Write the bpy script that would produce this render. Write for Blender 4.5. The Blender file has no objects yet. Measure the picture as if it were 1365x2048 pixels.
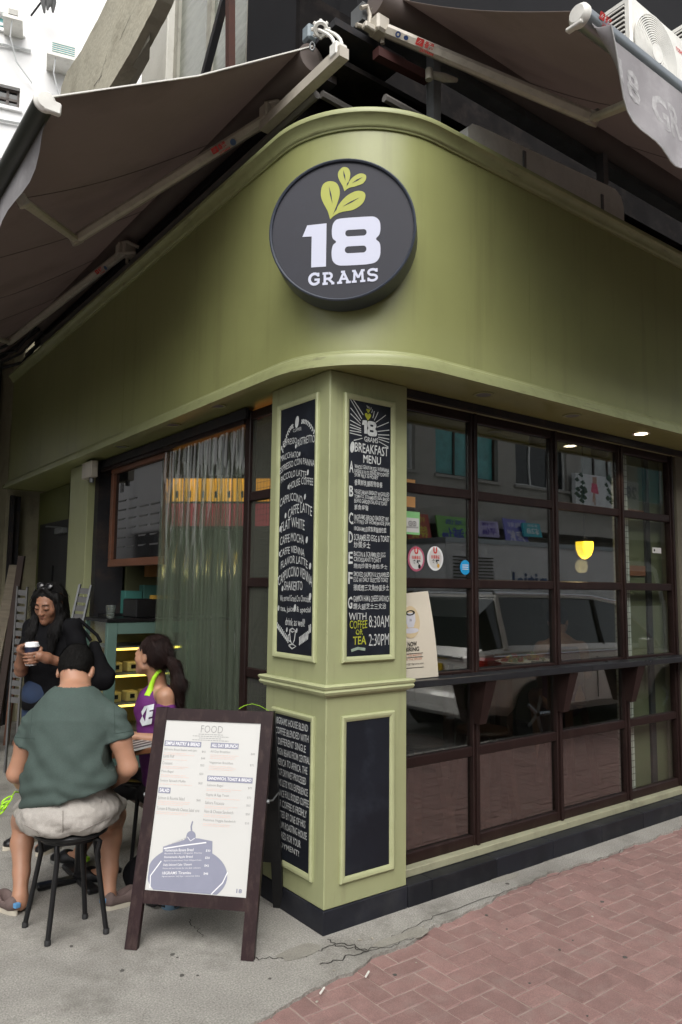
import bpy, bmesh, math, random
import numpy as np
from mathutils import Vector, Matrix, noise as mnoise
from mathutils.geometry import tessellate_polygon

# ------------------------------------------------------------------ camera, world, sun, exposure
scene = bpy.context.scene
COL = scene.collection
rnd = random.Random(18)
R = math.radians
F_PX, IMG_W, IMG_H = 1482.18, 1365.0, 2048.0
YAW, PITCH, ROLL = R(52.92), R(5.84), R(0.62)
CAM = Vector((-2.0575, -2.8201, 1.55))
_f = Vector((math.cos(YAW) * math.cos(PITCH), math.sin(YAW) * math.cos(PITCH), math.sin(PITCH)))
_r = _f.cross(Vector((0, 0, 1))).normalized()
_u = _r.cross(_f)
CR = _r * math.cos(ROLL) + _u * math.sin(ROLL)
CU = -_r * math.sin(ROLL) + _u * math.cos(ROLL)
CF = _f
cam_data = bpy.data.cameras.new('camera')
cam_data.sensor_fit = 'HORIZONTAL'
cam_data.sensor_width = 24.0
cam_data.lens = F_PX / IMG_W * 24.0
cam_data.clip_start = 0.05
cam_data.clip_end = 600
cam = bpy.data.objects.new('camera', cam_data)
COL.objects.link(cam)
mm = Matrix.Identity(4)
for i in range(3):
    mm[i][0], mm[i][1], mm[i][2], mm[i][3] = CR[i], CU[i], -CF[i], CAM[i]
cam.matrix_world = mm
scene.camera = cam

world = bpy.data.worlds.new('World')
scene.world = world
world.use_nodes = True
wn, wl = world.node_tree.nodes, world.node_tree.links
for n in list(wn):
    wn.remove(n)
sky = wn.new('ShaderNodeTexSky')
sky.sky_type = 'NISHITA'
sky.sun_disc = False
SUN_EL, SUN_ROT = R(47), R(212)
sky.sun_elevation = SUN_EL
sky.sun_rotation = SUN_ROT
sky.air_density = 1.0
sky.dust_density = 4.0
hs = wn.new('ShaderNodeHueSaturation')          # overcast: the cloud deck takes most of the blue out
hs.inputs['Saturation'].default_value = 0.22
bg = wn.new('ShaderNodeBackground')
bg.inputs['Strength'].default_value = 0.15
wo = wn.new('ShaderNodeOutputWorld')
wl.new(sky.outputs[0], hs.inputs['Color'])
wl.new(hs.outputs[0], bg.inputs['Color'])
wl.new(bg.outputs[0], wo.inputs['Surface'])

sun_d = bpy.data.lights.new('sun', 'SUN')
sun_d.energy = 1.5
sun_d.angle = R(60)
sun_d.color = (1.0, 0.97, 0.92)
sun = bpy.data.objects.new('sun', sun_d)
COL.objects.link(sun)
# the sky's sun_rotation is measured clockwise from +Y
sd = Vector((math.sin(SUN_ROT) * math.cos(SUN_EL), math.cos(SUN_ROT) * math.cos(SUN_EL), math.sin(SUN_EL)))
sun.rotation_euler = sd.to_track_quat('Z', 'Y').to_euler()

vs = scene.view_settings
vs.view_transform = 'Standard'
vs.look = 'None'
vs.exposure = 0.5
vs.gamma = 1.0
scene.cycles.use_denoising = True
scene.cycles.max_bounces = 8
scene.cycles.transparent_max_bounces = 24
scene.cycles.sample_clamp_indirect = 6.0
scene.cycles.caustics_reflective = False
scene.cycles.caustics_refractive = False


def ray(x, y):
    return CR * ((x - IMG_W / 2) / F_PX) + CU * (-(y - IMG_H / 2) / F_PX) + CF


def on(x, y, ax, val):          # photograph pixel -> point on the plane ax = val
    d = ray(x, y)
    i = 'XYZ'.index(ax)
    return CAM + d * ((val - CAM[i]) / d[i])


FH = Vector((math.cos(YAW), math.sin(YAW), 0))
RH = Vector((math.sin(YAW), -math.cos(YAW), 0))


def at(x, y, depth):            # photograph pixel -> point at a horizontal distance ahead of the camera
    d = ray(x, y)
    return CAM + d * (depth / d.dot(FH))


# ------------------------------------------------------------------ mesh helpers
class MB:
    def __init__(self):
        self.v, self.f, self.m, self.M = [], [], [], None

    def add(self, vs_, fs, m=0):
        o = len(self.v)
        if self.M is not None:
            vs_ = [self.M @ Vector(p) for p in vs_]
        self.v += [tuple(p) for p in vs_]
        self.f += [tuple(i + o for i in q) for q in fs]
        self.m += [m] * len(fs)
        return self

    def box(self, x0, x1, y0, y1, z0, z1, m=0, c=0.0):
        lo, hi = (min(x0, x1), min(y0, y1), min(z0, z1)), (max(x0, x1), max(y0, y1), max(z0, z1))
        if c <= 0:
            vs_ = [(x, y, z) for x in (lo[0], hi[0]) for y in (lo[1], hi[1]) for z in (lo[2], hi[2])]
            return self.add(vs_, [(0, 1, 3, 2), (4, 6, 7, 5), (0, 4, 5, 1), (2, 3, 7, 6), (0, 2, 6, 4), (1, 5, 7, 3)], m)
        vs_, ix = [], {}
        for i in (0, 1):
            for j in (0, 1):
                for k in (0, 1):
                    s = (i, j, k)
                    for a in range(3):
                        p = []
                        for b in range(3):
                            e = hi[b] if s[b] else lo[b]
                            if b != a:
                                e += -c if s[b] else c
                            p.append(e)
                        ix[(s, a)] = len(vs_)
                        vs_.append(p)
        fs = []
        for a in range(3):
            b, d = (a + 1) % 3, (a + 2) % 3
            for s in (0, 1):
                q = []
                for (p, r_) in ((0, 0), (1, 0), (1, 1), (0, 1)):
                    k = [0, 0, 0]
                    k[a], k[b], k[d] = s, p, r_
                    q.append(ix[(tuple(k), a)])
                fs.append(q)
            for sb in (0, 1):
                for sd_ in (0, 1):
                    k0, k1 = [0, 0, 0], [0, 0, 0]
                    k0[b] = k1[b] = sb
                    k0[d] = k1[d] = sd_
                    k1[a] = 1
                    fs.append((ix[(tuple(k0), b)], ix[(tuple(k1), b)], ix[(tuple(k1), d)], ix[(tuple(k0), d)]))
        for i in (0, 1):
            for j in (0, 1):
                for k in (0, 1):
                    fs.append([ix[((i, j, k), a)] for a in range(3)])
        return self.add(vs_, fs, m)

    def tube(self, pts, r, seg=8, m=0, caps=True, up=None, sq=False):
        pts = [Vector(p) for p in pts]
        n = len(pts)
        rs = r if isinstance(r, (list, tuple)) else [r] * n
        t0 = (pts[1] - pts[0]).normalized()
        ref = Vector(up) if up else (Vector((0, 0, 1)) if abs(t0.z) < 0.9 else Vector((1, 0, 0)))
        a = t0.cross(ref).normalized()
        vs_, fs = [], []
        off = math.pi / 4 if sq else 0
        if sq:
            seg = 4
        for i, p in enumerate(pts):
            t = (pts[min(i + 1, n - 1)] - pts[max(i - 1, 0)]).normalized()
            a = (a - t * a.dot(t)).normalized()
            b = t.cross(a)
            rr = rs[i] * (math.sqrt(2) if sq else 1)
            for k in range(seg):
                th = 2 * math.pi * k / seg + off
                vs_.append(p + (a * math.cos(th) + b * math.sin(th)) * rr)
        for i in range(n - 1):
            for k in range(seg):
                fs.append((i * seg + k, i * seg + (k + 1) % seg, (i + 1) * seg + (k + 1) % seg, (i + 1) * seg + k))
        if caps:
            fs.append(tuple(range(seg))[::-1])
            fs.append(tuple((n - 1) * seg + k for k in range(seg)))
        return self.add(vs_, fs, m)

    def lathe(self, prof, seg=24, c=(0, 0, 0), axis=(0, 0, 1), m=0):
        ax = Vector(axis).normalized()
        a = ax.cross(Vector((0, 0, 1)) if abs(ax.z) < 0.9 else Vector((1, 0, 0))).normalized()
        b = ax.cross(a)
        vs_, fs = [], []
        for (r_, h) in prof:
            for k in range(seg):
                th = 2 * math.pi * k / seg
                vs_.append(Vector(c) + ax * h + (a * math.cos(th) + b * math.sin(th)) * r_)
        for i in range(len(prof) - 1):
            for k in range(seg):
                fs.append((i * seg + k, i * seg + (k + 1) % seg, (i + 1) * seg + (k + 1) % seg, (i + 1) * seg + k))
        flat = len(prof) == 2 and abs(prof[0][1] - prof[1][1]) < 0.004
        if prof[0][0] > 1e-6 and prof[0] != prof[-1]:
            fs.append(tuple(range(seg))[::-1])
        if prof[-1][0] > 1e-6 and not flat and prof[0] != prof[-1]:
            fs.append(tuple((len(prof) - 1) * seg + k for k in range(seg)))
        return self.add(vs_, fs, m)

    def poly(self, loops, fr, w=0.0, depth=0.0, m=0):
        """flat polygon with holes in a frame fr(u, v, w); depth > 0 makes a slab below w"""
        flat = [p for lp in loops for p in lp]
        tris = tessellate_polygon([[Vector((p[0], p[1], 0)) for p in lp] for lp in loops])
        vs_ = [fr(p[0], p[1], w) for p in flat]
        fs = [tuple(t) for t in tris]
        if depth:
            n = len(flat)
            vs_ += [fr(p[0], p[1], w - depth) for p in flat]
            fs += [tuple(i + n for i in t[::-1]) for t in tris]
            o = 0
            for lp in loops:
                k = len(lp)
                for i in range(k):
                    j = (i + 1) % k
                    fs.append((o + i, o + j, o + j + n, o + i + n))
                o += k
        return self.add(vs_, fs, m)

    def ribbon(self, pts, wd, fr, w=0.0, m=0, close=False, asp=1.0):
        pts = [Vector((p[0], p[1] * asp)) for p in pts]
        if close:
            pts = pts + [pts[0]]
        n = len(pts)
        L, Rr = [], []
        for i in range(n):
            t = pts[min(i + 1, n - 1)] - pts[max(i - 1, 0)]
            if t.length < 1e-9:
                t = Vector((1, 0))
            t.normalize()
            nn = Vector((-t.y, t.x)) * wd / 2
            L.append(pts[i] + nn)
            Rr.append(pts[i] - nn)
        vs_ = [fr(p.x, p.y / asp, w) for p in L] + [fr(p.x, p.y / asp, w) for p in Rr]
        return self.add(vs_, [(i, i + 1, n + i + 1, n + i) for i in range(n - 1)], m)

    def sweep(self, prof, path, nrm, m=0, closed=True):
        """profile [(outward, z)] along a plan path with plan normals"""
        k, vs_, fs = len(prof), [], []
        for (p, n_) in zip(path, nrm):
            for (o, z) in prof:
                vs_.append((p[0] + n_[0] * o, p[1] + n_[1] * o, z))
        for i in range(len(path) - 1):
            for j in range(k if closed else k - 1):
                j2 = (j + 1) % k
                fs.append((i * k + j, i * k + j2, (i + 1) * k + j2, (i + 1) * k + j))
        if closed:
            fs.append(tuple(range(k)))
            fs.append(tuple((len(path) - 1) * k + j for j in range(k))[::-1])
        return self.add(vs_, fs, m)

    def mesh(self, name, mats, smooth=None):
        me = bpy.data.meshes.new(name)
        me.from_pydata(self.v, [], self.f)
        for mt in (mats if isinstance(mats, (list, tuple)) else [mats]):
            me.materials.append(mt)
        if max(self.m, default=0) > 0:
            me.polygons.foreach_set('material_index', self.m)
        bm = bmesh.new()
        bm.from_mesh(me)
        bmesh.ops.recalc_face_normals(bm, faces=bm.faces)
        bm.to_mesh(me)
        bm.free()
        if smooth is not None:
            me.polygons.foreach_set('use_smooth', [True] * len(me.polygons))
            me.set_sharp_from_angle(angle=R(smooth))
        me.update()
        return me

    def build(self, name, mats, parent=None, smooth=None, **kw):
        return link(name, self.mesh(name, mats, smooth), parent, **kw)


def link(name, me, parent=None, label=None, cat=None, group=None, kind=None):
    o = bpy.data.objects.new(name, me)
    COL.objects.link(o)
    if parent is not None:
        o.parent = parent
        o.matrix_parent_inverse = ROOTM[parent.name].inverted()
    else:
        ROOTM[o.name] = Matrix.Identity(4)
    if parent is not None:
        ROOTM[o.name] = Matrix.Identity(4)
    tag(o, label, cat, group, kind)
    return o


ROOTM = {}


def tag(o, label=None, cat=None, group=None, kind=None):
    if label:
        o['label'] = label
    if cat:
        o['category'] = cat
    if group:
        o['group'] = group
    if kind:
        o['kind'] = kind
    return o


def root(name, label, cat, loc=(0, 0, 0), group=None, rz=0.0):
    o = bpy.data.objects.new(name, None)
    o.empty_display_size = 0.1
    COL.objects.link(o)
    o.location = loc
    o.rotation_euler = (0, 0, rz)
    ROOTM[o.name] = Matrix.Translation(Vector(loc)) @ Matrix.Rotation(rz, 4, 'Z')
    tag(o, label, cat, group)
    return o


def kids(o):
    return [c for c in bpy.data.objects if c.parent == o]


def dup(o, loc=None, rz=None, label=None, parent=None, chl=None):
    c = o.copy()
    COL.objects.link(c)
    if parent is not None:
        c.parent = parent
    if loc is not None:
        c.location = loc
    if rz is not None:
        c.rotation_euler = (0, 0, rz)
    if label:
        c['label'] = label
    for k in kids(o):
        dup(k, parent=c)
    return c


# ------------------------------------------------------------------ materials
MATS = {}


def nd(nt, typ, **kw):
    n = nt.nodes.new(typ)
    for k, v in kw.items():
        if k in n.inputs:
            n.inputs[k].default_value = v
        else:
            setattr(n, k, v)
    return n


def c4(c):
    return (c[0], c[1], c[2], 1.0)


def pm(name, col, rough=0.6, var=0.12, scale=6.0, bump=0.0, bscale=80.0, metal=0.0, spec=0.5, dirt=None, dscale=3.0, damt=0.5,
       coat=0.0, stretch=(1, 1, 1), emit=None, estr=0.0, objrand=0.0, rvar=0.12, fine=0.0, fscale=220.0, transl=0.0, stain=None, world=False):
    mt = bpy.data.materials.new(name)
    mt.use_nodes = True
    nt = mt.node_tree
    b = nt.nodes['Principled BSDF']
    L = nt.links.new
    tc = nd(nt, 'ShaderNodeTexCoord')
    mp = nd(nt, 'ShaderNodeMapping')
    mp.inputs['Scale'].default_value = stretch
    L(nd(nt, 'ShaderNodeNewGeometry').outputs['Position'] if world else tc.outputs['Object'], mp.inputs['Vector'])
    n1 = nd(nt, 'ShaderNodeTexNoise', Scale=scale, Detail=6.0, Roughness=0.6)
    L(mp.outputs[0], n1.inputs['Vector'])
    mr = nd(nt, 'ShaderNodeMapRange')
    mr.inputs[1].default_value, mr.inputs[2].default_value = 0.25, 0.75
    mr.inputs[3].default_value, mr.inputs[4].default_value = 1 - var, 1 + var
    L(n1.outputs['Fac'], mr.inputs[0])
    last = mr.outputs[0]
    if fine:
        n3 = nd(nt, 'ShaderNodeTexNoise', Scale=fscale, Detail=3.0)
        L(mp.outputs[0], n3.inputs['Vector'])
        m3 = nd(nt, 'ShaderNodeMapRange')
        m3.inputs[1].default_value, m3.inputs[2].default_value = 0.3, 0.7
        m3.inputs[3].default_value, m3.inputs[4].default_value = 1 - fine, 1 + fine
        L(n3.outputs['Fac'], m3.inputs[0])
        mu = nd(nt, 'ShaderNodeMath', operation='MULTIPLY')
        L(last, mu.inputs[0])
        L(m3.outputs[0], mu.inputs[1])
        last = mu.outputs[0]
    if objrand:
        oi = nd(nt, 'ShaderNodeObjectInfo')
        m2 = nd(nt, 'ShaderNodeMapRange')
        m2.inputs[3].default_value, m2.inputs[4].default_value = 1 - objrand, 1 + objrand
        L(oi.outputs['Random'], m2.inputs[0])
        mu = nd(nt, 'ShaderNodeMath', operation='MULTIPLY')
        L(last, mu.inputs[0])
        L(m2.outputs[0], mu.inputs[1])
        last = mu.outputs[0]
    hv = nd(nt, 'ShaderNodeHueSaturation')
    hv.inputs['Color'].default_value = c4(col)
    L(last, hv.inputs['Value'])
    colout = hv.outputs[0]
    if dirt is not None:
        n2 = nd(nt, 'ShaderNodeTexNoise', Scale=dscale, Detail=8.0, Roughness=0.7)
        L(mp.outputs[0], n2.inputs['Vector'])
        cr = nd(nt, 'ShaderNodeMapRange')
        cr.inputs[1].default_value, cr.inputs[2].default_value = 0.5, 0.72
        cr.inputs[3].default_value, cr.inputs[4].default_value = 0, damt
        L(n2.outputs['Fac'], cr.inputs[0])
        mx = nd(nt, 'ShaderNodeMix', data_type='RGBA')
        L(cr.outputs[0], mx.inputs['Factor'])
        L(colout, mx.inputs[6])
        mx.inputs[7].default_value = c4(dirt)
        colout = mx.outputs[2]
    if stain is not None:           # (colour, scale xyz, amount, threshold): runs, drips, splashes with a shape of their own
        sm_ = nd(nt, 'ShaderNodeMapping')
        sm_.inputs['Scale'].default_value = stain[1]
        L(tc.outputs['Object'], sm_.inputs['Vector'])
        ns = nd(nt, 'ShaderNodeTexNoise', Scale=1.0, Detail=7.0, Roughness=0.62)
        L(sm_.outputs[0], ns.inputs['Vector'])
        sr = nd(nt, 'ShaderNodeMapRange')
        sr.inputs[1].default_value, sr.inputs[2].default_value = stain[3], stain[3] + 0.16
        sr.inputs[3].default_value, sr.inputs[4].default_value = 0, stain[2]
        L(ns.outputs['Fac'], sr.inputs[0])
        mx2 = nd(nt, 'ShaderNodeMix', data_type='RGBA')
        L(sr.outputs[0], mx2.inputs['Factor'])
        L(colout, mx2.inputs[6])
        mx2.inputs[7].default_value = c4(stain[0])
        colout = mx2.outputs[2]
    L(colout, b.inputs['Base Color'])
    rr = nd(nt, 'ShaderNodeMapRange')
    rr.inputs[3].default_value, rr.inputs[4].default_value = max(0.02, rough - rvar), min(1, rough + rvar)
    L(n1.outputs['Fac'], rr.inputs[0])
    L(rr.outputs[0], b.inputs['Roughness'])
    b.inputs['Metallic'].default_value = metal
    b.inputs['Specular IOR Level'].default_value = spec
    b.inputs['Coat Weight'].default_value = coat
    if emit is not None:
        b.inputs['Emission Color'].default_value = c4(emit)
        b.inputs['Emission Strength'].default_value = estr
    if bump:
        nb = nd(nt, 'ShaderNodeTexNoise', Scale=bscale, Detail=4.0)
        L(mp.outputs[0], nb.inputs['Vector'])
        bp = nd(nt, 'ShaderNodeBump', Strength=bump, Distance=0.01)
        L(nb.outputs['Fac'], bp.inputs['Height'])
        L(bp.outputs[0], b.inputs['Normal'])
    if transl:
        tn = nd(nt, 'ShaderNodeBsdfTranslucent')
        L(colout, tn.inputs['Color'])
        ms = nd(nt, 'ShaderNodeMixShader', Fac=transl)
        out = [n for n in nt.nodes if n.type == 'OUTPUT_MATERIAL'][0]
        L(b.outputs[0], ms.inputs[1])
        L(tn.outputs[0], ms.inputs[2])
        L(ms.outputs[0], out.inputs['Surface'])
    MATS[name] = mt
    return mt


def glass_mat(name, ior=1.6, tint=(0.93, 0.96, 0.94), rough=0.0, haze=0.0, wob=0.0, hazecol=(.6, .65, .6)):
    mt = bpy.data.materials.new(name)
    mt.use_nodes = True
    nt = mt.node_tree
    nt.nodes.remove(nt.nodes['Principled BSDF'])
    out = [n for n in nt.nodes if n.type == 'OUTPUT_MATERIAL'][0]
    L = nt.links.new
    geo = nd(nt, 'ShaderNodeNewGeometry')
    mi = nd(nt, 'ShaderNodeMapRange')
    mi.inputs[3].default_value, mi.inputs[4].default_value = ior, 1 / ior
    L(geo.outputs['Backfacing'], mi.inputs[0])
    fr = nd(nt, 'ShaderNodeFresnel')
    L(mi.outputs[0], fr.inputs['IOR'])
    tr = nd(nt, 'ShaderNodeBsdfTransparent', Color=c4(tint))
    gl = nd(nt, 'ShaderNodeBsdfGlossy', Roughness=rough)
    gl.inputs['Color'].default_value = (1, 1, 1, 1)
    base = tr.outputs[0]
    if haze:
        df = nd(nt, 'ShaderNodeBsdfDiffuse', Color=c4(hazecol))
        tl = nd(nt, 'ShaderNodeBsdfTranslucent', Color=c4(hazecol))
        ad = nd(nt, 'ShaderNodeMixShader', Fac=0.5)
        L(df.outputs[0], ad.inputs[1])
        L(tl.outputs[0], ad.inputs[2])
        mh = nd(nt, 'ShaderNodeMixShader', Fac=haze)
        L(tr.outputs[0], mh.inputs[1])
        L(ad.outputs[0], mh.inputs[2])
        base = mh.outputs[0]
    if wob:
        tc = nd(nt, 'ShaderNodeTexCoord')
        nz = nd(nt, 'ShaderNodeTexNoise', Scale=3.0, Detail=1.0)
        L(tc.outputs['Object'], nz.inputs['Vector'])
        bp = nd(nt, 'ShaderNodeBump', Strength=wob, Distance=0.02)
        L(nz.outputs['Fac'], bp.inputs['Height'])
        L(bp.outputs[0], gl.inputs['Normal'])
    mx = nd(nt, 'ShaderNodeMixShader')
    L(fr.outputs[0], mx.inputs[0])
    L(base, mx.inputs[1])
    L(gl.outputs[0], mx.inputs[2])
    L(mx.outputs[0], out.inputs['Surface'])
    MATS[name] = mt
    return mt


def emit_mat(name, col, s):
    mt = bpy.data.materials.new(name)
    mt.use_nodes = True
    b = mt.node_tree.nodes['Principled BSDF']
    b.inputs['Base Color'].default_value = c4(col)
    b.inputs['Emission Color'].default_value = c4(col)
    b.inputs['Emission Strength'].default_value = s
    MATS[name] = mt
    return mt


# ------------------------------------------------------------------ lettering
_tc = {}


def glyphs(body, bold=0.0):
    key = (body, bold)
    if key not in _tc:
        cu = bpy.data.curves.new('text', 'FONT')
        cu.body = body
        cu.resolution_u = 2
        cu.offset = bold
        ob = bpy.data.objects.new('text', cu)
        me = bpy.data.meshes.new_from_object(ob)
        v = np.empty(len(me.vertices) * 3)
        me.vertices.foreach_get('co', v)
        v = v.reshape(-1, 3)
        f = [tuple(p.vertices) for p in me.polygons]
        bpy.data.objects.remove(ob)
        bpy.data.curves.remove(cu)
        bpy.data.meshes.remove(me)
        _tc[key] = (v, f)
    return _tc[key]


def put(mb, body, u0, u1, v0, v1, fr, arc=0.0, bold=0.0, w=0.001, m=0, skew=0.0, keep=False, wob=0.0):
    """fit a line of lettering into the rectangle u0..u1, v0..v1 of a frame"""
    v, f = glyphs(body, bold)
    if len(v) == 0:
        return
    a, b = v.min(0), v.max(0)
    if keep:                       # keep natural proportions, height fixed
        s = (v1 - v0) / max(b[1] - a[1], 1e-6)
        u1 = u0 + (b[0] - a[0]) * s
    out = []
    um = (u0 + u1) / 2
    ph = rnd.uniform(0, 6)
    for p in v:
        x = (p[0] - a[0]) / max(b[0] - a[0], 1e-6)
        y = (p[1] - a[1]) / max(b[1] - a[1], 1e-6)
        uu = u0 + (u1 - u0) * x
        vv = v0 + (v1 - v0) * y - arc * ((uu - um) * 2) ** 2 + skew * (uu - um)
        if wob:
            vv += wob * math.sin(x * 14 + ph) + wob * 0.6 * math.sin(x * 31 + 2 * ph)
        out.append(fr(uu, vv, w))
    mb.add(out, f, m)


def frame(o, u, v, n, su=1.0, sv=1.0):
    o, u, v, n = Vector(o), Vector(u), Vector(v), Vector(n)
    return lambda a, b, w=0.0: o + u * (a * su) + v * (b * sv) + n * w


# ------------------------------------------------------------------ implicit surfaces for bodies and clothes
class SDF:
    def __init__(self, lo, hi, h):
        self.lo, self.h = np.array(lo, float), h
        self.n = (np.ceil((np.array(hi, float) - self.lo) / h)).astype(int) + 1
        g = [self.lo[i] + h * np.arange(self.n[i]) for i in range(3)]
        self.P = np.stack(np.meshgrid(*g, indexing='ij'), -1).reshape(-1, 3)
        self.d = np.full(len(self.P), 9.0)

    def _u(self, d, k, op='u'):
        if op == 's':
            d, b = -d, self.d
            if k:
                hh = np.clip(0.5 - 0.5 * (d - b) / k, 0, 1)
                hh = np.clip(0.5 + 0.5 * (d - b) / k, 0, 1)
                self.d = b * (1 - hh) + d * hh + k * hh * (1 - hh)
            else:
                self.d = np.maximum(b, d)
        elif op == 'i':
            self.d = np.maximum(self.d, d)
        else:
            if k:
                hh = np.clip(0.5 + 0.5 * (self.d - d) / k, 0, 1)
                self.d = self.d * (1 - hh) + d * hh - k * hh * (1 - hh)
            else:
                self.d = np.minimum(self.d, d)
        return self

    def cone(self, a, b, ra, rb, k=0.02, op='u', sq=None):
        a, b = np.array(a, float), np.array(b, float)
        mg = max(ra, rb) + 2 * k + 4 * self.h
        sel = np.nonzero(((self.P > np.minimum(a, b) - mg) & (self.P < np.maximum(a, b) + mg)).all(1))[0]
        P = self.P[sel]
        ab = b - a
        t = np.clip(((P - a) @ ab) / max(ab @ ab, 1e-12), 0, 1)
        q = P - (a + t[:, None] * ab)
        if sq is not None:         # flatten across direction sq[0] by factor sq[1]
            n_ = np.array(sq[0], float)
            n_ /= np.linalg.norm(n_)
            q = q + np.outer(q @ n_, n_) * (sq[1] - 1)
        return self._s(np.linalg.norm(q, axis=1) - (ra + (rb - ra) * t), k, op, sel)

    def _s(self, d, k, op, sel):
        full = self.d
        self.d = full[sel]
        self._u(d, k, op)
        full[sel] = self.d
        self.d = full
        return self

    def chain(self, pts, rs, k=0.02, sq=None):
        for i in range(len(pts) - 1):
            self.cone(pts[i], pts[i + 1], rs[i], rs[i + 1], k, sq=sq)
        return self

    def ell(self, c, r, Rm=None, k=0.02, op='u'):
        mg = max(r) + 2 * k + 4 * self.h
        c = np.array(c, float)
        sel = np.nonzero((np.abs(self.P - c) < mg).all(1))[0]
        q = self.P[sel] - c
        if Rm is not None:
            q = q @ np.array(Rm)
        r = np.array(r, float)
        k0 = np.linalg.norm(q / r, axis=1)
        k1 = np.linalg.norm(q / (r * r), axis=1) + 1e-9
        return self._s(k0 * (k0 - 1) / k1, k, op, sel)

    def plane(self, p, n_, op='i', k=0):
        n_ = np.array(n_, float)
        n_ /= np.linalg.norm(n_)
        d = (self.P - np.array(p, float)) @ n_
        return self._u(d if op == 'i' else -d, k, 'i')

    def disp(self, fn):
        self.d = self.d + fn(self.P)
        return self

    def mesh(self, name, mat, keep_largest=False):
        nx, ny, nz = self.n
        V = self.d.reshape(nx, ny, nz)
        ins = V < 0
        C = [(i, j, k) for i in (0, 1) for j in (0, 1) for k in (0, 1)]
        sl = lambda A, c: A[c[0]:nx - 1 + c[0], c[1]:ny - 1 + c[1], c[2]:nz - 1 + c[2]]
        cnt = sum(sl(ins, c).astype(int) for c in C)
        act = (cnt > 0) & (cnt < 8)
        idx = np.full(act.shape, -1)
        ids = np.argwhere(act)
        idx[act] = np.arange(len(ids))
        acc, num = np.zeros((len(ids), 3)), np.zeros(len(ids))
        for c in C:
            for a in range(3):
                if c[a]:
                    continue
                e = list(c)
                e[a] = 1
                va, vb = sl(V, c)[act], sl(V, e)[act]
                cr = (va < 0) != (vb < 0)
                t = np.where(cr, va / np.where(cr, va - vb, 1), 0)
                p = np.tile(np.array(c, float), (len(ids), 1))
                p[:, a] += t
                acc += p * cr[:, None]
                num += cr
        pos = self.lo + (ids + acc / num[:, None]) * self.h
        faces = []
        for a in range(3):
            b, d = (a + 1) % 3, (a + 2) % 3
            s0 = [slice(0, m) for m in (nx, ny, nz)]
            s0[a] = slice(0, (nx, ny, nz)[a] - 1)
            s1 = [slice(0, m) for m in (nx, ny, nz)]
            s1[a] = slice(1, (nx, ny, nz)[a])
            A, B = ins[tuple(s0)], ins[tuple(s1)]
            ed = np.argwhere(A != B)
            if len(ed) == 0:
                continue
            ok = (ed[:, b] > 0) & (ed[:, d] > 0) & (ed[:, b] < (nx, ny, nz)[b] - 1) & (ed[:, d] < (nx, ny, nz)[d] - 1)
            ed = ed[ok]
            fl = A[tuple(ed.T)]
            q = []
            for (ob_, od) in ((0, 0), (-1, 0), (-1, -1), (0, -1)):
                e = ed.copy()
                e[:, b] += ob_
                e[:, d] += od
                q.append(idx[tuple(e.T)])
            q = np.stack(q, 1)
            q[~fl] = q[~fl][:, ::-1]
            faces.append(q)
        F = np.concatenate(faces) if faces else np.zeros((0, 4), int)
        F = F[(F >= 0).all(1)]
        me = bpy.data.meshes.new(name)
        me.from_pydata(pos.tolist(), [], F.tolist())
        me.materials.append(mat)
        me.polygons.foreach_set('use_smooth', [True] * len(me.polygons))
        me.update()
        return me


def wave(P, d, f, ph=0.0):
    return np.sin((P @ np.array(d, float)) * f + ph)


def vnoise(P, s, seed=0.0):
    return np.array([mnoise.noise(Vector((p[0] * s[0] + seed, p[1] * s[1] + seed * 1.3, p[2] * s[2] - seed))) for p in P])

# ------------------------------------------------------------------ palette
OLIVE = pm('olive_paint', (0.285, 0.300, 0.120), 0.36, 0.07, 1.5, bump=0.03, bscale=14, dirt=(0.16, 0.172, 0.066), dscale=1.3, damt=0.30, stain=((0.135, 0.135, 0.055), (9, 9, .55), .25, .54))
OLIVE_TRIM = pm('olive_trim_paint', (0.325, 0.345, 0.165), 0.42, 0.08, 5, bump=0.05, bscale=60, dirt=(0.12, 0.13, 0.05), dscale=5, damt=0.45, stain=((.09, .08, .045), (5, 5, 30), .7, .60))
SAGE = pm('sage_paint', (0.335, 0.355, 0.190), 0.48, 0.05, 3, bump=0.05, bscale=22, dirt=(0.21, 0.22, 0.11), dscale=4, damt=0.25, stain=((.19, .185, .11), (14, 14, 1.1), .4, .56))
SAGE_TRIM = pm('sage_trim_paint', (0.41, 0.435, 0.245), 0.45, 0.07, 8, bump=0.04, bscale=70, dirt=(0.25, 0.26, 0.12), dscale=9, damt=0.35)
BLACK_TILE = pm('black_tile', (0.012, 0.013, 0.018), 0.42, 0.35, 7, bump=0.03, bscale=40, dirt=(0.05, 0.05, 0.052), dscale=4, damt=0.45, objrand=0.25, spec=.25)
BROWN = pm('brown_frame', (0.018, 0.009, 0.008), 0.42, 0.3, 9, bump=0.05, bscale=70, dirt=(0.05, 0.034, 0.028), dscale=14, damt=0.35, stretch=(1, 1, 0.5), spec=.25)
CHALK = pm('chalkboard', (0.009, 0.011, 0.017), 0.55, 0.25, 4, spec=.3, dirt=(0.032, 0.040, 0.055), dscale=5, damt=0.5, rvar=0.08)
CHALKW = pm('chalk_white', (0.50, 0.52, 0.51), 0.8, 0.25, 60)
CHALKG = pm('chalk_lime', (0.36, 0.38, 0.03), 0.8, 0.25, 60)
CONC = pm('concrete', (0.310, 0.298, 0.270), 0.85, 0.22, 2.2, bump=0.45, bscale=110, dirt=(0.12, 0.114, 0.098), dscale=2.4, damt=0.75, fine=0.34, fscale=140, stain=((.105, .098, .085), (1.1, .8, 1), .6, .53))
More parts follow.
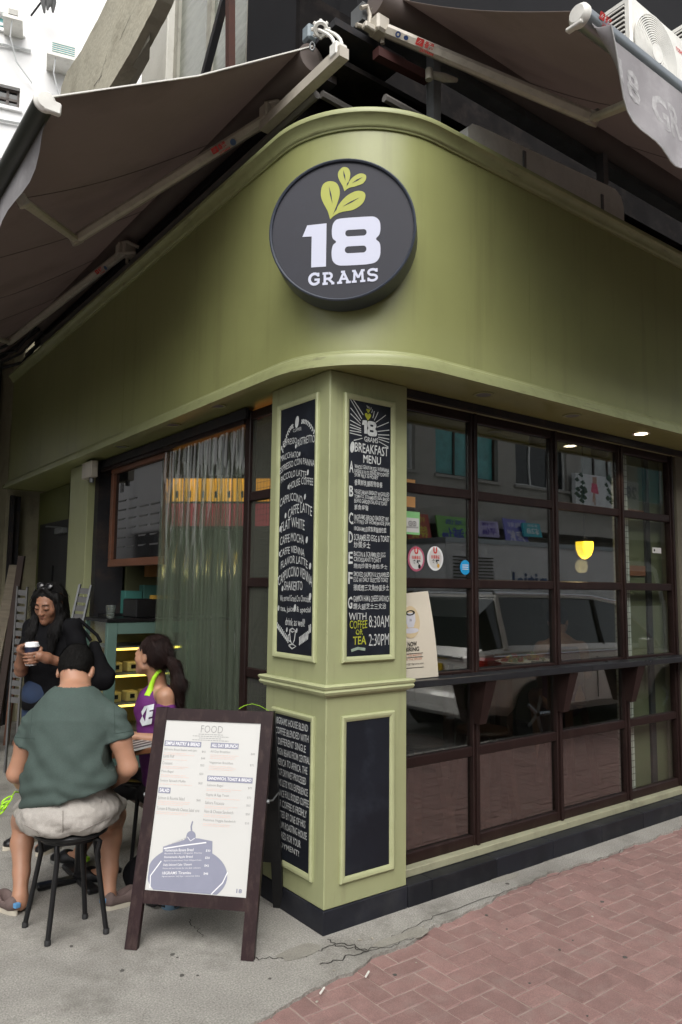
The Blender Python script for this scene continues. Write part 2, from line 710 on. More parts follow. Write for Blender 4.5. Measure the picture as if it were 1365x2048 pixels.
CONC_D = pm('cement_patch', (0.255, 0.243, 0.21), 0.9, 0.2, 6, bump=0.4, bscale=90, fine=0.2)
CRACK = pm('crack', (0.035, 0.032, 0.028), 0.95, 0.2, 10)
GROUT = pm('sand_joint', (0.33, 0.255, 0.225), 0.95, 0.25, 25, bump=0.3, bscale=200, dirt=(0.16, 0.12, 0.10), dscale=3, damt=0.6)
ASPH = pm('asphalt', (0.075, 0.074, 0.072), 0.85, 0.25, 3, bump=0.4, bscale=150, fine=0.3)
KERB = pm('kerb_stone', (0.27, 0.26, 0.24), 0.85, 0.2, 6, bump=0.3, bscale=80)
TAUPE = pm('awning_cloth', (0.255, 0.213, 0.195), 0.85, 0.10, 1.2, bump=0.06, bscale=300, dirt=(0.20, 0.172, 0.160), dscale=1.1, damt=0.5, transl=0.46, stain=((.17, .14, .125), (1.2, 1.2, 1.2), .6, .52))
CREAM = pm('cream_metal', (0.50, 0.46, 0.39), 0.42, 0.08, 10, dirt=(0.20, 0.17, 0.13), dscale=12, damt=0.45)
STEEL_D = pm('dark_steel', (0.030, 0.030, 0.033), 0.6, spec=.15, var=0.25, scale=5, dirt=(0.09, 0.06, 0.045), dscale=6, damt=0.5)
STEEL_G = pm('grey_steel', (0.20, 0.21, 0.215), 0.4, 0.2, 6, metal=0.4, dirt=(0.10, 0.09, 0.08), dscale=7, damt=0.5)
ALU = pm('aluminium_tube', (0.36, 0.39, 0.41), 0.32, 0.1, 6, metal=0.7)
WHITE = pm('white_plastic', (0.78, 0.77, 0.72), 0.45, 0.06, 8, dirt=(0.36, 0.34, 0.28), dscale=6, damt=0.35)
RED = pm('red_print', (0.55, 0.035, 0.03), 0.6, 0.15, 30)
BLACK = pm('black_paint', (0.009, 0.009, 0.010), 0.36, spec=.35, var=0.3, scale=10)
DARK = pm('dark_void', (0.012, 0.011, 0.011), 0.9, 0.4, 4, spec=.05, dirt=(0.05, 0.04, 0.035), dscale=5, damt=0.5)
GLASS = glass_mat('window_glass', 2.25, (0.70, 0.73, 0.71), wob=0.02)
GLASS_C = glass_mat('clear_glass', 1.25)
GLASS_D = pm('dark_window', (0.02, 0.024, 0.026), 0.08, 0.2, 3, rvar=0.04)


def brick_mat():
    mt = pm('red_paver', (0.262, 0.157, 0.142), 0.8, 0.16, 14, bump=0.35, bscale=160, dirt=(0.30, 0.225, 0.20), dscale=9, damt=0.6, objrand=0.13, fine=0.16, world=True, stain=((.15, .10, .09), (2.2, 2.2, 1), .5, .54))
    return mt


PAVER = brick_mat()
PAVER_R = pm('bright_red_paver', (0.33, 0.105, 0.08), 0.8, 0.14, 14, bump=0.35, bscale=160, dirt=(0.30, 0.16, 0.12), dscale=7, damt=0.4, fine=0.14, world=True)

# ------------------------------------------------------------------ ground, pavement, road
mb = MB()
mb.add([(-150, -150, -0.13), (150, -150, -0.13), (150, 150, -0.13), (-150, 150, -0.13)], [(0, 1, 2, 3)])
mb.build('road', ASPH, kind='structure')

edge_key = [(-6.0, -1.10), (-3.0, -0.72), (-1.5, -0.50), (-0.605, -0.391), (-0.262, -0.34), (0.222, -0.264), (0.798, -0.185), (1.452, -0.135), (2.248, -0.148), (2.82, -0.142), (5, -0.13), (16, -0.13)]


def edge_y(x):
    for (a, b) in zip(edge_key, edge_key[1:]):
        if a[0] <= x <= b[0]:
            t = (x - a[0]) / (b[0] - a[0])
            return a[1] + (b[1] - a[1]) * t
    return edge_key[-1][1]


pts = []
x = -6.0
while x < 16:
    n = mnoise.noise(Vector((x * 5, 0.3, 0))) * 0.03 + mnoise.noise(Vector((x * 23, 2.3, 0))) * 0.020
    pts.append((x, edge_y(x) + n))
    x += 0.03 if -1.5 < x < 3.6 else 0.4
pts.append((16, edge_y(16)))
poly = pts + [(16, 12), (-6, 12)]
mb = MB()
fr0 = lambda a, b, w=0.0: Vector((a, b, w))
mb.poly([poly], fr0, 0.0, 0.12)
concrete = mb.build('concrete_pavement', CONC, kind='structure')

mb = MB()
mb.add([(-6, -2.1, -0.0155), (16, -2.1, -0.0155), (16, 0.1, -0.0155), (-6, 0.1, -0.0155)], [(0, 1, 2, 3)])
mb.box(-6, 16, -2.1, 0.1, -0.12, -0.022)
paving = mb.build('brick_paving', GROUT, kind='structure')
kb = MB()
x = -6.0
while x < 16:
    kb.box(x, x + 0.985, -2.24, -2.105, -0.13, -0.010, c=0.012)
    x += 1.0
kb.build('kerb', KERB, kind='structure')

# herringbone pavers
W_ = 0.0915
cells = []
for k in range(-90, 190):
    for m in range(-60, 60):
        for (a, b, hor) in ((k + 4 * m, k, True), (k + 2 + 4 * m, k - 1, False)):
            x0, y0 = -6 + a * W_, -2.1 + b * W_
            x1, y1 = x0 + (2 if hor else 1) * W_, y0 + (1 if hor else 2) * W_
            if x1 < -6 or x0 > 15.9 or y0 < -2.105:
                continue
            cx, cy = (x0 + x1) / 2, (y0 + y1) / 2
            if y0 > edge_y(cx) + 0.05 or x0 < -5.9:
                continue
            cells.append((cx, cy, hor))
pmeshes = []
for v in range(3):
    b_ = MB()
    g = 0.0026
    b_.box(-W_ + g, W_ - g, -W_ / 2 + g, W_ / 2 - g, -0.04, 0, c=0.0025 + 0.001 * v)
    pmeshes.append([b_.mesh('brick', PAVER), b_.mesh('brick', PAVER_R)])


def vis(p, mg=60):
    d = Vector(p) - CAM
    z = d.dot(CF)
    if z < 0.2:
        return None
    x_ = d.dot(CR) / z * F_PX + IMG_W / 2
    y_ = -d.dot(CU) / z * F_PX + IMG_H / 2
    return z if (-mg < x_ < IMG_W + mg and -mg < y_ < IMG_H + mg) else None


seen = sorted([(vis((c[0], c[1], 0)), c) for c in cells if vis((c[0], c[1], 0))], key=lambda t: t[0])
near = set(c for _, c in seen[:298])
red_at = [on(690, 1862, 'Z', 0), on(735, 1850, 'Z', 0), on(610, 1925, 'Z', 0), on(860, 1800, 'Z', 0), on(905, 1640 + 150, 'Z', 0)]
rest = MB()
for c in cells:
    cx, cy, hor = c
    z = -0.012 + mnoise.noise(Vector((cx * 2, cy * 2, 0))) * 0.0012 + rnd.uniform(-0.0011, 0.0011)
    tl = (rnd.uniform(-0.008, 0.008), rnd.uniform(-0.008, 0.008), rnd.uniform(-0.012, 0.012) + (0 if hor else math.pi / 2))
    if c in near:
        red = any((Vector((cx, cy, 0)) - r_).length < 0.075 for r_ in red_at)
        o = bpy.data.objects.new('brick', pmeshes[rnd.randrange(3)][1 if red else 0])
        COL.objects.link(o)
        o.parent = paving
        o.location = (cx, cy, z)
        o.rotation_euler = tl
    else:
        rest.M = Matrix.Translation((cx, cy, z)) @ Matrix.Rotation(tl[2], 4, 'Z')
        rest.box(-W_ + 0.0026, W_ - 0.0026, -W_ / 2 + 0.0026, W_ / 2 - 0.0026, -0.035, 0)
rest.build('brick_field', PAVER, paving, kind='stuff')

# cracks, patches, spots on the concrete
def jag(p, q, n, amp, seed):
    p, q = Vector(p[:2]), Vector(q[:2])
    t = (q - p)
    nn = Vector((-t.y, t.x)).normalized()
    return [p + t * (i / n) + nn * (mnoise.noise(Vector((i * 0.7, seed, 0))) * amp * (0 if i in (0, n) else 1)) for i in range(n + 1)]


cr = MB()
crack_px = [((505, 1918), (600, 1917)), ((600, 1917), (670, 1890)), ((670, 1890), (735, 1905)), ((735, 1905), (640, 1930)), ((655, 1880), (735, 1902)),
            ((735, 1905), (850, 1870)), ((380, 1840), (405, 1875)), ((545, 1765), (560, 1790)), ((735, 1905), (880, 1830)), ((880, 1830), (1100, 1755)), ((1100, 1755), (1270, 1695))]
for i, (p, q) in enumerate(crack_px):
    path = jag(on(*p, 'Z', 0), on(*q, 'Z', 0), 14, 0.03, i * 3.1)
    cr.ribbon(path, 0.0065 if i < 5 else 0.0035, fr0, 0.0012 + 0.0002 * i)
cr.build('crack', CRACK, concrete)
pt = MB()
for i, (px, py, rx, ry) in enumerate([(1110, 1712, .16, .035), (1180, 1690, .09, .022), (1010, 1757, .10, .03), (830, 1868, .07, .045), (600, 1905, .11, .05), (790, 1880, .12, .03)]):
    p = on(px, py, 'Z', 0)
    ring = []
    for k in range(22):
        th = 2 * math.pi * k / 22
        s = 1 + 0.35 * mnoise.noise(Vector((math.cos(th) * 1.6 + i * 5, math.sin(th) * 1.6, 0.5)))
        ring.append((p.x + math.cos(th) * rx * s, p.y + math.sin(th) * ry * s))
    pt.poly([ring], fr0, 0.0016 + 0.0003 * i, 0.0012)
pt.build('cement_patch', CONC_D, concrete)
gum = MB()
for i in range(34):
    if i < 12:
        px, py = [(345, 1750 + 160), (395, 1952), (540, 1958), (355, 1916), (790, 1945), (985, 1790), (1015, 1768), (1120, 1895), (1205, 1800), (1250, 1910), (1060, 1962), (245, 1942)][i]
        p = on(px, py, 'Z', 0)
    else:
        p = Vector((rnd.uniform(-1.6, 3.0), rnd.uniform(-1.3, 1.8), 0))
        if 0 < p.x and p.y > -0.05:
            continue
    r_ = rnd.uniform(0.004, 0.011)
    z = 0.002 if p.y > edge_y(p.x) + 0.05 else -0.0085
    ring = [(p.x + math.cos(k * .785) * r_ * rnd.uniform(.7, 1.3), p.y + math.sin(k * .785) * r_ * rnd.uniform(.7, 1.3)) for k in range(8)]
    gum.poly([ring], fr0, z, 0.002)
gum.build('gum_spot', pm('old_gum', (0.085, 0.08, 0.072), 0.9, 0.2, 20), concrete, kind='stuff')
lit = MB()
for i in range(30):
    p = Vector((rnd.uniform(-1.2, 3.0), 0, 0))
    p.y = edge_y(p.x) + rnd.gauss(-0.12, 0.22)
    z = 0.002 if p.y > edge_y(p.x) + 0.03 else -0.010
    if 0 < p.x and p.y > -0.03:
        continue
    s = rnd.uniform(0.002, 0.005)
    lit.M = Matrix.Translation((p.x, p.y, z + s * .4)) @ Matrix.Rotation(rnd.uniform(0, 6), 4, 'Z')
    lit.box(-s * rnd.uniform(1, 3), s, -s, s * .6, -s * .4, s * .4)
lit.build('litter', pm('litter_grey', (0.36, 0.33, 0.28), 0.9, 0.4, 60), kind='stuff', label='scattered grit and paper scraps along the edge of the paving', cat='litter')
butt = MB()
for (px, py) in [(645, 1985), (735, 1952)]:
    p = on(px, py, 'Z', 0)
    d = Vector((0.018, 0.012, 0))
    butt.tube([p - d + Vector((0, 0, .006)), p + d + Vector((0, 0, .006))], 0.004, 7)
    butt.build('cigarette_butt', WHITE, label='white cigarette butt beside the brick paving' if px == 645 else 'white cigarette butt on the cracked concrete edge', cat='cigarette butt', smooth=40)
    butt = MB()


# ------------------------------------------------------------------ buildings around
def facade(name, label, cat, P0, ang, x0, x1, z0, z1, depth, wallm, wins, frm, group=None):
    """wall slab facing the frame normal with window openings as set-in frames and panes"""
    ux = Vector((math.cos(ang), math.sin(ang), 0))
    nn = Vector((ux.y, -ux.x, 0))
    fr = frame(P0, ux, (0, 0, 1), nn)
    rt = root(name, label, cat, tuple(fr((x0 + x1) / 2, 0, -depth / 2)), group)
    b_ = MB()
    holes = [[(a, c), (b, c), (b, d), (a, d)] for (a, b, c, d, *_r2) in wins]
    b_.poly([[(x0, z0), (x1, z0), (x1, z1), (x0, z1)]] + holes, fr, 0, 0.25)
    b_.build('wall', wallm, rt)
    b_ = MB()
    vs_ = [fr(x0, z0, -0.3), fr(x1, z0, -0.3), fr(x1, z1, -0.3), fr(x0, z1, -0.3), fr(x0, z0, -depth), fr(x1, z0, -depth), fr(x1, z1, -depth), fr(x0, z1, -depth)]
    b_.add(vs_, [(0, 1, 2, 3), (7, 6, 5, 4), (0, 4, 5, 1), (3, 2, 6, 7), (0, 3, 7, 4), (1, 5, 6, 2)])
    b_.build('building_core', DARK, rt)
    for (a, b, c, d, fm, pmt, nx, ny) in wins:
        f_ = MB()
        t = 0.05

        def bar(u0, u1, v0, v1):
            f_.add([fr(u, v, w) for w in (-0.10, -0.16) for (u, v) in ((u0, v0), (u1, v0), (u1, v1), (u0, v1))],
                   [(0, 1, 2, 3), (7, 6, 5, 4), (0, 4, 5, 1), (1, 5, 6, 2), (2, 6, 7, 3), (3, 7, 4, 0)])
        bar(a, b, c, c + t)
        bar(a, b, d - t, d)
        bar(a, a + t, c + t, d - t)
        bar(b - t, b, c + t, d - t)
        for i in range(1, nx):
            u = a + (b - a) * i / nx
            bar(u - t / 2, u + t / 2, c + t, d - t)
        for j in range(1, ny):
            v = c + (d - c) * j / ny
            bar(a + t, b - t, v - t / 2, v + t / 2)
        wobj = f_.build('window', fm, rt)
        p_ = MB()
        p_.add([fr(a, c, -0.135), fr(b, c, -0.135), fr(b, d, -0.135), fr(a, d, -0.135)], [(0, 1, 2, 3)])
        p_.build('pane', pmt, wobj)
        s_ = MB()
        s_.add([fr(u, v, w) for w in (0.06, -0.1) for (u, v) in ((a - .06, c - .07), (b + .06, c - .07), (b + .06, c - .004), (a - .06, c - .004))],
               [(0, 1, 2, 3), (7, 6, 5, 4), (0, 4, 5, 1), (1, 5, 6, 2), (2, 6, 7, 3), (3, 7, 4, 0)])
        s_.build('sill', wallm, wobj)
    return rt, fr


WBW = pm('white_wall', (0.93, 0.93, 0.93), 0.8, 0.04, 1.0, dirt=(0.80, 0.80, 0.79), dscale=0.6, damt=0.4)
GREYW = pm('grey_render', (0.42, 0.41, 0.38), 0.85, 0.15, 1.0, bump=0.2, bscale=30, dirt=(0.18, 0.17, 0.15), dscale=0.9, damt=0.5)
GREYD = pm('lane_shade_render', (0.16, 0.155, 0.14), 0.85, 0.15, 1.0, dirt=(0.08, 0.08, 0.075), dscale=0.8, damt=0.5)  # kept dark so the unseen lane block bounces little light
CREAMW = pm('cream_render', (0.47, 0.45, 0.38), 0.85, 0.12, 1.0, dirt=(0.25, 0.23, 0.19), dscale=0.8, damt=0.5)
TEALG = pm('teal_glass', (0.10, 0.36, 0.36), 0.15, 0.3, 6, rvar=0.05)
PALEG = pm('pale_glass', (0.42, 0.46, 0.45), 0.15, 0.25, 5, rvar=0.05)
BRFR = pm('bronze_frame', (0.05, 0.035, 0.028), 0.5)
WFR = pm('white_frame', (0.7, 0.72, 0.72), 0.5)

WA = R(-15)
WP0 = Vector((0.6, 12.0, 0))
wu = Vector((math.cos(WA), math.sin(WA), 0))
wnrm = Vector((wu.y, -wu.x, 0))


def wpx(x, y):
    d = ray(x, y)
    p = CAM + d * ((WP0 - CAM).dot(wnrm) / d.dot(wnrm))
    return (p - WP0).dot(wu), p.z


def wrect(x0, y0, x1, y1):
    a, d = wpx(x0, y0)
    b, c = wpx(x1, y1)
    return a, b, c, d


wins = []
for (x0, y0, x1, y1, fm, gm, nx, ny) in [(-60, 152, 38, 218, BRFR, GLASS_D, 4, 2), (-60, 5, 44, 68, WFR, TEALG, 4, 2), (-60, 302, 30, 362, WFR, PALEG, 3, 2), (-60, 430, 22, 490, WFR, PALEG, 3, 2)]:
    wins.append((*wrect(x0, y0, x1, y1), fm, gm, nx, ny))
wroot, wfr = facade('apartment_block', 'bright white apartment block seen beyond the awning, with small windows', 'building', WP0, WA, -14, 12, -0.1, 24, 8, WBW, wins, WFR)
pp = MB()
for (ya, yb) in ((88, 104), (240, 253)):
    a, c = wpx(-10, ya)
    b, d = wpx(62, yb)
    pp.tube([wfr(a, c, 0.05), wfr(b, d, 0.05)], 0.03, 6)
pp.build('drain_pipe', WFR, wroot, smooth=40)


def win_ac(name, label, px0, py0, px1, py1, mat_face, gm=None):
    a, b, c, d = wrect(px0, py0, px1, py1)
    rt = root(name, label, 'air conditioner', tuple(wfr((a + b) / 2, c, 0.2)), 'window air conditioners on the white block')
    q = MB()

    def bx(u0, u1, v0, v1, w0, w1, m=0):
        q.add([wfr(u, v, w) for w in (w1, w0) for (u, v) in ((u0, v0), (u1, v0), (u1, v1), (u0, v1))],
              [(0, 1, 2, 3), (7, 6, 5, 4), (0, 4, 5, 1), (1, 5, 6, 2), (2, 6, 7, 3), (3, 7, 4, 0)], m)
    bx(a, b, c, d, -0.1, 0.45)
    q.build('casing', WHITE, rt)
    q = MB()
    bx(a + .03, b - .03, c + .05, d - .03, 0.44, 0.455)
    gr = q.build('grille', mat_face, rt)
    q = MB()
    for k in range(5):
        v = c + .06 + (d - c - .1) * k / 4
        bx(a + .03, b - .03, v, v + .012, 0.455, 0.466)
    q.build('slat', WHITE, gr)
    q = MB()
    bx(a - .06, b + .06, c - .07, c - .01, -0.1, 0.52)
    q.build('shelf', WHITE, rt)
    q = MB()
    q.tube([wfr(a + .1, c - .07, .45), wfr(a + .08, c - .35, .4), wfr(a + .2, c - .7, .2), wfr(a + .5, c - 1.0, .1)], 0.014, 6)
    q.build('drain_hose', WFR, rt, smooth=40)
    return rt


win_ac('window_air_conditioner', 'small grey window air conditioner below teal windows on white block', 16, 45, 40, 70, STEEL_D)
win_ac('window_air_conditioner', 'larger white window air conditioner with teal grille on the white block', 101, 110, 150, 148, TEALG)
lr = MB()
a, c = wpx(62, 38)
b, d = wpx(135, -2)
lr.tube([wfr(a, c, .1), wfr(b, d, .9)], 0.02, 6)
cx, cz = wpx(100, 20)
lr.tube([wfr(*wpx(95, -4), .9), wfr(cx + .02, cz, .5)], 0.03, 6)
lr.tube([wfr(*wpx(109, -6), .9), wfr(cx + .02, cz, .5)], 0.03, 6)
lrr = root('laundry_bracket', 'metal laundry bracket with dark rag on the white block', 'bracket', tuple(wfr(cx, cz, .3)))
lr.build('rod', STEEL_D, lrr, smooth=40)
lr = MB()
for k in range(5):
    p0 = wfr(cx + rnd.uniform(-.1, .1), cz, .5)
    lr.tube([p0, p0 + Vector((rnd.uniform(-.08, .08), 0, -.2)), p0 + Vector((rnd.uniform(-.1, .1), 0, -rnd.uniform(.3, .5)))], [.05, .06, .02], 6)
lr.build('cloth', pm('grey_rag', (0.12, 0.12, 0.12), 0.9), lrr, smooth=60)

# row across the side street, seen mirrored in the shop window
OPP = Vector((0, -8.6, 0))
ow = []
for i in range(9):
    u = -4 - i * 2.7
    ow.append((u - 2.1, u, 4.1, 5.5, (BRFR, WFR)[i % 2], (GLASS_D, PALEG, TEALG)[i % 3], 3, 1))
for i in range(7):
    u = -4 - i * 3.5
    ow.append((u - 3.1, u, 0.3, 2.5, BRFR, GLASS_D, 3, 1))
orow, ofr = facade('street_row', 'grey rendered row of shops across the side street', 'building', OPP, R(180), -28, 6, -0.13, 7.2, 6, GREYW, ow, BRFR)
q = MB()
q.add([ofr(u, v, w) for w in (1.1, 0.0) for (u, v) in ((-28, 2.85), (6, 2.85), (6, 3.1), (-28, 3.1))], [(0, 1, 2, 3), (7, 6, 5, 4), (0, 4, 5, 1), (1, 5, 6, 2), (2, 6, 7, 3), (3, 7, 4, 0)])
q.build('canopy', GREYW, orow)


def refl(x, y, yv):             # point across the street that the window (plane Y = 0.145) mirrors at this pixel
    d = ray(x, y)
    p = CAM + d * ((0.145 - CAM.y) / d.y)
    d = Vector((d.x, -d.y, d.z))
    return p + d * ((yv - p.y) / d.y)


signs = [((820, 1025), (865, 1085), (.60, .12, .10), '特價', (.8, .7, .1)), ((880, 1030), (960, 1090), (.25, .55, .15), '大減價', (.05, .05, .4)), ((885, 1075), (950, 1110), (.45, .65, .05), '$199', (.6, .05, .1)),
         ((960, 1040), (1000, 1075), (.45, .40, .65), '平價', (.1, .05, .4)), ((1015, 1035), (1060, 1095), (.22, .22, .62), '海鮮', (.75, .72, .8)), ((1050, 1045), (1085, 1075), (.04, .42, .50), '$28', (.8, .8, .8)), ((820, 1075), (870, 1095), (.62, .50, .05), '$68', (.5, .05, .05))]
names = ['red bargain signboard', 'green sale signboard with blue print', 'lime price signboard', 'lilac signboard', 'blue seafood signboard with white print', 'teal price signboard', 'yellow price signboard']
for i, (p0, p1, colr, txt, tcol) in enumerate(signs):
    yv = -7.3 + 0.05 * i
    A, B = refl(*p0, yv), refl(*p1, yv)
    x0, x1, z0, z1 = min(A.x, B.x), max(A.x, B.x), min(A.z, B.z), max(A.z, B.z)
    rt = root('signboard', names[i] + ' hung under the canopy across the side street', 'sign', (x0, yv, z0), 'signboards under the canopy across the street')
    frs = frame((x1, yv, z0), (-1, 0, 0), (0, -0.2, 1), (0, 1, 0.2))
    q = MB()
    q.poly([[(0, 0), (x1 - x0, 0), (x1 - x0, z1 - z0), (0, z1 - z0)]], frs, 0, 0.03)
    q.build('panel', pm('sign_%d_paint' % i, colr, 0.5), rt)
    q = MB()
    put(q, txt, 0.08, x1 - x0 - 0.08, (z1 - z0) * .15, (z1 - z0) * .6, frs, bold=.02, w=0.004)
    put(q, txt, 0.1, (x1 - x0) * .8, (z1 - z0) * .7, (z1 - z0) * .9, frs, w=0.004)
    q.build('lettering', pm('sign_%d_print' % i, tcol, 0.5), rt, kind='stuff')

# billboard with a dancer and the number 28
A, B = refl(1150, 945, -8.4), refl(1240, 1025, -8.4)
rt = root('billboard', 'white billboard with a figure in a pink skirt across the side street', 'billboard', (A.x, -8.4, B.z))
frb = frame((B.x + .9, -8.35, B.z), (-1, 0, 0), (0, 0, 1), (0, 1, 0))
wbb, hbb = B.x + .9 - A.x, A.z - B.z
q = MB()
q.poly([[(0, 0), (wbb, 0), (wbb, hbb), (0, hbb)]], frb, 0, 0.12)
q.build('panel', pm('billboard_white', (0.75, 0.78, 0.80), 0.4), rt)
q = MB()
fx = wbb - (refl(1187, 980, -8.4).x - A.x)
q.ribbon([(fx, hbb * .12), (fx + .03, hbb * .55)], .07, frb, .003)
q.ribbon([(fx + .1, hbb * .2), (fx + .05, hbb * .55)], .06, frb, .0034)
q.ribbon([(fx, hbb * .75), (fx + .02, hbb * .95)], .2, frb, .0038)
q.build('figure', pm('poster_skin', (0.55, 0.32, 0.24), 0.5), rt)
q = MB()
q.poly([[(fx - .12, hbb * .75), (fx + .14, hbb * .77), (fx + .2, hbb * .48), (fx - .2, hbb * .45)]], frb, .0045)
q.build('skirt', pm('poster_pink', (0.75, 0.12, 0.22), 0.5), rt)
q = MB()
put(q, '28', 0.1, .65, hbb * .45, hbb * .85, frb, bold=.03, w=.003)
q.build('lettering', pm('poster_navy', (0.02, 0.02, 0.22), 0.5), rt)
q = MB()
for k in range(26):
    u0, v0 = (wbb - .15 + rnd.uniform(-.2, .1), rnd.uniform(.1, hbb)) if k < 13 else (fx - .7 + rnd.uniform(-.15, .15), rnd.uniform(.2, hbb))
    q.poly([[(u0 - .1, v0), (u0 + rnd.uniform(-.05, .05), v0 - .05), (u0 + .12, v0 + .02), (u0, v0 + .09)]], frb, .002 + .0002 * k)
q.build('leaf_print', pm('poster_green', (0.04, 0.09, 0.06), 0.6), rt)

# unseen near block darkens the lane; the white block mirrors in the menu board
lw = []
for i in range(6):
    for j in range(4):
        lw.append((2 + i * 3.2, 3.8 + i * 3.2, 1.2 + j * 3.0, 2.7 + j * 3.0, (BRFR, WFR)[(i + j) % 2], (GLASS_D, PALEG)[(i * j) % 2], 2, 1))
facade('lane_shade_block', 'unseen dark grey block set close across the lane to shade it', 'building', Vector((-3.7, 1.6, 0)), R(90), -0.2, 7.6, -0.13, 15, 6, GREYD, [w_ for w_ in lw if w_[1] < 7 and w_[3] < 14], WFR)
facade('lane_tower', 'white rendered block further up the lane', 'building', Vector((-3.9, 9.4, 0)), R(90), 0, 20, -0.13, 8.4, 6, WBW, [w_ for w_ in lw if w_[1] < 19 and w_[3] < 8], WFR)

# ------------------------------------------------------------------ the cafe building
cafe = root('cafe_building', 'corner cafe with rounded olive green fascia and brown window grid', 'building', (1.5, 1.5, 0))
FX, FY, FR_ = -0.11, -0.27, 0.55           # fascia planes and corner radius
ccx, ccy = FX + FR_, FY + FR_
L_END, R_END = 5.85, 6.2


def plan(s0=None, s1=None, na=26):
    """fascia plan path from the lane end round the corner to the side street, as (s, point, normal)"""
    out = []
    for y in np.linspace(L_END, ccy, 14):
        out.append((L_END - y, (FX, y), (-1, 0)))
    base = L_END - ccy
    for i in range(1, na):
        th = math.pi + (math.pi / 2) * i / na
        out.append((base + FR_ * (math.pi / 2) * i / na, (ccx + FR_ * math.cos(th), ccy + FR_ * math.sin(th)), (math.cos(th), math.sin(th))))
    b2 = base + FR_ * math.pi / 2
    for x in np.linspace(ccx, R_END, 14):
        out.append((b2 + x - ccx, (x, FY), (0, -1)))
    if s0 is None:
        return out
    res = []
    for (a, b) in zip(out, out[1:]):
        for s in (s0, s1):
            if a[0] <= s < b[0]:
                t = (s - a[0]) / (b[0] - a[0])
                lerp = lambda p, q: tuple(p[i] + (q[i] - p[i]) * t for i in range(2))
                res.append((s, lerp(a[1], b[1]), lerp(a[2], b[2])))
        if s0 < b[0] < s1:
            res.append(b)
    return sorted(res, key=lambda r_: r_[0])


S_LEN = plan()[-1][0]
sX = lambda X: S_LEN - (R_END - X)
sY = lambda Y: L_END - Y
cuts = [0.0, sY(4.62), sY(2.45), sX(1.17), sX(3.4), S_LEN - 1e-4]
for a, b in zip(cuts, cuts[1:]):
    pth = plan(a + 0.0012, b - 0.0012)
    q = MB()
    q.sweep([(0, 2.60), (0, 3.83), (-0.05, 3.83), (-0.05, 2.60)], [p[1] for p in pth], [p[2] for p in pth])
    q.build('fascia_panel', OLIVE, cafe, smooth=35)
pth = plan()
P_, N_ = [p[1] for p in pth], [p[2] for p in pth]
q = MB()
q.sweep([(0.0, 3.790), (0.010, 3.790), (0.013, 3.798), (0.019, 3.800), (0.023, 3.810), (0.033, 3.830), (0.046, 3.843), (0.051, 3.846), (0.057, 3.849), (0.060, 3.868), (0.055, 3.874), (-0.04, 3.874), (-0.04, 3.83)], P_, N_)
q.build('cornice', OLIVE_TRIM, cafe, smooth=50)
q = MB()
q.sweep([(0.001, 2.672), (0.010, 2.674), (0.014, 2.664), (0.026, 2.655), (0.030, 2.645), (0.030, 2.632), (0.036, 2.630), (0.036, 2.620), (0.042, 2.618), (0.042, 2.608), (0.048, 2.606), (0.048, 2.592), (0.001, 2.592)], P_, N_)
q.build('moulding', OLIVE_TRIM, cafe, smooth=30)
# soffit under the fascia
q = MB()
inner = [(R_END, 0.60), (0.3, 0.60), (0.3, L_END)]
q.poly([[(p[0] - n[0] * 0.003, p[1] - n[1] * 0.003) for p, n in zip(P_, N_)] + inner], fr0, 2.616, 0.014)
q.build('soffit', OLIVE, cafe)
# fascia end cap by the lane
q = MB()
q.box(FX, 0.3, L_END - 0.02, L_END - 0.002, 2.62, 3.82)
q.build('fascia_return', OLIVE, cafe)


def downlight(p, lit, where, r=0.042):
    lab = ('lit' if lit else 'unlit') + ' recessed downlight in the soffit ' + where
    rt = root('downlight', lab, 'light', (p[0], p[1], p[2]), 'downlights in the cafe soffit')
    q = MB()
    q.lathe([(r, 0), (r, -0.004), (r * 1.35, -0.006), (r * 1.4, 0.0)], 20, p)
    q.build('trim_ring', OLIVE_TRIM if not lit else WHITE, rt, smooth=40)
    q = MB()
    q.lathe([(0.001, -0.0035), (r * .98, -0.003), (r * .98, 0.0)], 20, p)
    q.build('lens', LIT if lit else STEEL_G, rt, smooth=40)
    if lit:
        ld = bpy.data.lights.new('downlight_lamp', 'SPOT')
        ld.energy = 5
        ld.color = (1, 0.82, 0.6)
        ld.spot_size = R(110)
        ld.shadow_soft_size = 0.03
        lo = bpy.data.objects.new('downlight_lamp', ld)
        COL.objects.link(lo)
        lo.parent = rt
        lo.matrix_parent_inverse = ROOTM[rt.name].inverted()
        lo.location = (p[0], p[1], p[2] - 0.02)


LIT = emit_mat('warm_lens', (1.0, 0.86, 0.62), 9.0)
for (px, py, lit, where) in [(1283, 867, True, 'above the street windows'), (968, 789, False, 'over the window bay beside the pillar'), (1145, 831, False, 'over the middle street window bay'), (433, 811, False, 'above the narrow wired window'), (345, 849, False, 'above the strip curtain'), (243, 893, False, 'above the wood framed menu board')]:
    p = on(px, py, 'Z', 2.6)
    downlight((p.x, p.y, 2.6005), lit, where)

# corner pillar
q = MB()
q.box(0, 0.5, 0, 0.53, 0.104, 2.60, c=0.004)
pillar = q.build('pillar', SAGE, cafe)
q = MB()
q.box(-0.006, 0.503, -0.006, 0.533, -0.02, 0.103, c=0.003)
q.build('plinth', BLACK_TILE, pillar)


def ledge_path():
    return [(0.53, 0.50)], None


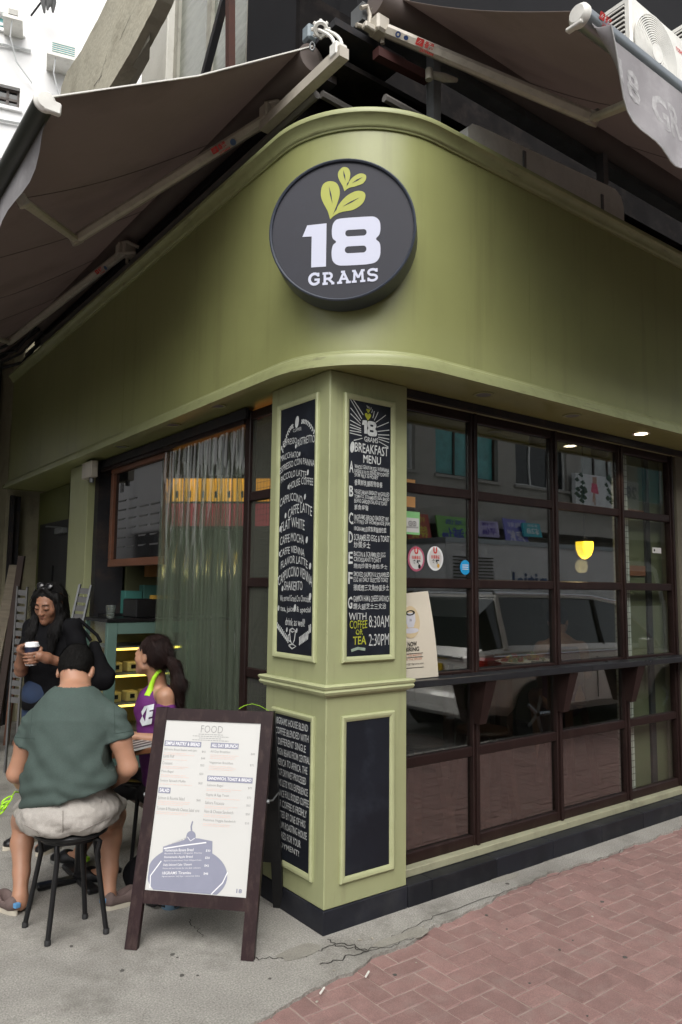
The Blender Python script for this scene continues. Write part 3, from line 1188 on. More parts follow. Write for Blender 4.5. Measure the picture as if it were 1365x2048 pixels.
lp = [((0.503, 0.36), (1, 0)), ((0.503, -0.003), (0.7071, -0.7071)), ((-0.003, -0.003), (-0.7071, -0.7071)), ((-0.003, 0.533), (-0.7071, 0.7071)), ((0.2, 0.533), (0, 1))]
prof = [(0, 1.045), (0.006, 1.045), (0.009, 1.052), (0.020, 1.056), (0.026, 1.068), (0.020, 1.078), (0.026, 1.083), (0.030, 1.094), (0.022, 1.100), (0, 1.102)]
q = MB()
k = len(prof)
vs_, fs = [], []
for (p, n) in lp:
    sc = 1.4142 if abs(n[0] * n[1]) > 0.1 else 1
    for (o, z) in prof:
        vs_.append((p[0] + n[0] * o * sc, p[1] + n[1] * o * sc, z))
for i in range(len(lp) - 1):
    for j in range(k):
        fs.append((i * k + j, i * k + (j + 1) % k, (i + 1) * k + (j + 1) % k, (i + 1) * k + j))
fs += [tuple(range(k)), tuple((len(lp) - 1) * k + j for j in range(k))[::-1]]
q.add(vs_, fs)
q.build('ledge_moulding', SAGE_TRIM, pillar, smooth=30)
FRR = lambda u0, v0: frame((u0, 0, v0), (1, 0, 0), (0, 0, 1), (0, -1, 0))           # on the side-street face
FRL = lambda u0, v0: frame((0, u0, v0), (0, -1, 0), (0, 0, 1), (-1, 0, 0))          # on the lane face


def moulding_frame(fr, w, h, parent, t=0.028):
    q = MB()
    prof = [(0, 0), (0, 0.011), (0.006, 0.017), (0.014, 0.016), (t - 0.004, 0.010), (t, 0.008), (t, 0)]
    cs = [(0, 0, 1, 1), (w, 0, -1, 1), (w, h, -1, -1), (0, h, 1, -1)]
    k = len(prof)
    vs_ = [fr(cx + sx * o, cy + sy * o, d) for (cx, cy, sx, sy) in cs for (o, d) in prof]
    fs = [(i * k + j, i * k + (j + 1) % k, ((i + 1) % 4) * k + (j + 1) % k, ((i + 1) % 4) * k + j) for i in range(4) for j in range(k)]
    q.add(vs_, fs)
    q.build('panel_moulding', SAGE_TRIM, parent, smooth=30)


BOARDS = {}
for nm, fr, w, h in [('bk', FRR(0.083, 1.197), 0.327, 1.302), ('blank', FRR(0.085, 0.202), 0.325, 0.750), ('coffee', FRL(0.456, 1.195), 0.372, 1.309), ('blend', FRL(0.454, 0.203), 0.369, 0.743)]:
    moulding_frame(fr, w, h, pillar)
    BOARDS[nm] = (fr, w, h)

# side-street window wall
GY0, GY1 = 0.12, 0.17
MX = [0.512, 1.14, 1.895, 2.646, 3.31]
RZ = [0.165, 0.645, 1.07, 1.58, 2.095, 2.555]
for i, x in enumerate(MX):
    w = 0.028
    q = MB()
    q.box(x - w, x + w, GY0, GY1, 0.14, 2.585, c=0.004)
    q.build('mullion', BROWN, cafe)
    q = MB()
    q.box(x - 0.012, x + 0.012, GY0 - 0.012, GY0 + 0.002, 0.14, 2.585, c=0.003)
    q.build('glazing_bead', BROWN, cafe)
for i in range(4):
    for j, z in enumerate(RZ):
        hh = 0.026 if j not in (0, 5) else 0.03
        q = MB()
        q.box(MX[i] + 0.0285, MX[i + 1] - 0.0285, GY0 + 0.004, GY1 - 0.004, z - hh, z + hh, c=0.004)
        q.build('window_rail', BROWN, cafe)
    for j in range(5):
        q = MB()
        q.box(MX[i] + 0.029, MX[i + 1] - 0.029, GY0 + 0.025, GY0 + 0.030, RZ[j] + 0.027, RZ[j + 1] - 0.027)
        q.build('pane', GLASS if i < 3 else GLASS_C, cafe)
q = MB()
q.box(0.50, 6, 0.02, 0.05, 2.56, 2.60)
q.build('shutter_track', STEEL_D, cafe)
q = MB()
q.box(0.50, 6, 0.052, 0.118, 2.575, 2.60)
q.build('head_strip', SAGE, cafe)
q = MB()
q.box(0.502, 3.4, 0.075, 0.175, 0.1, 0.139, c=0.003)
q.build('sill_strip', pm('worn_sill', (0.33, 0.325, 0.22), 0.6, 0.12, 6, dirt=(0.15, 0.145, 0.10), dscale=7, damt=0.6), cafe)
jx = [0.505, 0.667, 1.154, 1.639, 2.119, 2.584, 3.07, 3.55, 4.03, 4.5, 5.0]
for a, b in zip(jx, jx[1:]):
    q = MB()
    q.box(a + 0.0012, b - 0.0012, -0.008, 0.13, -0.03, 0.1 + rnd.uniform(-.001, .001), c=0.0025)
    q.build('plinth_tile', BLACK_TILE, cafe)
# ledge shelf outside with tapered brackets
SH = pm('black_shelf', (0.014, 0.015, 0.018), 0.30, spec=.35, var=0.3, scale=5, dirt=(0.06, 0.06, 0.065), dscale=4, damt=0.4)
for a, b in ((0.535, 2.066), (2.070, 3.75)):
    q = MB()
    q.box(a, b, -0.005, 0.119, 1.046, 1.082, c=0.003)
    q.build('shelf', SH, cafe)
for x in (1.14, 1.895, 2.646):
    q = MB()
    vs_ = []
    for s in (-1, 1):
        vs_ += [(x + s * 0.043, 0.117, 1.045), (x + s * 0.043, 0.008, 1.045), (x + s * 0.028, 0.075, 0.80), (x + s * 0.028, 0.117, 0.80)]
    q.add(vs_, [(0, 1, 2, 3), (7, 6, 5, 4), (0, 4, 5, 1), (1, 5, 6, 2), (2, 6, 7, 3), (3, 7, 4, 0)])
    q.build('shelf_bracket', BROWN, cafe)
# pier right of the windows
PIER = pm('stained_pier', (0.13, 0.12, 0.085), 0.8, 0.25, 2, bump=0.15, bscale=40, dirt=(0.05, 0.045, 0.035), dscale=2, damt=0.6, stretch=(1, 1, 0.3))
q = MB()
q.box(3.345, 6.2, 0.10, 0.6, 0.0, 2.6)
q.build('pier', PIER, cafe)

# lane side: narrow window, opening, jamb, alcove
LX0, LX1 = 0.085, 0.135
LYW = (0.545, 0.945)
for (a, b) in ((0.5305, 0.565), (0.905, 0.965)):
    q = MB()
    q.box(LX0, LX1, a, b, 0.02, 2.575, c=0.004)
    q.build('mullion', BROWN, cafe)
for z in (0.10, 0.63, 1.07, 1.575, 2.07, 2.55):
    q = MB()
    q.box(LX0 + .004, LX1 - .004, 0.5655, 0.9045, z - 0.026, z + 0.026, c=0.004)
    q.build('window_rail', BROWN, cafe)
WIRED = glass_mat('wired_glass', 1.5, (.75, .78, .72), .03, .20, hazecol=(.42, .44, .38))
for (a, b) in ((0.127, 0.603), (0.657, 1.043), (1.097, 1.548), (1.602, 2.043), (2.097, 2.523)):
    q = MB()
    q.box(LX0 + .02, LX0 + .026, 0.566, 0.904, a, b)
    pn = q.build('pane', WIRED, cafe)
    q = MB()
    y_ = 0.58
    while y_ < .90:
        q.box(LX0 + .0275, LX0 + .0285, y_ - .0008, y_ + .0008, a, b)
        y_ += .034
    z_ = a + .017
    while z_ < b:
        q.box(LX0 + .0287, LX0 + .0297, 0.566, 0.904, z_ - .0008, z_ + .0008)
        z_ += .034
    q.build('wire_grid', STEEL_D, pn, kind='stuff')
q = MB()
q.box(0.07, 0.15, 0.9655, 3.40, 2.505, 2.598, c=0.004)
q.build('opening_head', BROWN, cafe)
q = MB()
q.box(0.05, 0.068, 0.9, 3.4, 2.53, 2.59)
q.build('curtain_rail', STEEL_D, cafe)
q = MB()
q.box(0.06, 0.30, 3.40, 3.49, 0, 2.599)
q.build('jamb', STEEL_D, cafe)
q = MB()
q.box(0.0, 0.32, 3.492, 3.98, 0, 2.599, c=0.004)
q.build('side_pier', SAGE, cafe)
q = MB()
q.box(0.02, 0.10, 6.12, 6.25, 0, 2.55)
q.box(-0.02, 0.02, 6.05, 6.12, 0, 2.55)
q.build('door_post', STEEL_D, cafe)
q = MB()
q.box(-0.02, 2.2, 6.28, 9.5, 0, 6.0)
q.build('end_wall', pm('stained_cream_wall', (0.36, 0.33, 0.22), 0.85, 0.2, 1.5, bump=0.25, bscale=30, dirt=(0.13, 0.12, 0.09), dscale=3, damt=0.7), cafe)
q = MB()
q.box(-0.9, -0.021, 6.9, 7.2, 0, 6.0)
q.build('neighbour_wall', pm('neighbour_grey', (0.10, 0.10, 0.095), 0.85, 0.3, 2, dirt=(0.03, 0.03, 0.03), dscale=3, damt=0.7), cafe)
q = MB()
q.tube([(-0.10, 6.8, 0), (-0.10, 6.8, 6)], 0.05, 10)
q.build('drain_pipe', STEEL_G, cafe, smooth=40)
# alcove shell with grey door
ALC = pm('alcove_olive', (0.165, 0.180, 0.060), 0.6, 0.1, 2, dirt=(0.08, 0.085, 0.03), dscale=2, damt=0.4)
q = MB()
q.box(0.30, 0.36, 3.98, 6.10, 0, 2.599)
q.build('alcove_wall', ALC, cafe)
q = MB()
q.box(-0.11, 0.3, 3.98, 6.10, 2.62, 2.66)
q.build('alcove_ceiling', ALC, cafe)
d0, d1 = on(84, 1046, 'X', 0.28), on(153, 1040, 'X', 0.28)
DOORM = pm('charcoal_door', (0.022, 0.022, 0.022), 0.5, 0.2, 3)
q = MB()
y0, y1 = d0.y, d1.y
dz = (d0.z + d1.z) / 2
q.box(0.262, 0.299, y1, y0, 0.01, dz)
door = q.build('door', DOORM, cafe)
q = MB()
q.box(0.250, 0.2615, y1 + .05, y0 - .05, 0.03, dz - .05)
q.build('door_leaf', DOORM, door)
q = MB()
q.box(0.19, 0.249, y1 + .15, y1 + .42, dz - .15, dz - .09, c=0.005)
q.tube([(0.22, y1 + .3, dz - .085), (0.17, y1 + .6, dz - .06), (0.24, y1 + .9, dz - .04)], 0.01, 6)
q.build('door_closer', STEEL_G, door, smooth=40)
q = MB()
q.box(0.235, 0.2495, (y0 + y1) / 2 - .03, (y0 + y1) / 2 + .03, 1.45, 1.75)
q.build('vision_panel', BLACK, door)
# junction box on the side pier
bx_ = root('junction_box', 'cream electrical box fixed above the side pier', 'electrical box', (0, 3.75, 2.45))
p = on(180, 945, 'X', -0.03)
q = MB()
q.box(-0.06, -0.002, p.y - .12, p.y + .12, 2.44, 2.58, c=0.006)
q.build('casing', CREAM, bx_)
q = MB()
q.tube([(-.03, p.y - .05, 2.44), (-.03, p.y - .05, 2.40)], 0.02, 8)
q.build('gland', STEEL_G, bx_, smooth=40)
# wooden menu board frame in the opening
WOOD = pm('brown_wood', (0.155, 0.060, 0.030), 0.5, 0.25, 3, stretch=(1, 1, 6), bump=0.05, bscale=40)

# interior shell
TILEW = bpy.data.materials.new('small_white_tile')
TILEW.use_nodes = True
nt = TILEW.node_tree
bsdf = nt.nodes['Principled BSDF']
tcn = nd(nt, 'ShaderNodeTexCoord')
mpn = nd(nt, 'ShaderNodeMapping')
mpn.inputs['Rotation'].default_value = (R(90), 0, 0)
br = nd(nt, 'ShaderNodeTexBrick', offset=0.0, Scale=1.0)
br.inputs['Color1'].default_value = (0.42, 0.42, 0.38, 1)
br.inputs['Color2'].default_value = (0.36, 0.36, 0.33, 1)
br.inputs['Mortar'].default_value = (0.06, 0.06, 0.055, 1)
br.inputs['Mortar Size'].default_value = 0.002
br.inputs['Brick Width'].default_value = 0.045
br.inputs['Row Height'].default_value = 0.045
nt.links.new(tcn.outputs['Object'], mpn.inputs[0])
nt.links.new(mpn.outputs[0], br.inputs[0])
nt.links.new(br.outputs[0], bsdf.inputs['Base Color'])
bsdf.inputs['Roughness'].default_value = 0.25
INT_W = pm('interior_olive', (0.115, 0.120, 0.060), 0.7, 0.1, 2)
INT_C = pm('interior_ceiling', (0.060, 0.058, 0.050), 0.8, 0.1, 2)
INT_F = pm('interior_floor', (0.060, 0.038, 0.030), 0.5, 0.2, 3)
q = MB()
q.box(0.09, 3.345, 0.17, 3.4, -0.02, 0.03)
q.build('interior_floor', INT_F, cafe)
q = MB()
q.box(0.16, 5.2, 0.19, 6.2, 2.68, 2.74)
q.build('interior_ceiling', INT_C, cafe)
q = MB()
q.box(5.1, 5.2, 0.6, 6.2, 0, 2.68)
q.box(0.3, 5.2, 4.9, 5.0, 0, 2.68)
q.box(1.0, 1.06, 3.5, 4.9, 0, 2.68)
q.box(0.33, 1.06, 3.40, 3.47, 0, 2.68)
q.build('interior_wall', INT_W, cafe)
q = MB()
q.box(0.30, 0.499, 0.5305, 0.62, 0.02, 2.60)
q.build('tiled_pier', TILEW, cafe)
q = MB()
q.box(2.86, 3.34, 0.235, 0.30, 0.02, 2.67)
q.box(2.800, 2.859, 0.21, 0.30, 0.02, 2.67, m=1)
q.box(3.10, 3.16, 0.215, 0.234, 0.02, 2.67, m=2)
q.build('partition', [pm('partition_green', (0.10, 0.105, 0.06), 0.6, 0.15, 2), TILEW, STEEL_D], cafe)
q = MB()
q.box(2.862, 3.09, 0.222, 0.2345, 1.66, 1.735)
q.box(2.862, 3.09, 0.222, 0.2345, 2.10, 2.15)
q.build('dado_rail', WOOD, cafe)

# roof slab, dark recess above the fascia and the upper storey
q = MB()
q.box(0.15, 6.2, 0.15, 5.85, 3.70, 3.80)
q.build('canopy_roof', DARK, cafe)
UPW = pm('grey_cream_render', (0.46, 0.445, 0.37), 0.85, 0.12, 1.2, bump=0.25, bscale=25, dirt=(0.14, 0.13, 0.10), dscale=1.5, damt=0.55)
UPG = pm('upper_grey', (0.022, 0.022, 0.024), 0.9, spec=.08, var=0.15, scale=1.2)
q = MB()
q.box(0.55, 6.2, 0.52, 0.7, 3.8, 12)
q.build('upper_wall', UPG, cafe)
# upper lane-side storey: window bay, white column, cracked slab
def up(x, y, X):
    return on(x, y, 'X', X)


UX = 0.62
q = MB()
ya, yb = up(345, 60, UX).y, up(497, 60, UX).y
yc = up(296, 60, UX).y
q.box(UX - 0.02, UX + 0.3, yb - .02, 0.70, 3.8, 12)
q.box(UX + 0.05, UX + 0.3, yb, ya, 3.8, 5.6)
q.build('upper_lane_wall', UPG, cafe)
q = MB()
q.box(UX - 0.05, UX + 0.25, ya, yc, 3.8, 12, c=0.01)
q.build('white_column', pm('white_column_paint', (0.58, 0.57, 0.52), 0.75, 0.08, 2, bump=0.2, bscale=30, dirt=(0.30, 0.28, 0.22), dscale=3, damt=0.5), cafe)
q = MB()
q.box(UX + 0.10, UX + 0.3, yc, 8.0, 3.8, 6.6)
q.build('upper_render_wall', UPW, cafe)
# framed window between the column and the corner
wf = MB()
for (a, b) in ((yb, yb + .07), (ya - .09, ya - .002), ((ya + yb) / 2 - .045, (ya + yb) / 2 + .045)):
    wf.box(UX + .02, UX + .09, a, b, 5.6, 9)
wfo = wf.build('upper_window', pm('weathered_frame', (0.36, 0.35, 0.30), 0.7, 0.15, 5, dirt=(0.16, 0.15, 0.12), dscale=6, damt=0.6), cafe)
wf = MB()
wf.box(UX + .05, UX + .06, yb, ya, 5.6, 9)
wf.build('pane', pm('dusty_glass', (0.22, 0.235, 0.20), 0.2, 0.3, 5, stretch=(1, 1, 4)), wfo)
# slanting cracked slab
SLABM = pm('cracked_concrete', (0.56, 0.53, 0.42), 0.9, 0.15, 1.6, bump=0.5, bscale=22, dirt=(0.26, 0.23, 0.16), dscale=2.6, damt=0.6)
PX_ = -0.04
tp_ = [on(x, y, 'X', PX_) for (x, y) in ((232, -40), (218, -8), (190, 48), (163, 99), (134, 143), (123, 172), (119, 200))]
bt_ = [on(x, y, 'X', PX_) for (x, y) in ((226, 163), (240, 140), (260, 106), (280, 68), (296, 36), (316, -6), (330, -40))]
ring2 = []
for seg in (tp_, bt_):
    for i in range(len(seg) - 1):
        for t in np.linspace(0, 1, 6)[:-1]:
            p = seg[i].lerp(seg[i + 1], t)
            n = mnoise.noise(Vector((p.y * 9, p.z * 9, 0))) * 0.016
            ring2.append((p.y, p.z + n))
    ring2.append((seg[-1].y, seg[-1].z))
    if seg is tp_:
        ring2.append((6.2, seg[-1].z - .05))
        ring2.append((6.2, bt_[0].z))
q = MB()
q.poly([ring2], frame((PX_, 0, 0), (0, 1, 0), (0, 0, 1), (-1, 0, 0)), 0, 0.12)
slab = q.build('balcony_parapet', SLABM, cafe)
q = MB()
for i, (p, s) in enumerate([((214, 110), (198, 165)), ((204, 150), (188, 172)), ((262, 30), (240, 80))]):
    A, B = on(*p, 'X', PX_), on(*s, 'X', PX_)
    n_ = 10
    q.ribbon([(A.y + (B.y - A.y) * k / n_ + .05 * mnoise.noise(Vector((k * .8, i * 3.0, 0))), A.z + (B.z - A.z) * k / n_) for k in range(n_ + 1)], 0.006, frame((PX_, 0, 0), (0, 1, 0), (0, 0, 1), (-1, 0, 0)), .002)
q.build('crack', CRACK, slab)
q = MB()
q.tube([on(461, -20, 'X', .45), on(461, 190, 'X', .45)], 0.028, sq=True)
q.build('rusty_pole', pm('rust_brown', (0.06, 0.022, 0.015), 0.8, 0.3, 6), cafe)
q = MB()
q.tube([on(452, -10, 'X', .5), on(402, 180, 'X', .5)], 0.028, sq=True)
q.build('diagonal_strut', STEEL_D, cafe)
# second beam under the slab, next to the column
q = MB()
A, B, C_, D_ = on(300, 60, 'Z', 6.0), on(244, 150, 'Z', 6.0), on(268, 160, 'Z', 6.0), on(300, 100, 'Z', 6.0)
q.poly([[(A.x, A.y), (B.x, B.y), (C_.x, C_.y), (D_.x, D_.y)]], fr0, 6.0, 0.08)
q.build('edge_beam', UPW, cafe)

# steelwork above the fascia
st = root('awning_steelwork', 'dark steel beams and posts above the green cornice', 'steel frame', (1, 0.2, 3.9))
q = MB()
q.tube([(0.18, 0.05, 4.57), (6.2, 0.05, 4.57)], 0.05, sq=True)
q.build('beam', STEEL_G, st)
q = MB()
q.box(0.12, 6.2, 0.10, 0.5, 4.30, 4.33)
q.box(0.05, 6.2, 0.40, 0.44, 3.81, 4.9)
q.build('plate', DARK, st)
q = MB()
q.tube([(0.12, 0.2, 4.30), (0.12, 5.8, 4.30)], 0.045, sq=True)
q.build('beam', STEEL_D, st)
q = MB()
q.box(0.02, 0.5, 0.02, 6, 4.42, 4.46)
q.build('plate', STEEL_D, st)
p = on(868, 225, 'Y', -0.05)
for x in (p.x, p.x + 1.6, p.x + 3.2):
    q = MB()
    q.box(x - .028, x + .028, -0.078, -0.022, 3.80, 4.52)
    q.build('post', STEEL_G, st)
q = MB()
q.tube([(p.x - .4, -0.03, 4.34), (p.x - .03, -0.03, 4.36)], 0.025, sq=True)
q.build('red_brace', pm('rust_red', (0.045, 0.010, 0.008), 0.7, 0.2, 6), st)
q = MB()
for (a, b) in (((0.35, 0.02, 4.16), (6, 0.02, 4.13)), ((0.0, 0.15, 4.10), (0.0, 5.8, 4.12)), ((0.1, 0.25, 4.2), (5.8, 0.3, 4.0))):
    q.tube([a, tuple((Vector(a) + Vector(b)) / 2 + Vector((0, 0, -.02))), b], 0.022, 7)
q.build('conduit', pm('conduit_grey', (0.16, 0.15, 0.14), 0.6), st, smooth=40)
# rubble and rags in the recess behind the cornice
q = MB()
for i in range(40):
    s = rnd.uniform(0.03, 0.09)
    q.M = Matrix.Translation((rnd.uniform(0.12, 0.6), rnd.uniform(0.12, 0.7), 3.83 + s * .5)) @ Matrix.Rotation(rnd.uniform(0, 6), 4, (rnd.random(), rnd.random(), .3))
    q.box(-s, s, -s * .6, s * .6, -s * .5, s * .5)
q.M = None
q.build('rubble', pm('rubble_dust', (0.07, 0.058, 0.048), 0.95, 0.4, 9), kind='stuff', label='dusty rubble lying in the dark recess behind the cornice', cat='rubble')
# white duct pieces along the side street
dct = root('white_duct', 'long white rounded duct resting behind the right cornice', 'duct', (1.5, -0.12, 3.93))
A, B = on(945, 236, 'Y', -0.14), on(1232, 372, 'Y', -0.14)
q = MB()
zt = A.z - 0.05
pr = [(A.x - .05, zt - .10), (A.x - .06, zt - .04), (A.x - .02, zt), (A.x + .04, zt + .01), (B.x - .04, B.z - .04), (B.x + .03, B.z - .07), (B.x + .06, B.z - .14), (B.x + .06, 3.80), (A.x - .05, 3.80)]
q.poly([pr], frame((0, -0.16, 0), (1, 0, 0), (0, 0, 1), (0, -1, 0)), 0, 0.12)
q.build('duct_body', WHITE, dct)
for t in (0.30, 0.86):
    x = A.x + (B.x - A.x) * t
    q = MB()
    q.box(x - .012, x + .012, -0.168, -0.159, 3.85, zt + .005)
    q.build('strap', STEEL_G, dct)

# ------------------------------------------------------------------ round sign
SIGN_N = Vector((-1, -1, 0)).normalized()
sc = Vector((-0.068, -0.172, 3.215))
sg = root('round_sign', 'round charcoal 18 GRAMS sign on the rounded green fascia corner', 'sign', tuple(sc))
SGD = pm('sign_charcoal', (0.026, 0.027, 0.037), 0.5, 0.12, 3, dirt=(0.036, 0.038, 0.052), dscale=3, damt=0.5, spec=.25)
SGR = pm('sign_rim', (0.040, 0.048, 0.066), 0.4, 0.15, 6)
SGW = pm('sign_white', (0.50, 0.52, 0.64), 0.4, 0.02, 3)
SGL = pm('sign_lime', (0.32, 0.34, 0.02), 0.4, 0.06, 6)
RAD = 0.347
q = MB()
q.lathe([(RAD - .012, -0.13), (RAD, -0.126), (RAD, 0.010), (RAD - .006, 0.014), (RAD - .012, 0.010), (RAD - .014, -0.004), (RAD - .10, -0.006), (RAD - .10, -0.13)], 72, sc, SIGN_N)
q.build('rim', SGR, sg, smooth=35)
q = MB()
q.lathe([(0.0005, 0.0), (RAD - .0135, 0.0)], 72, sc, SIGN_N)
face = q.build('face', SGD, sg)
su_ = Vector((0.7071, -0.7071, 0))
frs = lambda x, y, w=0.0: sc + su_ * ((x - 664) / 585 * RAD) + Vector((0, 0, 1)) * (-(y - 682) / 572 * RAD) + SIGN_N * (0.0015 + w)


def smooth_loop(pts, n=4):
    out, k = [], len(pts)
    for i in range(k):
        p0, p1, p2, p3 = [Vector(pts[(i + j - 1) % k]) for j in range(4)]
        for t in range(n):
            s = t / n
            out.append(tuple(0.5 * ((2 * p1) + (-p0 + p2) * s + (2 * p0 - 5 * p1 + 4 * p2 - p3) * s * s + (-p0 + 3 * p1 - 3 * p2 + p3) * s ** 3)))
    return out


def rrect(x0, x1, y0, y1, r, n=5):
    out = []
    for (cx, cy, a0) in ((x1 - r, y1 - r, 0), (x0 + r, y1 - r, 90), (x0 + r, y0 + r, 180), (x1 - r, y0 + r, 270)):
        for i in range(n + 1):
            a = R(a0 + 90 * i / n)
            out.append((cx + r * math.cos(a), cy + r * math.sin(a)))
    return out


def leafline(tip, body, n=5):
    """smooth leaf outline with a sharp tip"""
    pts = [Vector(p) for p in [tip] + body + [tip]]
    out = [tuple(pts[0])]
    for i in range(len(pts) - 1):
        p0, p1, p2, p3 = pts[max(i - 1, 0)], pts[i], pts[i + 1], pts[min(i + 2, len(pts) - 1)]
        for t in range(1, n + 1):
            s = t / n
            out.append(tuple(0.5 * ((2 * p1) + (-p0 + p2) * s + (2 * p0 - 5 * p1 + 4 * p2 - p3) * s * s + (-p0 + 3 * p1 - 3 * p2 + p3) * s ** 3)))
    return out[:-1]


eight = [(640, 592), (700, 588), (780, 587), (860, 587), (920, 592), (958, 625), (968, 680), (960, 735), (933, 770), (960, 800), (969, 850), (962, 915), (930, 955), (870, 968), (780, 970), (690, 970), (630, 962), (592, 925), (583, 860), (592, 805), (618, 776), (590, 745), (583, 690), (590, 635), (612, 603)]
EIGHT = [smooth_loop(eight), rrect(690, 859, 686, 738, 25), rrect(688, 859, 818, 873, 27)]
ONE = [(385, 630), (540, 622), (540, 970), (422, 972), (422, 722), (347, 722)]
q = MB()
q.poly([ONE], frs, 0.0)
q.poly(EIGHT, frs, 0.0)
dep = [0]


def stroke(pts, wd=20):
    dep[0] += 1
    q.ribbon(pts, wd, frs, 0.0003 + 0.00005 * dep[0])


def arcpts(cx, cy, rx, ry, a0, a1, n=14):
    return [(cx + rx * math.cos(R(a0 + (a1 - a0) * i / n)), cy + ry * math.sin(R(a0 + (a1 - a0) * i / n))) for i in range(n + 1)]


tl = lambda pts: [(x, y - (x - 670) * 0.028) for (x, y) in pts]
# G R A M S in a slab face
stroke(tl(arcpts(450, 1060, 40, 42, -40, -320)), 22)
stroke(tl([(480, 1012), (480, 1042)]), 16)
stroke(tl([(450, 1066), (492, 1066)]), 18)
stroke(tl([(482, 1066), (482, 1096)]), 18)
for pts in ([(532, 1018), (532, 1102)], [(514, 1022), (560, 1022)], [(514, 1104), (556, 1104)], [(532, 1066), (566, 1066)], [(560, 1066), (600, 1106)], [(584, 1104), (608, 1104)]):
    stroke(tl(pts), 19)
stroke(tl(arcpts(562, 1044, 24, 22, -90, 90)), 19)
for pts in ([(648, 1104), (684, 1018)], [(678, 1018), (718, 1104)], [(660, 1020), (692, 1020)], [(660, 1076), (708, 1076)], [(630, 1105), (670, 1105)], [(700, 1105), (738, 1105)]):
    stroke(tl(pts), 18)
for pts in ([(764, 1104), (768, 1020)], [(768, 1020), (796, 1076)], [(796, 1076), (826, 1020)], [(826, 1020), (832, 1104)], [(748, 1020), (776, 1020)], [(818, 1020), (846, 1020)], [(746, 1105), (784, 1105)], [(812, 1105), (852, 1105)]):
    stroke(tl(pts), 17)
stroke(tl(arcpts(908, 1040, 32, 22, -20, -270)), 19)
stroke(tl(arcpts(908, 1084, 34, 22, -90, 160)), 19)
stroke(tl([(940, 1012), (940, 1040)]), 15)
stroke(tl([(876, 1082), (876, 1110)]), 15)
q.build('lettering', SGW, face)
q = MB()
LEAVES = [((568, 592), [(548, 525), (505, 440), (490, 375), (508, 302), (562, 280), (618, 302), (643, 370), (630, 445), (596, 540)]),
          ((566, 594), [(606, 530), (645, 465), (705, 405), (780, 374), (835, 388), (847, 428), (822, 482), (752, 525), (660, 538), (604, 562)]),
          ((680, 370), [(664, 325), (632, 262), (629, 212), (662, 174), (704, 180), (725, 222), (719, 275), (698, 325)]),
          ((681, 370), [(706, 312), (745, 262), (800, 234), (845, 246), (852, 278), (828, 315), (770, 335), (716, 346)])]
for i, (tp, bd) in enumerate(LEAVES):
    q.poly([leafline(tp, bd)], frs, 0.0004 * (i % 2))
q.build('leaf_emblem', SGL, face)
q = MB()
for i, (a, b) in enumerate([((555, 320), (586, 466)), ((664, 496), (800, 430)), ((669, 198), (688, 286)), ((740, 308), (826, 264)), ((598, 540), (628, 490)), ((697, 328), (716, 292))]):
    a, b = Vector(a), Vector(b)
    n_ = Vector((-(b - a).y, (b - a).x)).normalized() * 6
    q.poly([[tuple(a), tuple((a + b) / 2 + n_), tuple(b), tuple((a + b) / 2 - n_)]], frs, 0.0012)
q.build('leaf_vein', SGD, face)
q = MB()
q.lathe([(0.24, -0.30), (0.24, -0.11)], 24, sc, SIGN_N)
q.build('mounting_drum', SGR, sg)

# ------------------------------------------------------------------ chalkboards on the pillar
labels = {'bk': 'tall chalkboard headed BREAKFAST MENU on the pillar', 'blank': 'blank black chalkboard low on the pillar', 'coffee': 'tall chalkboard of espresso and latte names on the pillar', 'blend': 'low chalkboard about the house blend coffee'}
CB = {}
for nm, (fr, w, h) in BOARDS.items():
    rt = root('chalkboard', labels[nm], 'chalkboard', tuple(fr(w / 2, 0, 0)), 'chalkboards on the corner pillar')
    q = MB()
    q.poly([[(0.0285, 0.0285), (w - 0.0285, 0.0285), (w - 0.0285, h - 0.0285), (0.0285, h - 0.0285)]], fr, 0.005, 0.0045)
    CB[nm] = (rt, q.build('slate', CHALK, rt))


def boardframe(nm):
    fr, w, h = BOARDS[nm]
    return lambda u, v, z=0.0: fr(0.0285 + u * (w - 0.057), 0.0285 + v * (h - 0.057), 0.0055 + z)


def lines(nm, items, ytop, ybot, mat=None, name='lettering'):
    fr = boardframe(nm)
    q = MB()
    for it in items:
        txt, u0, u1, yc, hh = it[:5]
        arc = it[5] if len(it) > 5 else 0.0
        bold = it[6] if len(it) > 6 else (0.0 if nm == 'coffee' else 0.010)
        sk = it[7] if len(it) > 7 else 0.0
        S = ybot - ytop
        put(q, txt, u0, u1, (ybot - yc - hh / 2) / S, (ybot - yc + hh / 2) / S, fr, arc=arc, bold=bold, skew=sk, wob=0.0012)
    q.build(name, mat or CHALKW, CB[nm][1], kind='stuff')


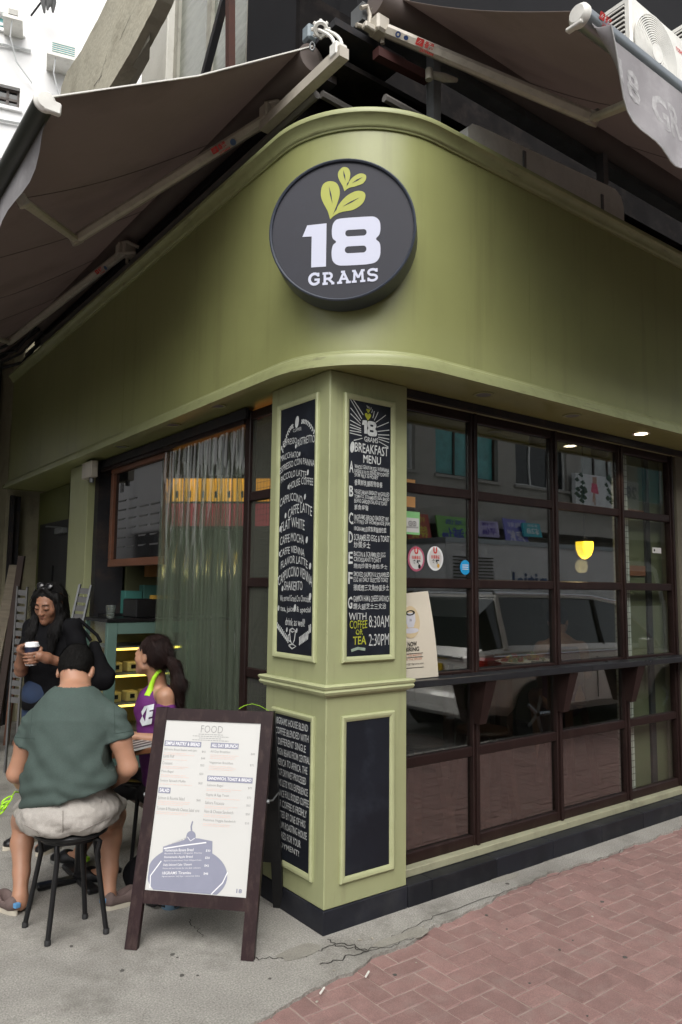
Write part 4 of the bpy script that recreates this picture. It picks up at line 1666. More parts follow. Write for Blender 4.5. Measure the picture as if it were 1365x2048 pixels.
A_ = 0.028
lines('coffee', [('COFFEE', .38, .62, 849, 7), ('ESPRESSO', .08, .5, 870, 13, .03), ('RISTRETTO', .52, 1.0, 876, 16, .02), ('MACCHIATO', .02, .55, 900, 13, .03), ('ESPRESSO CON PANNA', .0, 1.0, 919, 14, .022),
                 ('PICCOLO LATTE', .04, .78, 942, 14, .03), ('HOUSE COFFEE', .30, .97, 962, 15, .03), ('CAPPUCCINO', .02, .68, 992, 17, .05), ('CAFFE LATTE', .27, .95, 1018, 20, .045), ('FLAT WHITE', .08, .75, 1047, 21, .04),
                 ('CAFFE MOCHA', .05, .74, 1078, 18, .035), ('CAFFE VIENNA', .05, .76, 1104, 15, .035), ('FLAVOR LATTE', .09, .85, 1125, 16, .04), ('CAPPUCCINO VIENNA', .02, .98, 1150, 21, .045), ('SHAKERTO', .2, .72, 1180, 19),
                 ('We served Grand Cru Chocolate,', .08, .95, 1207, 15, 0, .004), ('tea, juices & special', .10, .95, 1230, 15, 0, .006), ('drink as well!', .25, .8, 1255, 16, 0, .006)], 795, 1320)
fr = boardframe('coffee')
q = MB()
S = 525
vy = lambda y: (1320 - y) / S


def bean(q, u, v, s, w=0.0012):
    ring = [(u + .75 * s * math.cos(a) * .55 + .1 * s * math.sin(a), v + s * math.sin(a) * .19) for a in np.linspace(0, 2 * math.pi, 14)[:-1]]
    q.poly([ring], fr, w)


bean(q, .49, vy(832), .13)
for (u, y, s) in [(.04, 880, .05), (.47, 884, .05), (.58, 903, .05), (.82, 946, .06), (.27, 969, .05), (.75, 996, .06), (.2, 1030, .06), (.05, 1058, .07), (.82, 1086, .07), (.04, 1112, .05), (.92, 1140, .07), (.02, 1165, .04), (.15, 1186, .06), (.93, 1202, .08), (.04, 1228, .06), (.52, 1226, .08), (.3, 1272, .05), (.58, 1272, .05)]:
    bean(q, u, vy(y), s)
for i in range(9):                                  # leaf sprays
    for (u, y, du, dv) in ((.62 + i * .042, 838 + i * i * .45, .025, .008), (.38 - i * .036, 842 + i * i * .75, -.025, .008), (.66 + i * .036, 1300 - i * 2.2 - (i > 6) * 10, .012, .016), (.34 - i * .04, 1298 - i * 3.5, -.02, .012)):
        q.ribbon([(u, vy(y) - .002), (u + du, vy(y) + dv), (u + du * .3, vy(y) + dv * 1.9)], .026, fr, .0009, asp=4.0)
cup = [(.38, vy(1272)), (.40, vy(1292)), (.46, vy(1302)), (.52, vy(1292)), (.55, vy(1272))]
q.ribbon(cup, .022, fr, .0011, asp=4.0)
q.ribbon([(.38, vy(1272)), (.46, vy(1268)), (.55, vy(1272)), (.46, vy(1276)), (.38, vy(1272))], .020, fr, .0013, asp=4.0)
q.ribbon([(.39, vy(1280)), (.34, vy(1284)), (.36, vy(1294)), (.42, vy(1296))], .020, fr, .0015, asp=4.0)
q.ribbon([(.36, vy(1304)), (.46, vy(1310)), (.57, vy(1304)), (.46, vy(1300)), (.36, vy(1304))], .020, fr, .0017, asp=4.0)
q.build('chalk_drawing', CHALKW, CB['coffee'][1], kind='stuff')

BL = [('GRAMS', .36, .69, 875, 11), ('BREAKFAST', .14, .94, 895, 20), ('MENU', .34, .76, 917, 17)]
for (L_, y, hh) in [('A', 937, 24), ('B', 987, 22), ('C', 1043, 24), ('D', 1082, 23), ('E', 1123, 24), ('F', 1164, 24), ('G', 1213, 24)]:
    BL.append((L_, .02, .115, y, hh, 0, .02))
for (t, u1, y, hh) in [('WHOLE GRAIN MUESLI W/BANANA', .96, 935, 8.5), ('RAISINS & NUTS SERVED W/YOGHURT', .96, 945, 8), ('SKIM MILK & HONEY', .70, 953, 8), ('香蕉鮮乳酪穀物早餐', .80, 968, 12),
                       ('VEGETARIAN BREAST W/GRILLED', .97, 987, 8.5), ('TOMATO, SCRAMBLED EGG, BAKED', .97, 997, 8.5), ('BEANS GARDEN SALAD & TOAST', .92, 1006, 8.5), ('素食早餐', .47, 1019, 11),
                       ('18GRAMS BREAD BASKET W/', .96, 1039, 10), ('2 TYPES OF HOMEMADE JAM', .98, 1050, 10), ('18GRAMS自家製果醬麵包籃', .90, 1063, 11), ('SCRAMBLED EGG & TOAST', .98, 1081, 13), ('炒蛋多士', .52, 1096, 13),
                       ('BACON & SCRAMBLED EGG', .88, 1115, 10), ('CROISSANT/TOAST', .78, 1126, 9), ('煙肉炒蛋牛角包/多士', .93, 1139, 10), ('SMOKED SALMON & SCRAMBLED', .98, 1156, 10), ('EGG W/ DAILY SELECTED TOAST', .95, 1167, 9), ('挪威煙三文魚炒蛋多士', .97, 1183, 13),
                       ('GAMMON HAM & CHEESE SANDWICH', .98, 1205, 12), ('煙火腿芝士三文治', .90, 1221, 12)]:
    BL.append((t, .14, u1, y, hh, 0, .006))
BL += [('8:30AM', .50, .98, 1252, 24, 0, -.006), ('2:30PM', .50, .98, 1289, 24, 0, -.004), ('WITH', .04, .44, 1241, 14, 0, .0)]
lines('bk', BL, 797, 1320)
lines('bk', [('COFFEE', .06, .46, 1257, 16, 0, .0), ('OR', .20, .36, 1272, 11), ('TEA', .14, .44, 1289, 16, 0, .01)], 797, 1320, CHALKG, 'lime_lettering')
fr = boardframe('bk')
S = 523.0
q = MB()
tx = lambda x: (x - 115) / 690 * 1.0 + 0.0          # zoom pixels -> board u
ty = lambda y: (1320 - (780 + y * 0.1367)) / S
one = [(335, 410), (405, 405), (408, 610), (362, 612), (360, 480), (325, 482)]
q.poly([[(tx(x), ty(y)) for x, y in one]], fr, .001)
e8 = [(430, 408), (490, 404), (540, 412), (560, 450), (556, 490), (540, 512), (564, 540), (572, 590), (555, 625), (500, 634), (440, 632), (415, 600), (414, 550), (428, 518), (414, 490), (412, 440)]
q.poly([[(tx(x), ty(y)) for x, y in smooth_loop(e8, 3)], [(tx(x), ty(y)) for x, y in rrect(458, 510, 455, 488, 10, 2)], [(tx(x), ty(y)) for x, y in rrect(452, 515, 540, 574, 10, 2)]], fr, .001)
for (a, b) in [((135, 125), (320, 392)), ((178, 120), (345, 330)), ((138, 255), (300, 425)), ((140, 345), (300, 470)), ((130, 445), (305, 505)), ((135, 508), (308, 548)), ((130, 555), (310, 575)), ((130, 605), (312, 603)), ((130, 640), (320, 655)), ((195, 745), (335, 690)),
               ((480, 270), (495, 215)), ((500, 350), (525, 235)), ((525, 380), (590, 235)), ((550, 410), (720, 262)), ((570, 480), (770, 368)), ((580, 545), (780, 490)), ((590, 595), (780, 570)), ((590, 632), (782, 636)), ((600, 660), (778, 690)), ((605, 700), (765, 762)), ((430, 180), (440, 215)), ((470, 185), (465, 225)), ((400, 170), (418, 205))]:
    q.ribbon([(tx(a[0]), ty(a[1])), (tx((a[0] + b[0]) / 2) + .004, ty((a[1] + b[1]) / 2)), (tx(b[0]), ty(b[1]))], .015, fr, .0008, asp=4.6)
bean(q, tx(172), ty(850), .12)
q.ribbon([(tx(165), ty(1850 + 150)), (tx(200), ty(1850 + 150))], .004, fr, .0009)
q.build('chalk_drawing', CHALKW, CB['bk'][1], kind='stuff')
q = MB()
for (cx, cy, s) in ((420, 340, 1.0), (425, 250, .6)):
    for sg_ in (-1, 1):
        lf = leafline((cx, cy + 60 * s), [(cx + sg_ * 30 * s, cy + 20 * s), (cx + sg_ * 52 * s, cy - 25 * s), (cx + sg_ * 28 * s, cy - 52 * s), (cx + sg_ * 2 * s, cy - 28 * s)], 3)
        q.poly([[(tx(x), ty(y)) for x, y in lf]], fr, .001 + .0002 * (sg_ > 0))
q.build('leaf_emblem', CHALKG, CB['bk'][1])
q = MB()
q.ribbon([(.10, .022), (.25, .030), (.42, .024)], .05, fr, .001, asp=4.6)
q.build('smudge', pm('chalk_smudge', (0.25, 0.32, 0.25), 0.8, 0.3, 40), CB['bk'][1])
BT = ['18GRAMS HOUSE BLEND', 'COFFEE BLENDED WITH', '4 DIFFERENT SINGLE', 'ORIGIN BEANS FROM CENTRAL', 'AMERICA TO AFRICA. THE', 'MIX OF DRY/WET-PROCESSED', 'BEANS LETS YOU EXPERIENCE', 'BALANCE FULL BODIED COFFEE', '. OUR COFFEE IS FRESHLY', 'ROASTED BY ONE OF HKS', 'PREMIUM ROASTING HOUSE', 'TAILORED FOR YOUR', 'ENJOYMENT!']
ends = [.93, .95, .88, .99, .93, .90, .95, .98, .93, .90, .94, .78, .74]
lines('blend', [(t, .02, ends[i], 50 + i * 76, 52, 0, .004) for i, t in enumerate(BT)], 0, 1060)

# ------------------------------------------------------------------ folding A-board menu
F1, F2 = Vector((-0.743, 0.377, 0)), Vector((-0.387, 0.004, 0))
e_ = (F2 - F1).normalized()
bk_ = Vector((-e_.y, e_.x, 0))
if bk_.dot(FH) < 0:
    bk_ = -bk_
WB = (F2 - F1).length + 0.055
ap = (F1 + F2) / 2 + bk_ * 0.255
d = ray(420, 1419)
tt = (ap - CAM).dot(bk_) / d.dot(bk_)
ZT = (CAM + d * tt).z
ab = root('a_board_sign', 'brown framed folding menu board headed FOOD on the pavement', 'sandwich board', tuple(ap * 1.0 - Vector((0, 0, ap.z))))
vf = (bk_ * 0.255 + Vector((0, 0, ZT)))
LB = vf.length
vf.normalize()
nf = e_.cross(vf)
if nf.dot(FH) > 0:
    nf = -nf
o_f = F1 - e_ * 0.0275
ff = frame(o_f, e_, vf, nf)
DKW = pm('dark_mahogany', (0.018, 0.007, 0.008), 0.45, spec=.25, var=0.25, scale=6, bump=0.05, bscale=60, dirt=(0.12, 0.08, 0.065), dscale=26, damt=0.3, stretch=(1, 1, .4))


def fbox(q, fr, u0, u1, v0, v1, w0, w1, m=0):
    q.add([fr(u, v, w) for w in (w1, w0) for (u, v) in ((u0, v0), (u1, v0), (u1, v1), (u0, v1))], [(0, 1, 2, 3), (7, 6, 5, 4), (0, 4, 5, 1), (1, 5, 6, 2), (2, 6, 7, 3), (3, 7, 4, 0)], m)


PV0, PV1 = 0.232, LB - 0.052
for (u0, u1) in ((0, 0.055), (WB - 0.055, WB)):
    q = MB()
    fbox(q, ff, u0, u1, 0.0, LB, -0.022, 0.006)
    q.build('leg', DKW, ab)
for (v0, v1) in ((LB - 0.055, LB - 0.001), (PV0 - 0.052, PV0)):
    q = MB()
    fbox(q, ff, 0.0555, WB - 0.0555, v0, v1, -0.020, 0.0045)
    q.build('rail', DKW, ab)
vb = (-bk_ * 0.255 + Vector((0, 0, ZT)))
fb_ = frame(o_f + bk_ * 0.51 + bk_ * 0.02, e_, vb.normalized(), -nf.reflect(bk_))
for (u0, u1) in ((0, 0.05), (WB - 0.05, WB)):
    q = MB()
    fbox(q, fb_, u0, u1, 0.0, LB - .005, -0.012, 0.012)
    q.build('leg', BLACK, ab)
q = MB()
fbox(q, fb_, 0.0505, WB - 0.0505, 0.24, LB - .03, -0.008, 0.008)
q.build('back_panel', BLACK, ab)
for u in (0.0, WB):
    q = MB()
    A = ff(u, .62, -.012)
    B = fb_(u, .60, 0)
    q.tube([A, (A + B) / 2 + Vector((0, 0, -.015)), B], 0.004, 6)
    q.lathe([(.001, -.012), (.009, -.010), (.009, .010), (.001, .012)], 8, A, tuple(e_))
    q.build('brace_hook', STEEL_G, ab, smooth=40)
PAPER = pm('menu_paper', (0.57, 0.57, 0.55), 0.35, 0.03, 2, coat=0.3)
q = MB()
fbox(q, ff, 0.0558, WB - 0.0558, PV0 + .0003, LB - .0555, -0.010, -0.001)
sheet = q.build('menu_sheet', PAPER, ab)
pu0, pu1, pv0, pv1 = 0.0558, WB - 0.0558, PV0, LB - 0.0555
fm_ = lambda u, v, w=0.0: ff(pu0 + u * (pu1 - pu0), pv0 + v * (pv1 - pv0), -0.0005 + w)
PERI = pm('periwinkle_print', (0.235, 0.245, 0.32), 0.5, 0.05, 20)
PGREY = pm('grey_print', (0.26, 0.26, 0.26), 0.6, 0.05, 20)
PPINK = pm('salmon_print', (0.66, 0.50, 0.45), 0.6, 0.05, 20)
PWHITE = pm('white_print', (0.78, 0.78, 0.80), 0.5, 0.02, 20)
qp, qg, qs, qw = MB(), MB(), MB(), MB()


def rect(q, u0, u1, v0, v1, w):
    q.poly([[(u0, v0), (u1, v0), (u1, v1), (u0, v1)]], fm_, w)


def fine_print(q, a, b, v):          # rows too small to read: word-length dashes
    u = a
    while u < b:
        l = rnd.uniform(.012, .035)
        rect(q, u, min(u + l, b), v, v + .0035, .0004)
        u += l + .006


put(qg, 'FOOD', .38, .61, .93, .975, fm_, bold=-.012, w=.0004)
for i, (a, b) in enumerate([(.36, .62), (.30, .68), (.37, .60), (.30, .68)]):
    fine_print(qg, a, b, .918 - i * .012)
for (t, u0, u1, v) in [('SIMPLE PASTRY & BREAD', .01, .40, .855), ('ALL DAY BRUNCH', .50, .79, .855), ('SANDWICH, TOAST & BREAD', .50, .965, .655), ('SALAD', .01, .135, .57)]:
    rect(qp, u0, u1, v - .017, v + .017, .0006)
    put(qw, t, u0 + .012, u1 - .012, v - .011, v + .011, fm_, bold=.02, w=.0010)
IT = [(.015, .36, .455, .815, '18Grams Bread Basket with Jam', '$42', 2), (.015, .13, .455, .775, 'Lamb Puff', '$48', 1), (.015, .12, .455, .733, 'Croissant', '$22', 2), (.015, .14, .455, .681, 'Plain Bagel', '$20', 2), (.015, .28, .455, .626, 'Savory Spinach Muffin', '$28', 1),
      (.015, .29, .455, .525, 'Salmon & Ricotta Salad', '$68', 3), (.015, .40, .455, .462, 'Tomato & Mozzarella Cheese Salad', '$78', 2), (.505, .71, .965, .815, 'All Day Breakfast', '$88', 3), (.505, .75, .965, .748, 'Vegetarian Breakfast', '$72', 3), (.505, .67, .965, .613, 'Salmon Bagel', '$75', 2),
      (.505, .74, .965, .557, 'Gypsy & Egg Toast', '$72', 1), (.505, .70, .965, .512, 'Sakura Focaccia', '$65', 2), (.505, .80, .965, .462, 'Ham & Cheese Sandwich', '$58', 2), (.505, .83, .965, .410, 'Hummus Veggie Sandwich', '$58', 2)]
for (u0, u1, pu, v, t, pr_, nl) in IT:
    put(qg, t, u0, u1, v - .008, v + .010, fm_, bold=-.006, w=.0004)
    put(qg, pr_, pu - .04, pu, v - .010, v + .004, fm_, bold=-.006, w=.0004)
    for k in range(nl):
        fine_print(qs, u0, u0 + rnd.uniform(.22, .36), v - .021 - k * .010)
# plate, cake and cherry
el = [(.40 + .40 * math.cos(a), .10 + .155 * math.sin(a)) for a in np.linspace(R(-38), R(218), 40)]
el = [(max(.015, u), max(.004, v)) for u, v in el]
qp.poly([el], fm_, .0006)
qp.poly([[(.14, .13), (.13, .245), (.33, .29), (.36, .305), (.48, .305), (.62, .295), (.64, .16), (.60, .06), (.16, .05)]], fm_, .0010)
cherry = [(.40 + .048 * math.cos(a), .315 + .030 * math.sin(a)) for a in np.linspace(0, 2 * math.pi, 20)[:-1]]
qp.poly([cherry], fm_, .0014)
qp.ribbon([(.40, .34), (.39, .37), (.40, .40)], .014, fm_, .0016, asp=1.6)
qw.ribbon([(.365, .31), (.40, .288), (.44, .305)], .006, fm_, .0018, asp=1.6)
qw.ribbon([(.14, .235), (.35, .262), (.56, .285)], .011, fm_, .0018, asp=1.6)
qw.ribbon([(.05, .012), (.04, .08), (.13, .165)], .010, fm_, .0018, asp=1.6)
qw.ribbon([(.66, .005), (.76, .07), (.80, .13)], .010, fm_, .0018, asp=1.6)
put(qg, 'DESSERT', .18, .355, .262, .282, fm_, bold=-.012, w=.0006, skew=.28)
for (t, s, p_, v) in [('Homemade Banana Bread', 'Banana Bread / Organic Honey', '$30', .225), ('Homemade Apple Bread', 'Apple & Cinnamon Bread / Fresh Whipped Cream', '$30', .185), ('Daily Selected Cake / Dessert', 'Please ask our barista for the daily selection', '$42', .142), ('18GRAMS Tiramisu', '18grams espresso / lady finger / mascarpone cheese', '$48', .098)]:
    put(qw, t, .155, .44, v, v + .016, fm_, bold=.006, w=.0018, skew=.05)
    put(qw, s, .155, .53, v - .014, v - .004, fm_, bold=-.006, w=.0018, skew=.05)
    put(qw, p_, .565, .61, v + .008, v + .022, fm_, bold=.006, w=.0018)
put(qp, '18', .90, .955, .022, .045, fm_, bold=.03, w=.0008)
qp.build('print', PERI, sheet, kind='stuff')
qg.build('lettering', PGREY, sheet, kind='stuff')
qs.build('small_print', PPINK, sheet, kind='stuff')
qw.build('reversed_lettering', PWHITE, sheet, kind='stuff')

# ------------------------------------------------------------------ awnings
def sheet_grid(q, fn, nu, nv, thick=None):
    vs_ = [fn(i / nu, j / nv) for i in range(nu + 1) for j in range(nv + 1)]
    fs = [(i * (nv + 1) + j, (i + 1) * (nv + 1) + j, (i + 1) * (nv + 1) + j + 1, i * (nv + 1) + j + 1) for i in range(nu) for j in range(nv)]
    if thick:
        n = len(vs_)
        vs_ = vs_ + [Vector(p) + Vector((0, 0, thick)) for p in vs_]
        fs = fs + [tuple(k + n for k in f[::-1]) for f in fs]
        W2 = nv + 1
        rim = [i * W2 for i in range(nu + 1)] + [nu * W2 + j for j in range(1, W2)] + [i * W2 + nv for i in range(nu - 1, -1, -1)] + [j for j in range(nv - 1, 0, -1)]
        for a, b in zip(rim, rim[1:] + rim[:1]):
            fs.append((a, b, b + n, a + n))
    q.add(vs_, fs)


def logo(fr, s, parent, simple=False):
    """installer's red print: boxed stripes, two characters and the number"""
    q = MB()
    q.poly([rrect(0, 1.0 * s, 0, .8 * s, .12 * s, 3), [(.18 * s, .2 * s), (.5 * s, .62 * s), (.58 * s, .62 * s), (.28 * s, .2 * s)], [(.42 * s, .2 * s), (.66 * s, .5 * s), (.74 * s, .5 * s), (.52 * s, .2 * s)]], fr, .001)
    put(q, '香港', 1.12 * s, 2.35 * s, .05 * s, .8 * s, fr, bold=.03, w=.001)
    put(q, '29794444', .8 * s, 2.6 * s, -.5 * s, -.12 * s, fr, bold=.01, w=.001)
    q.build('red_logo', RED, parent)


def arm(q, A, B, rw, rh, up):
    q.tube([A, B], 1.0, sq=True) if False else None
    A, B = Vector(A), Vector(B)
    t = (B - A).normalized()
    s = t.cross(Vector(up)).normalized() * rw
    u = s.cross(t).normalized() * rh
    vs_ = []
    for p in (A, B):
        for (a, b) in ((-1, -.5), (-.6, -1), (.6, -1), (1, -.5), (1, .5), (.6, 1), (-.6, 1), (-1, .5)):
            vs_.append(p + s * a + u * b)
    fs = [(k, (k + 1) % 8, 8 + (k + 1) % 8, 8 + k) for k in range(8)] + [tuple(range(8))[::-1], tuple(range(8, 16))]
    q.add(vs_, fs)
    return t, s.normalized(), u.normalized()


# lane-side awning
TSEAM = pm('awning_seam', (0.12, 0.098, 0.088), 0.9)
awL = root('folding_awning', 'taupe folding arm awning sloping out over the lane tables', 'awning', (0.0, 3.0, 4.3), 'folding arm awnings')
YL0, YL1 = 0.20, 7.6
RL, BLp = Vector((0.0, 0, 4.40)), Vector((-1.30, 0, 3.545))


def clothL(u, v):
    p = RL.lerp(BLp, v)
    sag = -0.045 * math.sin(math.pi * v) + 0.012 * math.sin(u * 22 + v * 3) * math.sin(v * 3) + .006 * math.sin(u * 61 - v * 5) * v
    return (p.x, YL0 + (YL1 - YL0) * u, p.z + sag)


q = MB()
sheet_grid(q, clothL, 90, 16, 0.004)
q.build('cloth', TAUPE, awL, smooth=60)
for k in range(1, 7):
    q = MB()
    q.tube([Vector(clothL(k / 7, v)) - Vector((0, 0, .001)) for v in np.linspace(0, 1, 12)], .0028, 5)
    q.build('seam', TSEAM, awL, smooth=60)
q = MB()
q.tube([(0.0, YL0 + i * .74, 4.335 + .004 * math.sin(i)) for i in range(11)], 0.075, 18)
q.build('cloth_roll', TAUPE, awL, smooth=40)
q = MB()
bz = 3.51
q.lathe([(.043, 0), (.043, YL1 - YL0)], 16, (-1.325, YL0 - .01, bz), (0, 1, 0))
q.build('front_bar', pm('bar_dark', (0.06, 0.065, 0.055), 0.35, 0.1, 4, metal=0.3), awL, smooth=40)
q = MB()
q.lathe([(0.001, -.026), (.034, -.024), (.046, -.010), (.046, .0)], 18, (-1.325, YL0 - .01, bz), (0, 1, 0))
q.box(-1.335, -1.262, YL0 - .034, YL0 - .008, bz - .042, bz + .012, c=.006)
q.build('end_cap', WHITE, awL, smooth=40)
q = MB()
q.tube([clothL(0, 0.0), clothL(0, .5), clothL(0, 1)], 0.005, 5)
q.build('hem', WHITE, awL, smooth=40)


def valL(u, v):
    y = YL0 + .05 + (YL1 - YL0) * u
    L_ = 0.26 - 0.24 * math.exp(-u * 16)
    return (-1.30 + 0.02 * v * math.sin(u * 60), y + .05 * v, bz - .04 - L_ * v - 0.010 * v * math.sin(u * 75))


q = MB()
sheet_grid(q, valL, 90, 8, 0.003)
VALM = pm('grey_valance', (0.30, 0.29, 0.30), 0.7, 0.15, 5, dirt=(0.48, 0.47, 0.48), dscale=6, damt=0.5)
q.build('valance', VALM, awL, smooth=60)


def onplane(x, y, P0, n):
    d_ = ray(x, y)
    return CAM + d_ * ((Vector(P0) - CAM).dot(n) / d_.dot(n))


nL = (BLp - RL).cross(Vector((0, 1, 0))).normalized()
PL = RL + Vector((0, 0, -.20))
upL = nL if nL.z > 0 else -nL
sh1, el1, tp1 = [onplane(x, y, PL, nL) for (x, y) in ((545, 232), (152, 478), (45, 402))]
q = MB()
arm(q, sh1, el1, .034, .030, upL)
a1 = q.build('arm', CREAM, awL)
q = MB()
arm(q, el1, tp1 + (tp1 - el1) * .02, .022, .018, upL)
q.build('forearm', CREAM, awL)
q = MB()
q.lathe([(.001, -.034), (.040, -.030), (.040, .030), (.001, .034)], 14, el1, upL)
q.build('elbow_joint', CREAM, awL, smooth=40)
q = MB()
q.lathe([(.001, -.03), (.028, -.026), (.028, .026), (.001, .03)], 12, tp1, upL)
q.build('wrist_joint', CREAM, awL, smooth=40)
sh2, el2 = sh1 + Vector((0, 2.25, -.01)), el1 + Vector((0, 2.9, .0))
sh2, el2 = [onplane(x, y, PL, nL) for (x, y) in ((250, 503), (18, 684))]
tp2 = el2 + Vector((-.45, -1.1, -.32))
q = MB()
arm(q, sh2, el2, .034, .030, upL)
a2 = q.build('arm', CREAM, awL)
q = MB()
arm(q, el2, tp2, .022, .018, upL)
q.build('forearm', CREAM, awL)
for (s_, e2, par) in ((sh1, el1, a1), (sh2, el2, a2)):
    t_ = (e2 - s_).normalized()
    vd = (CAM - s_).normalized()
    vd = (vd - t_ * vd.dot(t_)).normalized()
    right = t_ if t_.dot(CR) > 0 else -t_
    upv = vd.cross(right)
    if upv.z < 0:
        upv = -upv
    frl = frame(s_ + t_ * .40 + vd * .046 - upv * .008, right, upv, vd)
    logo(frl, 0.042, par)
    q = MB()
    frl2 = frame(s_ + t_ * .26 + vd * .046 - upv * .006, right, upv, vd)
    q.poly([[(0.018 * math.cos(a), .018 * math.sin(a)) for a in np.linspace(0, 6.283, 14)[:-1]]], frl2, .001)
    q.build('round_badge', pm('badge_blue', (0.05, 0.10, 0.20), 0.6), par)
# square torsion bar with castings
zb = 4.13
q = MB()
q.tube([(-0.05, -0.15, zb), (-0.05, 0.60, zb)], 0.028, sq=True)
q.build('torsion_bar', CREAM, awL)
for (c_, dx) in ((sh1, 0), (sh2, 0)):
    q = MB()
    q.box(c_.x - .03, c_.x + .07, c_.y - .06, c_.y + .02, c_.z - .05, c_.z + .05, c=.01)
    q.box(c_.x - .06, c_.x + .03, c_.y - .03, c_.y + .05, c_.z - .035, c_.z + .055, c=.008)
    q.tube([c_ + Vector((.05, -.10, -.03)), c_ + Vector((-.05, -.02, -.035))], .014, 8)
    q.tube([c_ + Vector((.02, 0, -.09)), c_ + Vector((.02, 0, .07))], .013, 8)
    q.tube([c_ + Vector((.08, -.08, .03)), c_ + Vector((.0, -.05, .06)), c_ + Vector((-.05, 0, .05))], .015, 8)
    q.build('shoulder_casting', CREAM, awL, smooth=35)
# hub, curved bracket and winding eye at the roller end
hub = on(642, 58, 'X', -0.02)
brk = root('awning_bracket', 'white star shaped roller bracket at the corner above the sign', 'bracket', tuple(hub))
vd = (CAM - hub).normalized()
q = MB()
q.lathe([(.020, -.015), (.020, .018), (.034, .020), (.040, .012), (.040, -.012), (.034, -.015), (.020, -.015)], 20, hub, tuple(vd))
for k in range(8):
    a = k * math.pi / 4
    r0 = CR * math.cos(a) + CU * math.sin(a)
    q.tube([hub + r0 * .034 - vd * .01, hub + r0 * .050 - vd * .01], .009, 6)
q.build('star_hub', WHITE, brk, smooth=35)
q = MB()
blk = on(677, 104, 'X', -0.05)
for off in (-1, 1):
    pts_ = []
    for t in np.linspace(0, 1, 8):
        p = hub.lerp(blk, t) + (CR * .9 + CU * .35) * (math.sin(t * math.pi) * .035) + CR * off * .018
        pts_.append(p)
    q.tube(pts_, .009, 7)
q.build('curved_arm', WHITE, brk, smooth=40)
q = MB()
q.M = Matrix.Translation(blk)
q.box(-.035, .035, -.03, .03, -.035, .035, c=.006)
q.M = None
q.build('clamp_block', WHITE, brk)
q = MB()
BGC = pm('blue_grey_casting', (0.20, 0.245, 0.27), 0.45, 0.15, 8)
hb = on(622, 62, 'X', -0.01)
q.M = Matrix.Translation(hb)
q.box(-.02, .05, -.01, .06, -.045, .045, c=.012)
q.M = None
gbx = q.build('gear_box', BGC, brk, smooth=35)
q = MB()
ga = on(625, 92, 'X', -.03)
ring = [ga + (CR * math.cos(a) * .012 + CU * math.sin(a) * .022) for a in np.linspace(0, 6.283, 14)]
q.tube(ring, .005, 6)
q.build('winding_eye', STEEL_G, gbx, smooth=35)

# side-street awning
awR = root('folding_awning', 'taupe folding arm awning with 18 GRAMS valance over the side street', 'awning', (3, -0.1, 4.5), 'folding arm awnings')
XR0, XR1 = 0.34, 6.6
BRp = on(1160, 30, 'X', XR0)
pE = on(848, 0, 'X', XR0)
sl_ = (pE.z - BRp.z) / (pE.y - BRp.y)
RRp = Vector((0, -0.06, BRp.z + sl_ * (-0.06 - BRp.y)))
BRp = Vector((0, BRp.y + .03, BRp.z + .03))


def clothR(u, v):
    p = RRp.lerp(BRp, v)
    return (XR0 + (XR1 - XR0) * u, p.y, p.z - 0.04 * math.sin(math.pi * v) + 0.012 * math.sin(u * 20 + v * 3) * math.sin(v * 3) + .006 * math.sin(u * 57 - v * 5) * v)


q = MB()
sheet_grid(q, clothR, 90, 16, 0.004)
q.build('cloth', TAUPE, awR, smooth=60)
for k in range(1, 6):
    q = MB()
    q.tube([Vector(clothR(k / 6, v)) - Vector((0, 0, .001)) for v in np.linspace(0, 1, 12)], .0028, 5)
    q.build('seam', TSEAM, awR, smooth=60)
q = MB()
q.tube([(XR0 - .12 + i * .65, RRp.y, RRp.z - .07 + .004 * math.sin(i)) for i in range(11)], .075, 18)
q.build('cloth_roll', TAUPE, awR, smooth=40)
fb = on(1162, 32, 'X', XR0)
q = MB()
q.lathe([(.042, 0), (.042, XR1 - XR0)], 18, (XR0, fb.y, fb.z), (1, 0, 0))
q.build('front_bar', ALU, awR, smooth=40)
q = MB()
q.lathe([(.001, -.030), (.034, -.028), (.047, -.012), (.047, .006)], 18, (XR0, fb.y, fb.z), (1, 0, 0))
q.box(XR0 - .028, XR0 + .0, fb.y - .02, fb.y + .055, fb.z - .048, fb.z - .03, c=.005)
q.build('end_cap', WHITE, awR, smooth=40)
frb_ = frame((XR0 + .06, fb.y - .0425, fb.z - .005), (1, 0, 0), (0, -.35, 1), (0, -1, 0))
logo(frb_, .033, awR)


def valR(u, v):
    x = XR0 + .03 + (XR1 - XR0 - .03) * u
    L_ = 0.30 * min(1, 0.18 + 5.2 * math.sqrt(max(u - .0, 0) * .25)) if u < .15 else 0.30
    L_ = 0.43 - 0.40 * math.exp(-u * 30)
    cur = -.10 * v * v * math.exp(-u * 12)
    return (x + .05 * v * (1 - min(1, u * 6)) , fb.y - .03 - cur * -.6 + .03 * v * math.sin(u * 42 + .6) + .012 * v * math.sin(u * 118 + v * 4), fb.z - .035 - L_ * v + .018 * v * math.sin(u * 55 + 1) + .008 * v * math.sin(u * 140))


q = MB()
sheet_grid(q, valR, 220, 12, 0.003)
VALR = pm('bleached_valance', (0.29, 0.275, 0.285), 0.75, 0.15, 3, dirt=(0.44, 0.425, 0.435), dscale=4, damt=0.7)
val = q.build('valance', VALR, awR, smooth=60)
q = MB()


def vfr(u, v, w=0.0):
    p = Vector(valR(u, v))
    return p + Vector((0, -.0012 - w, 0))


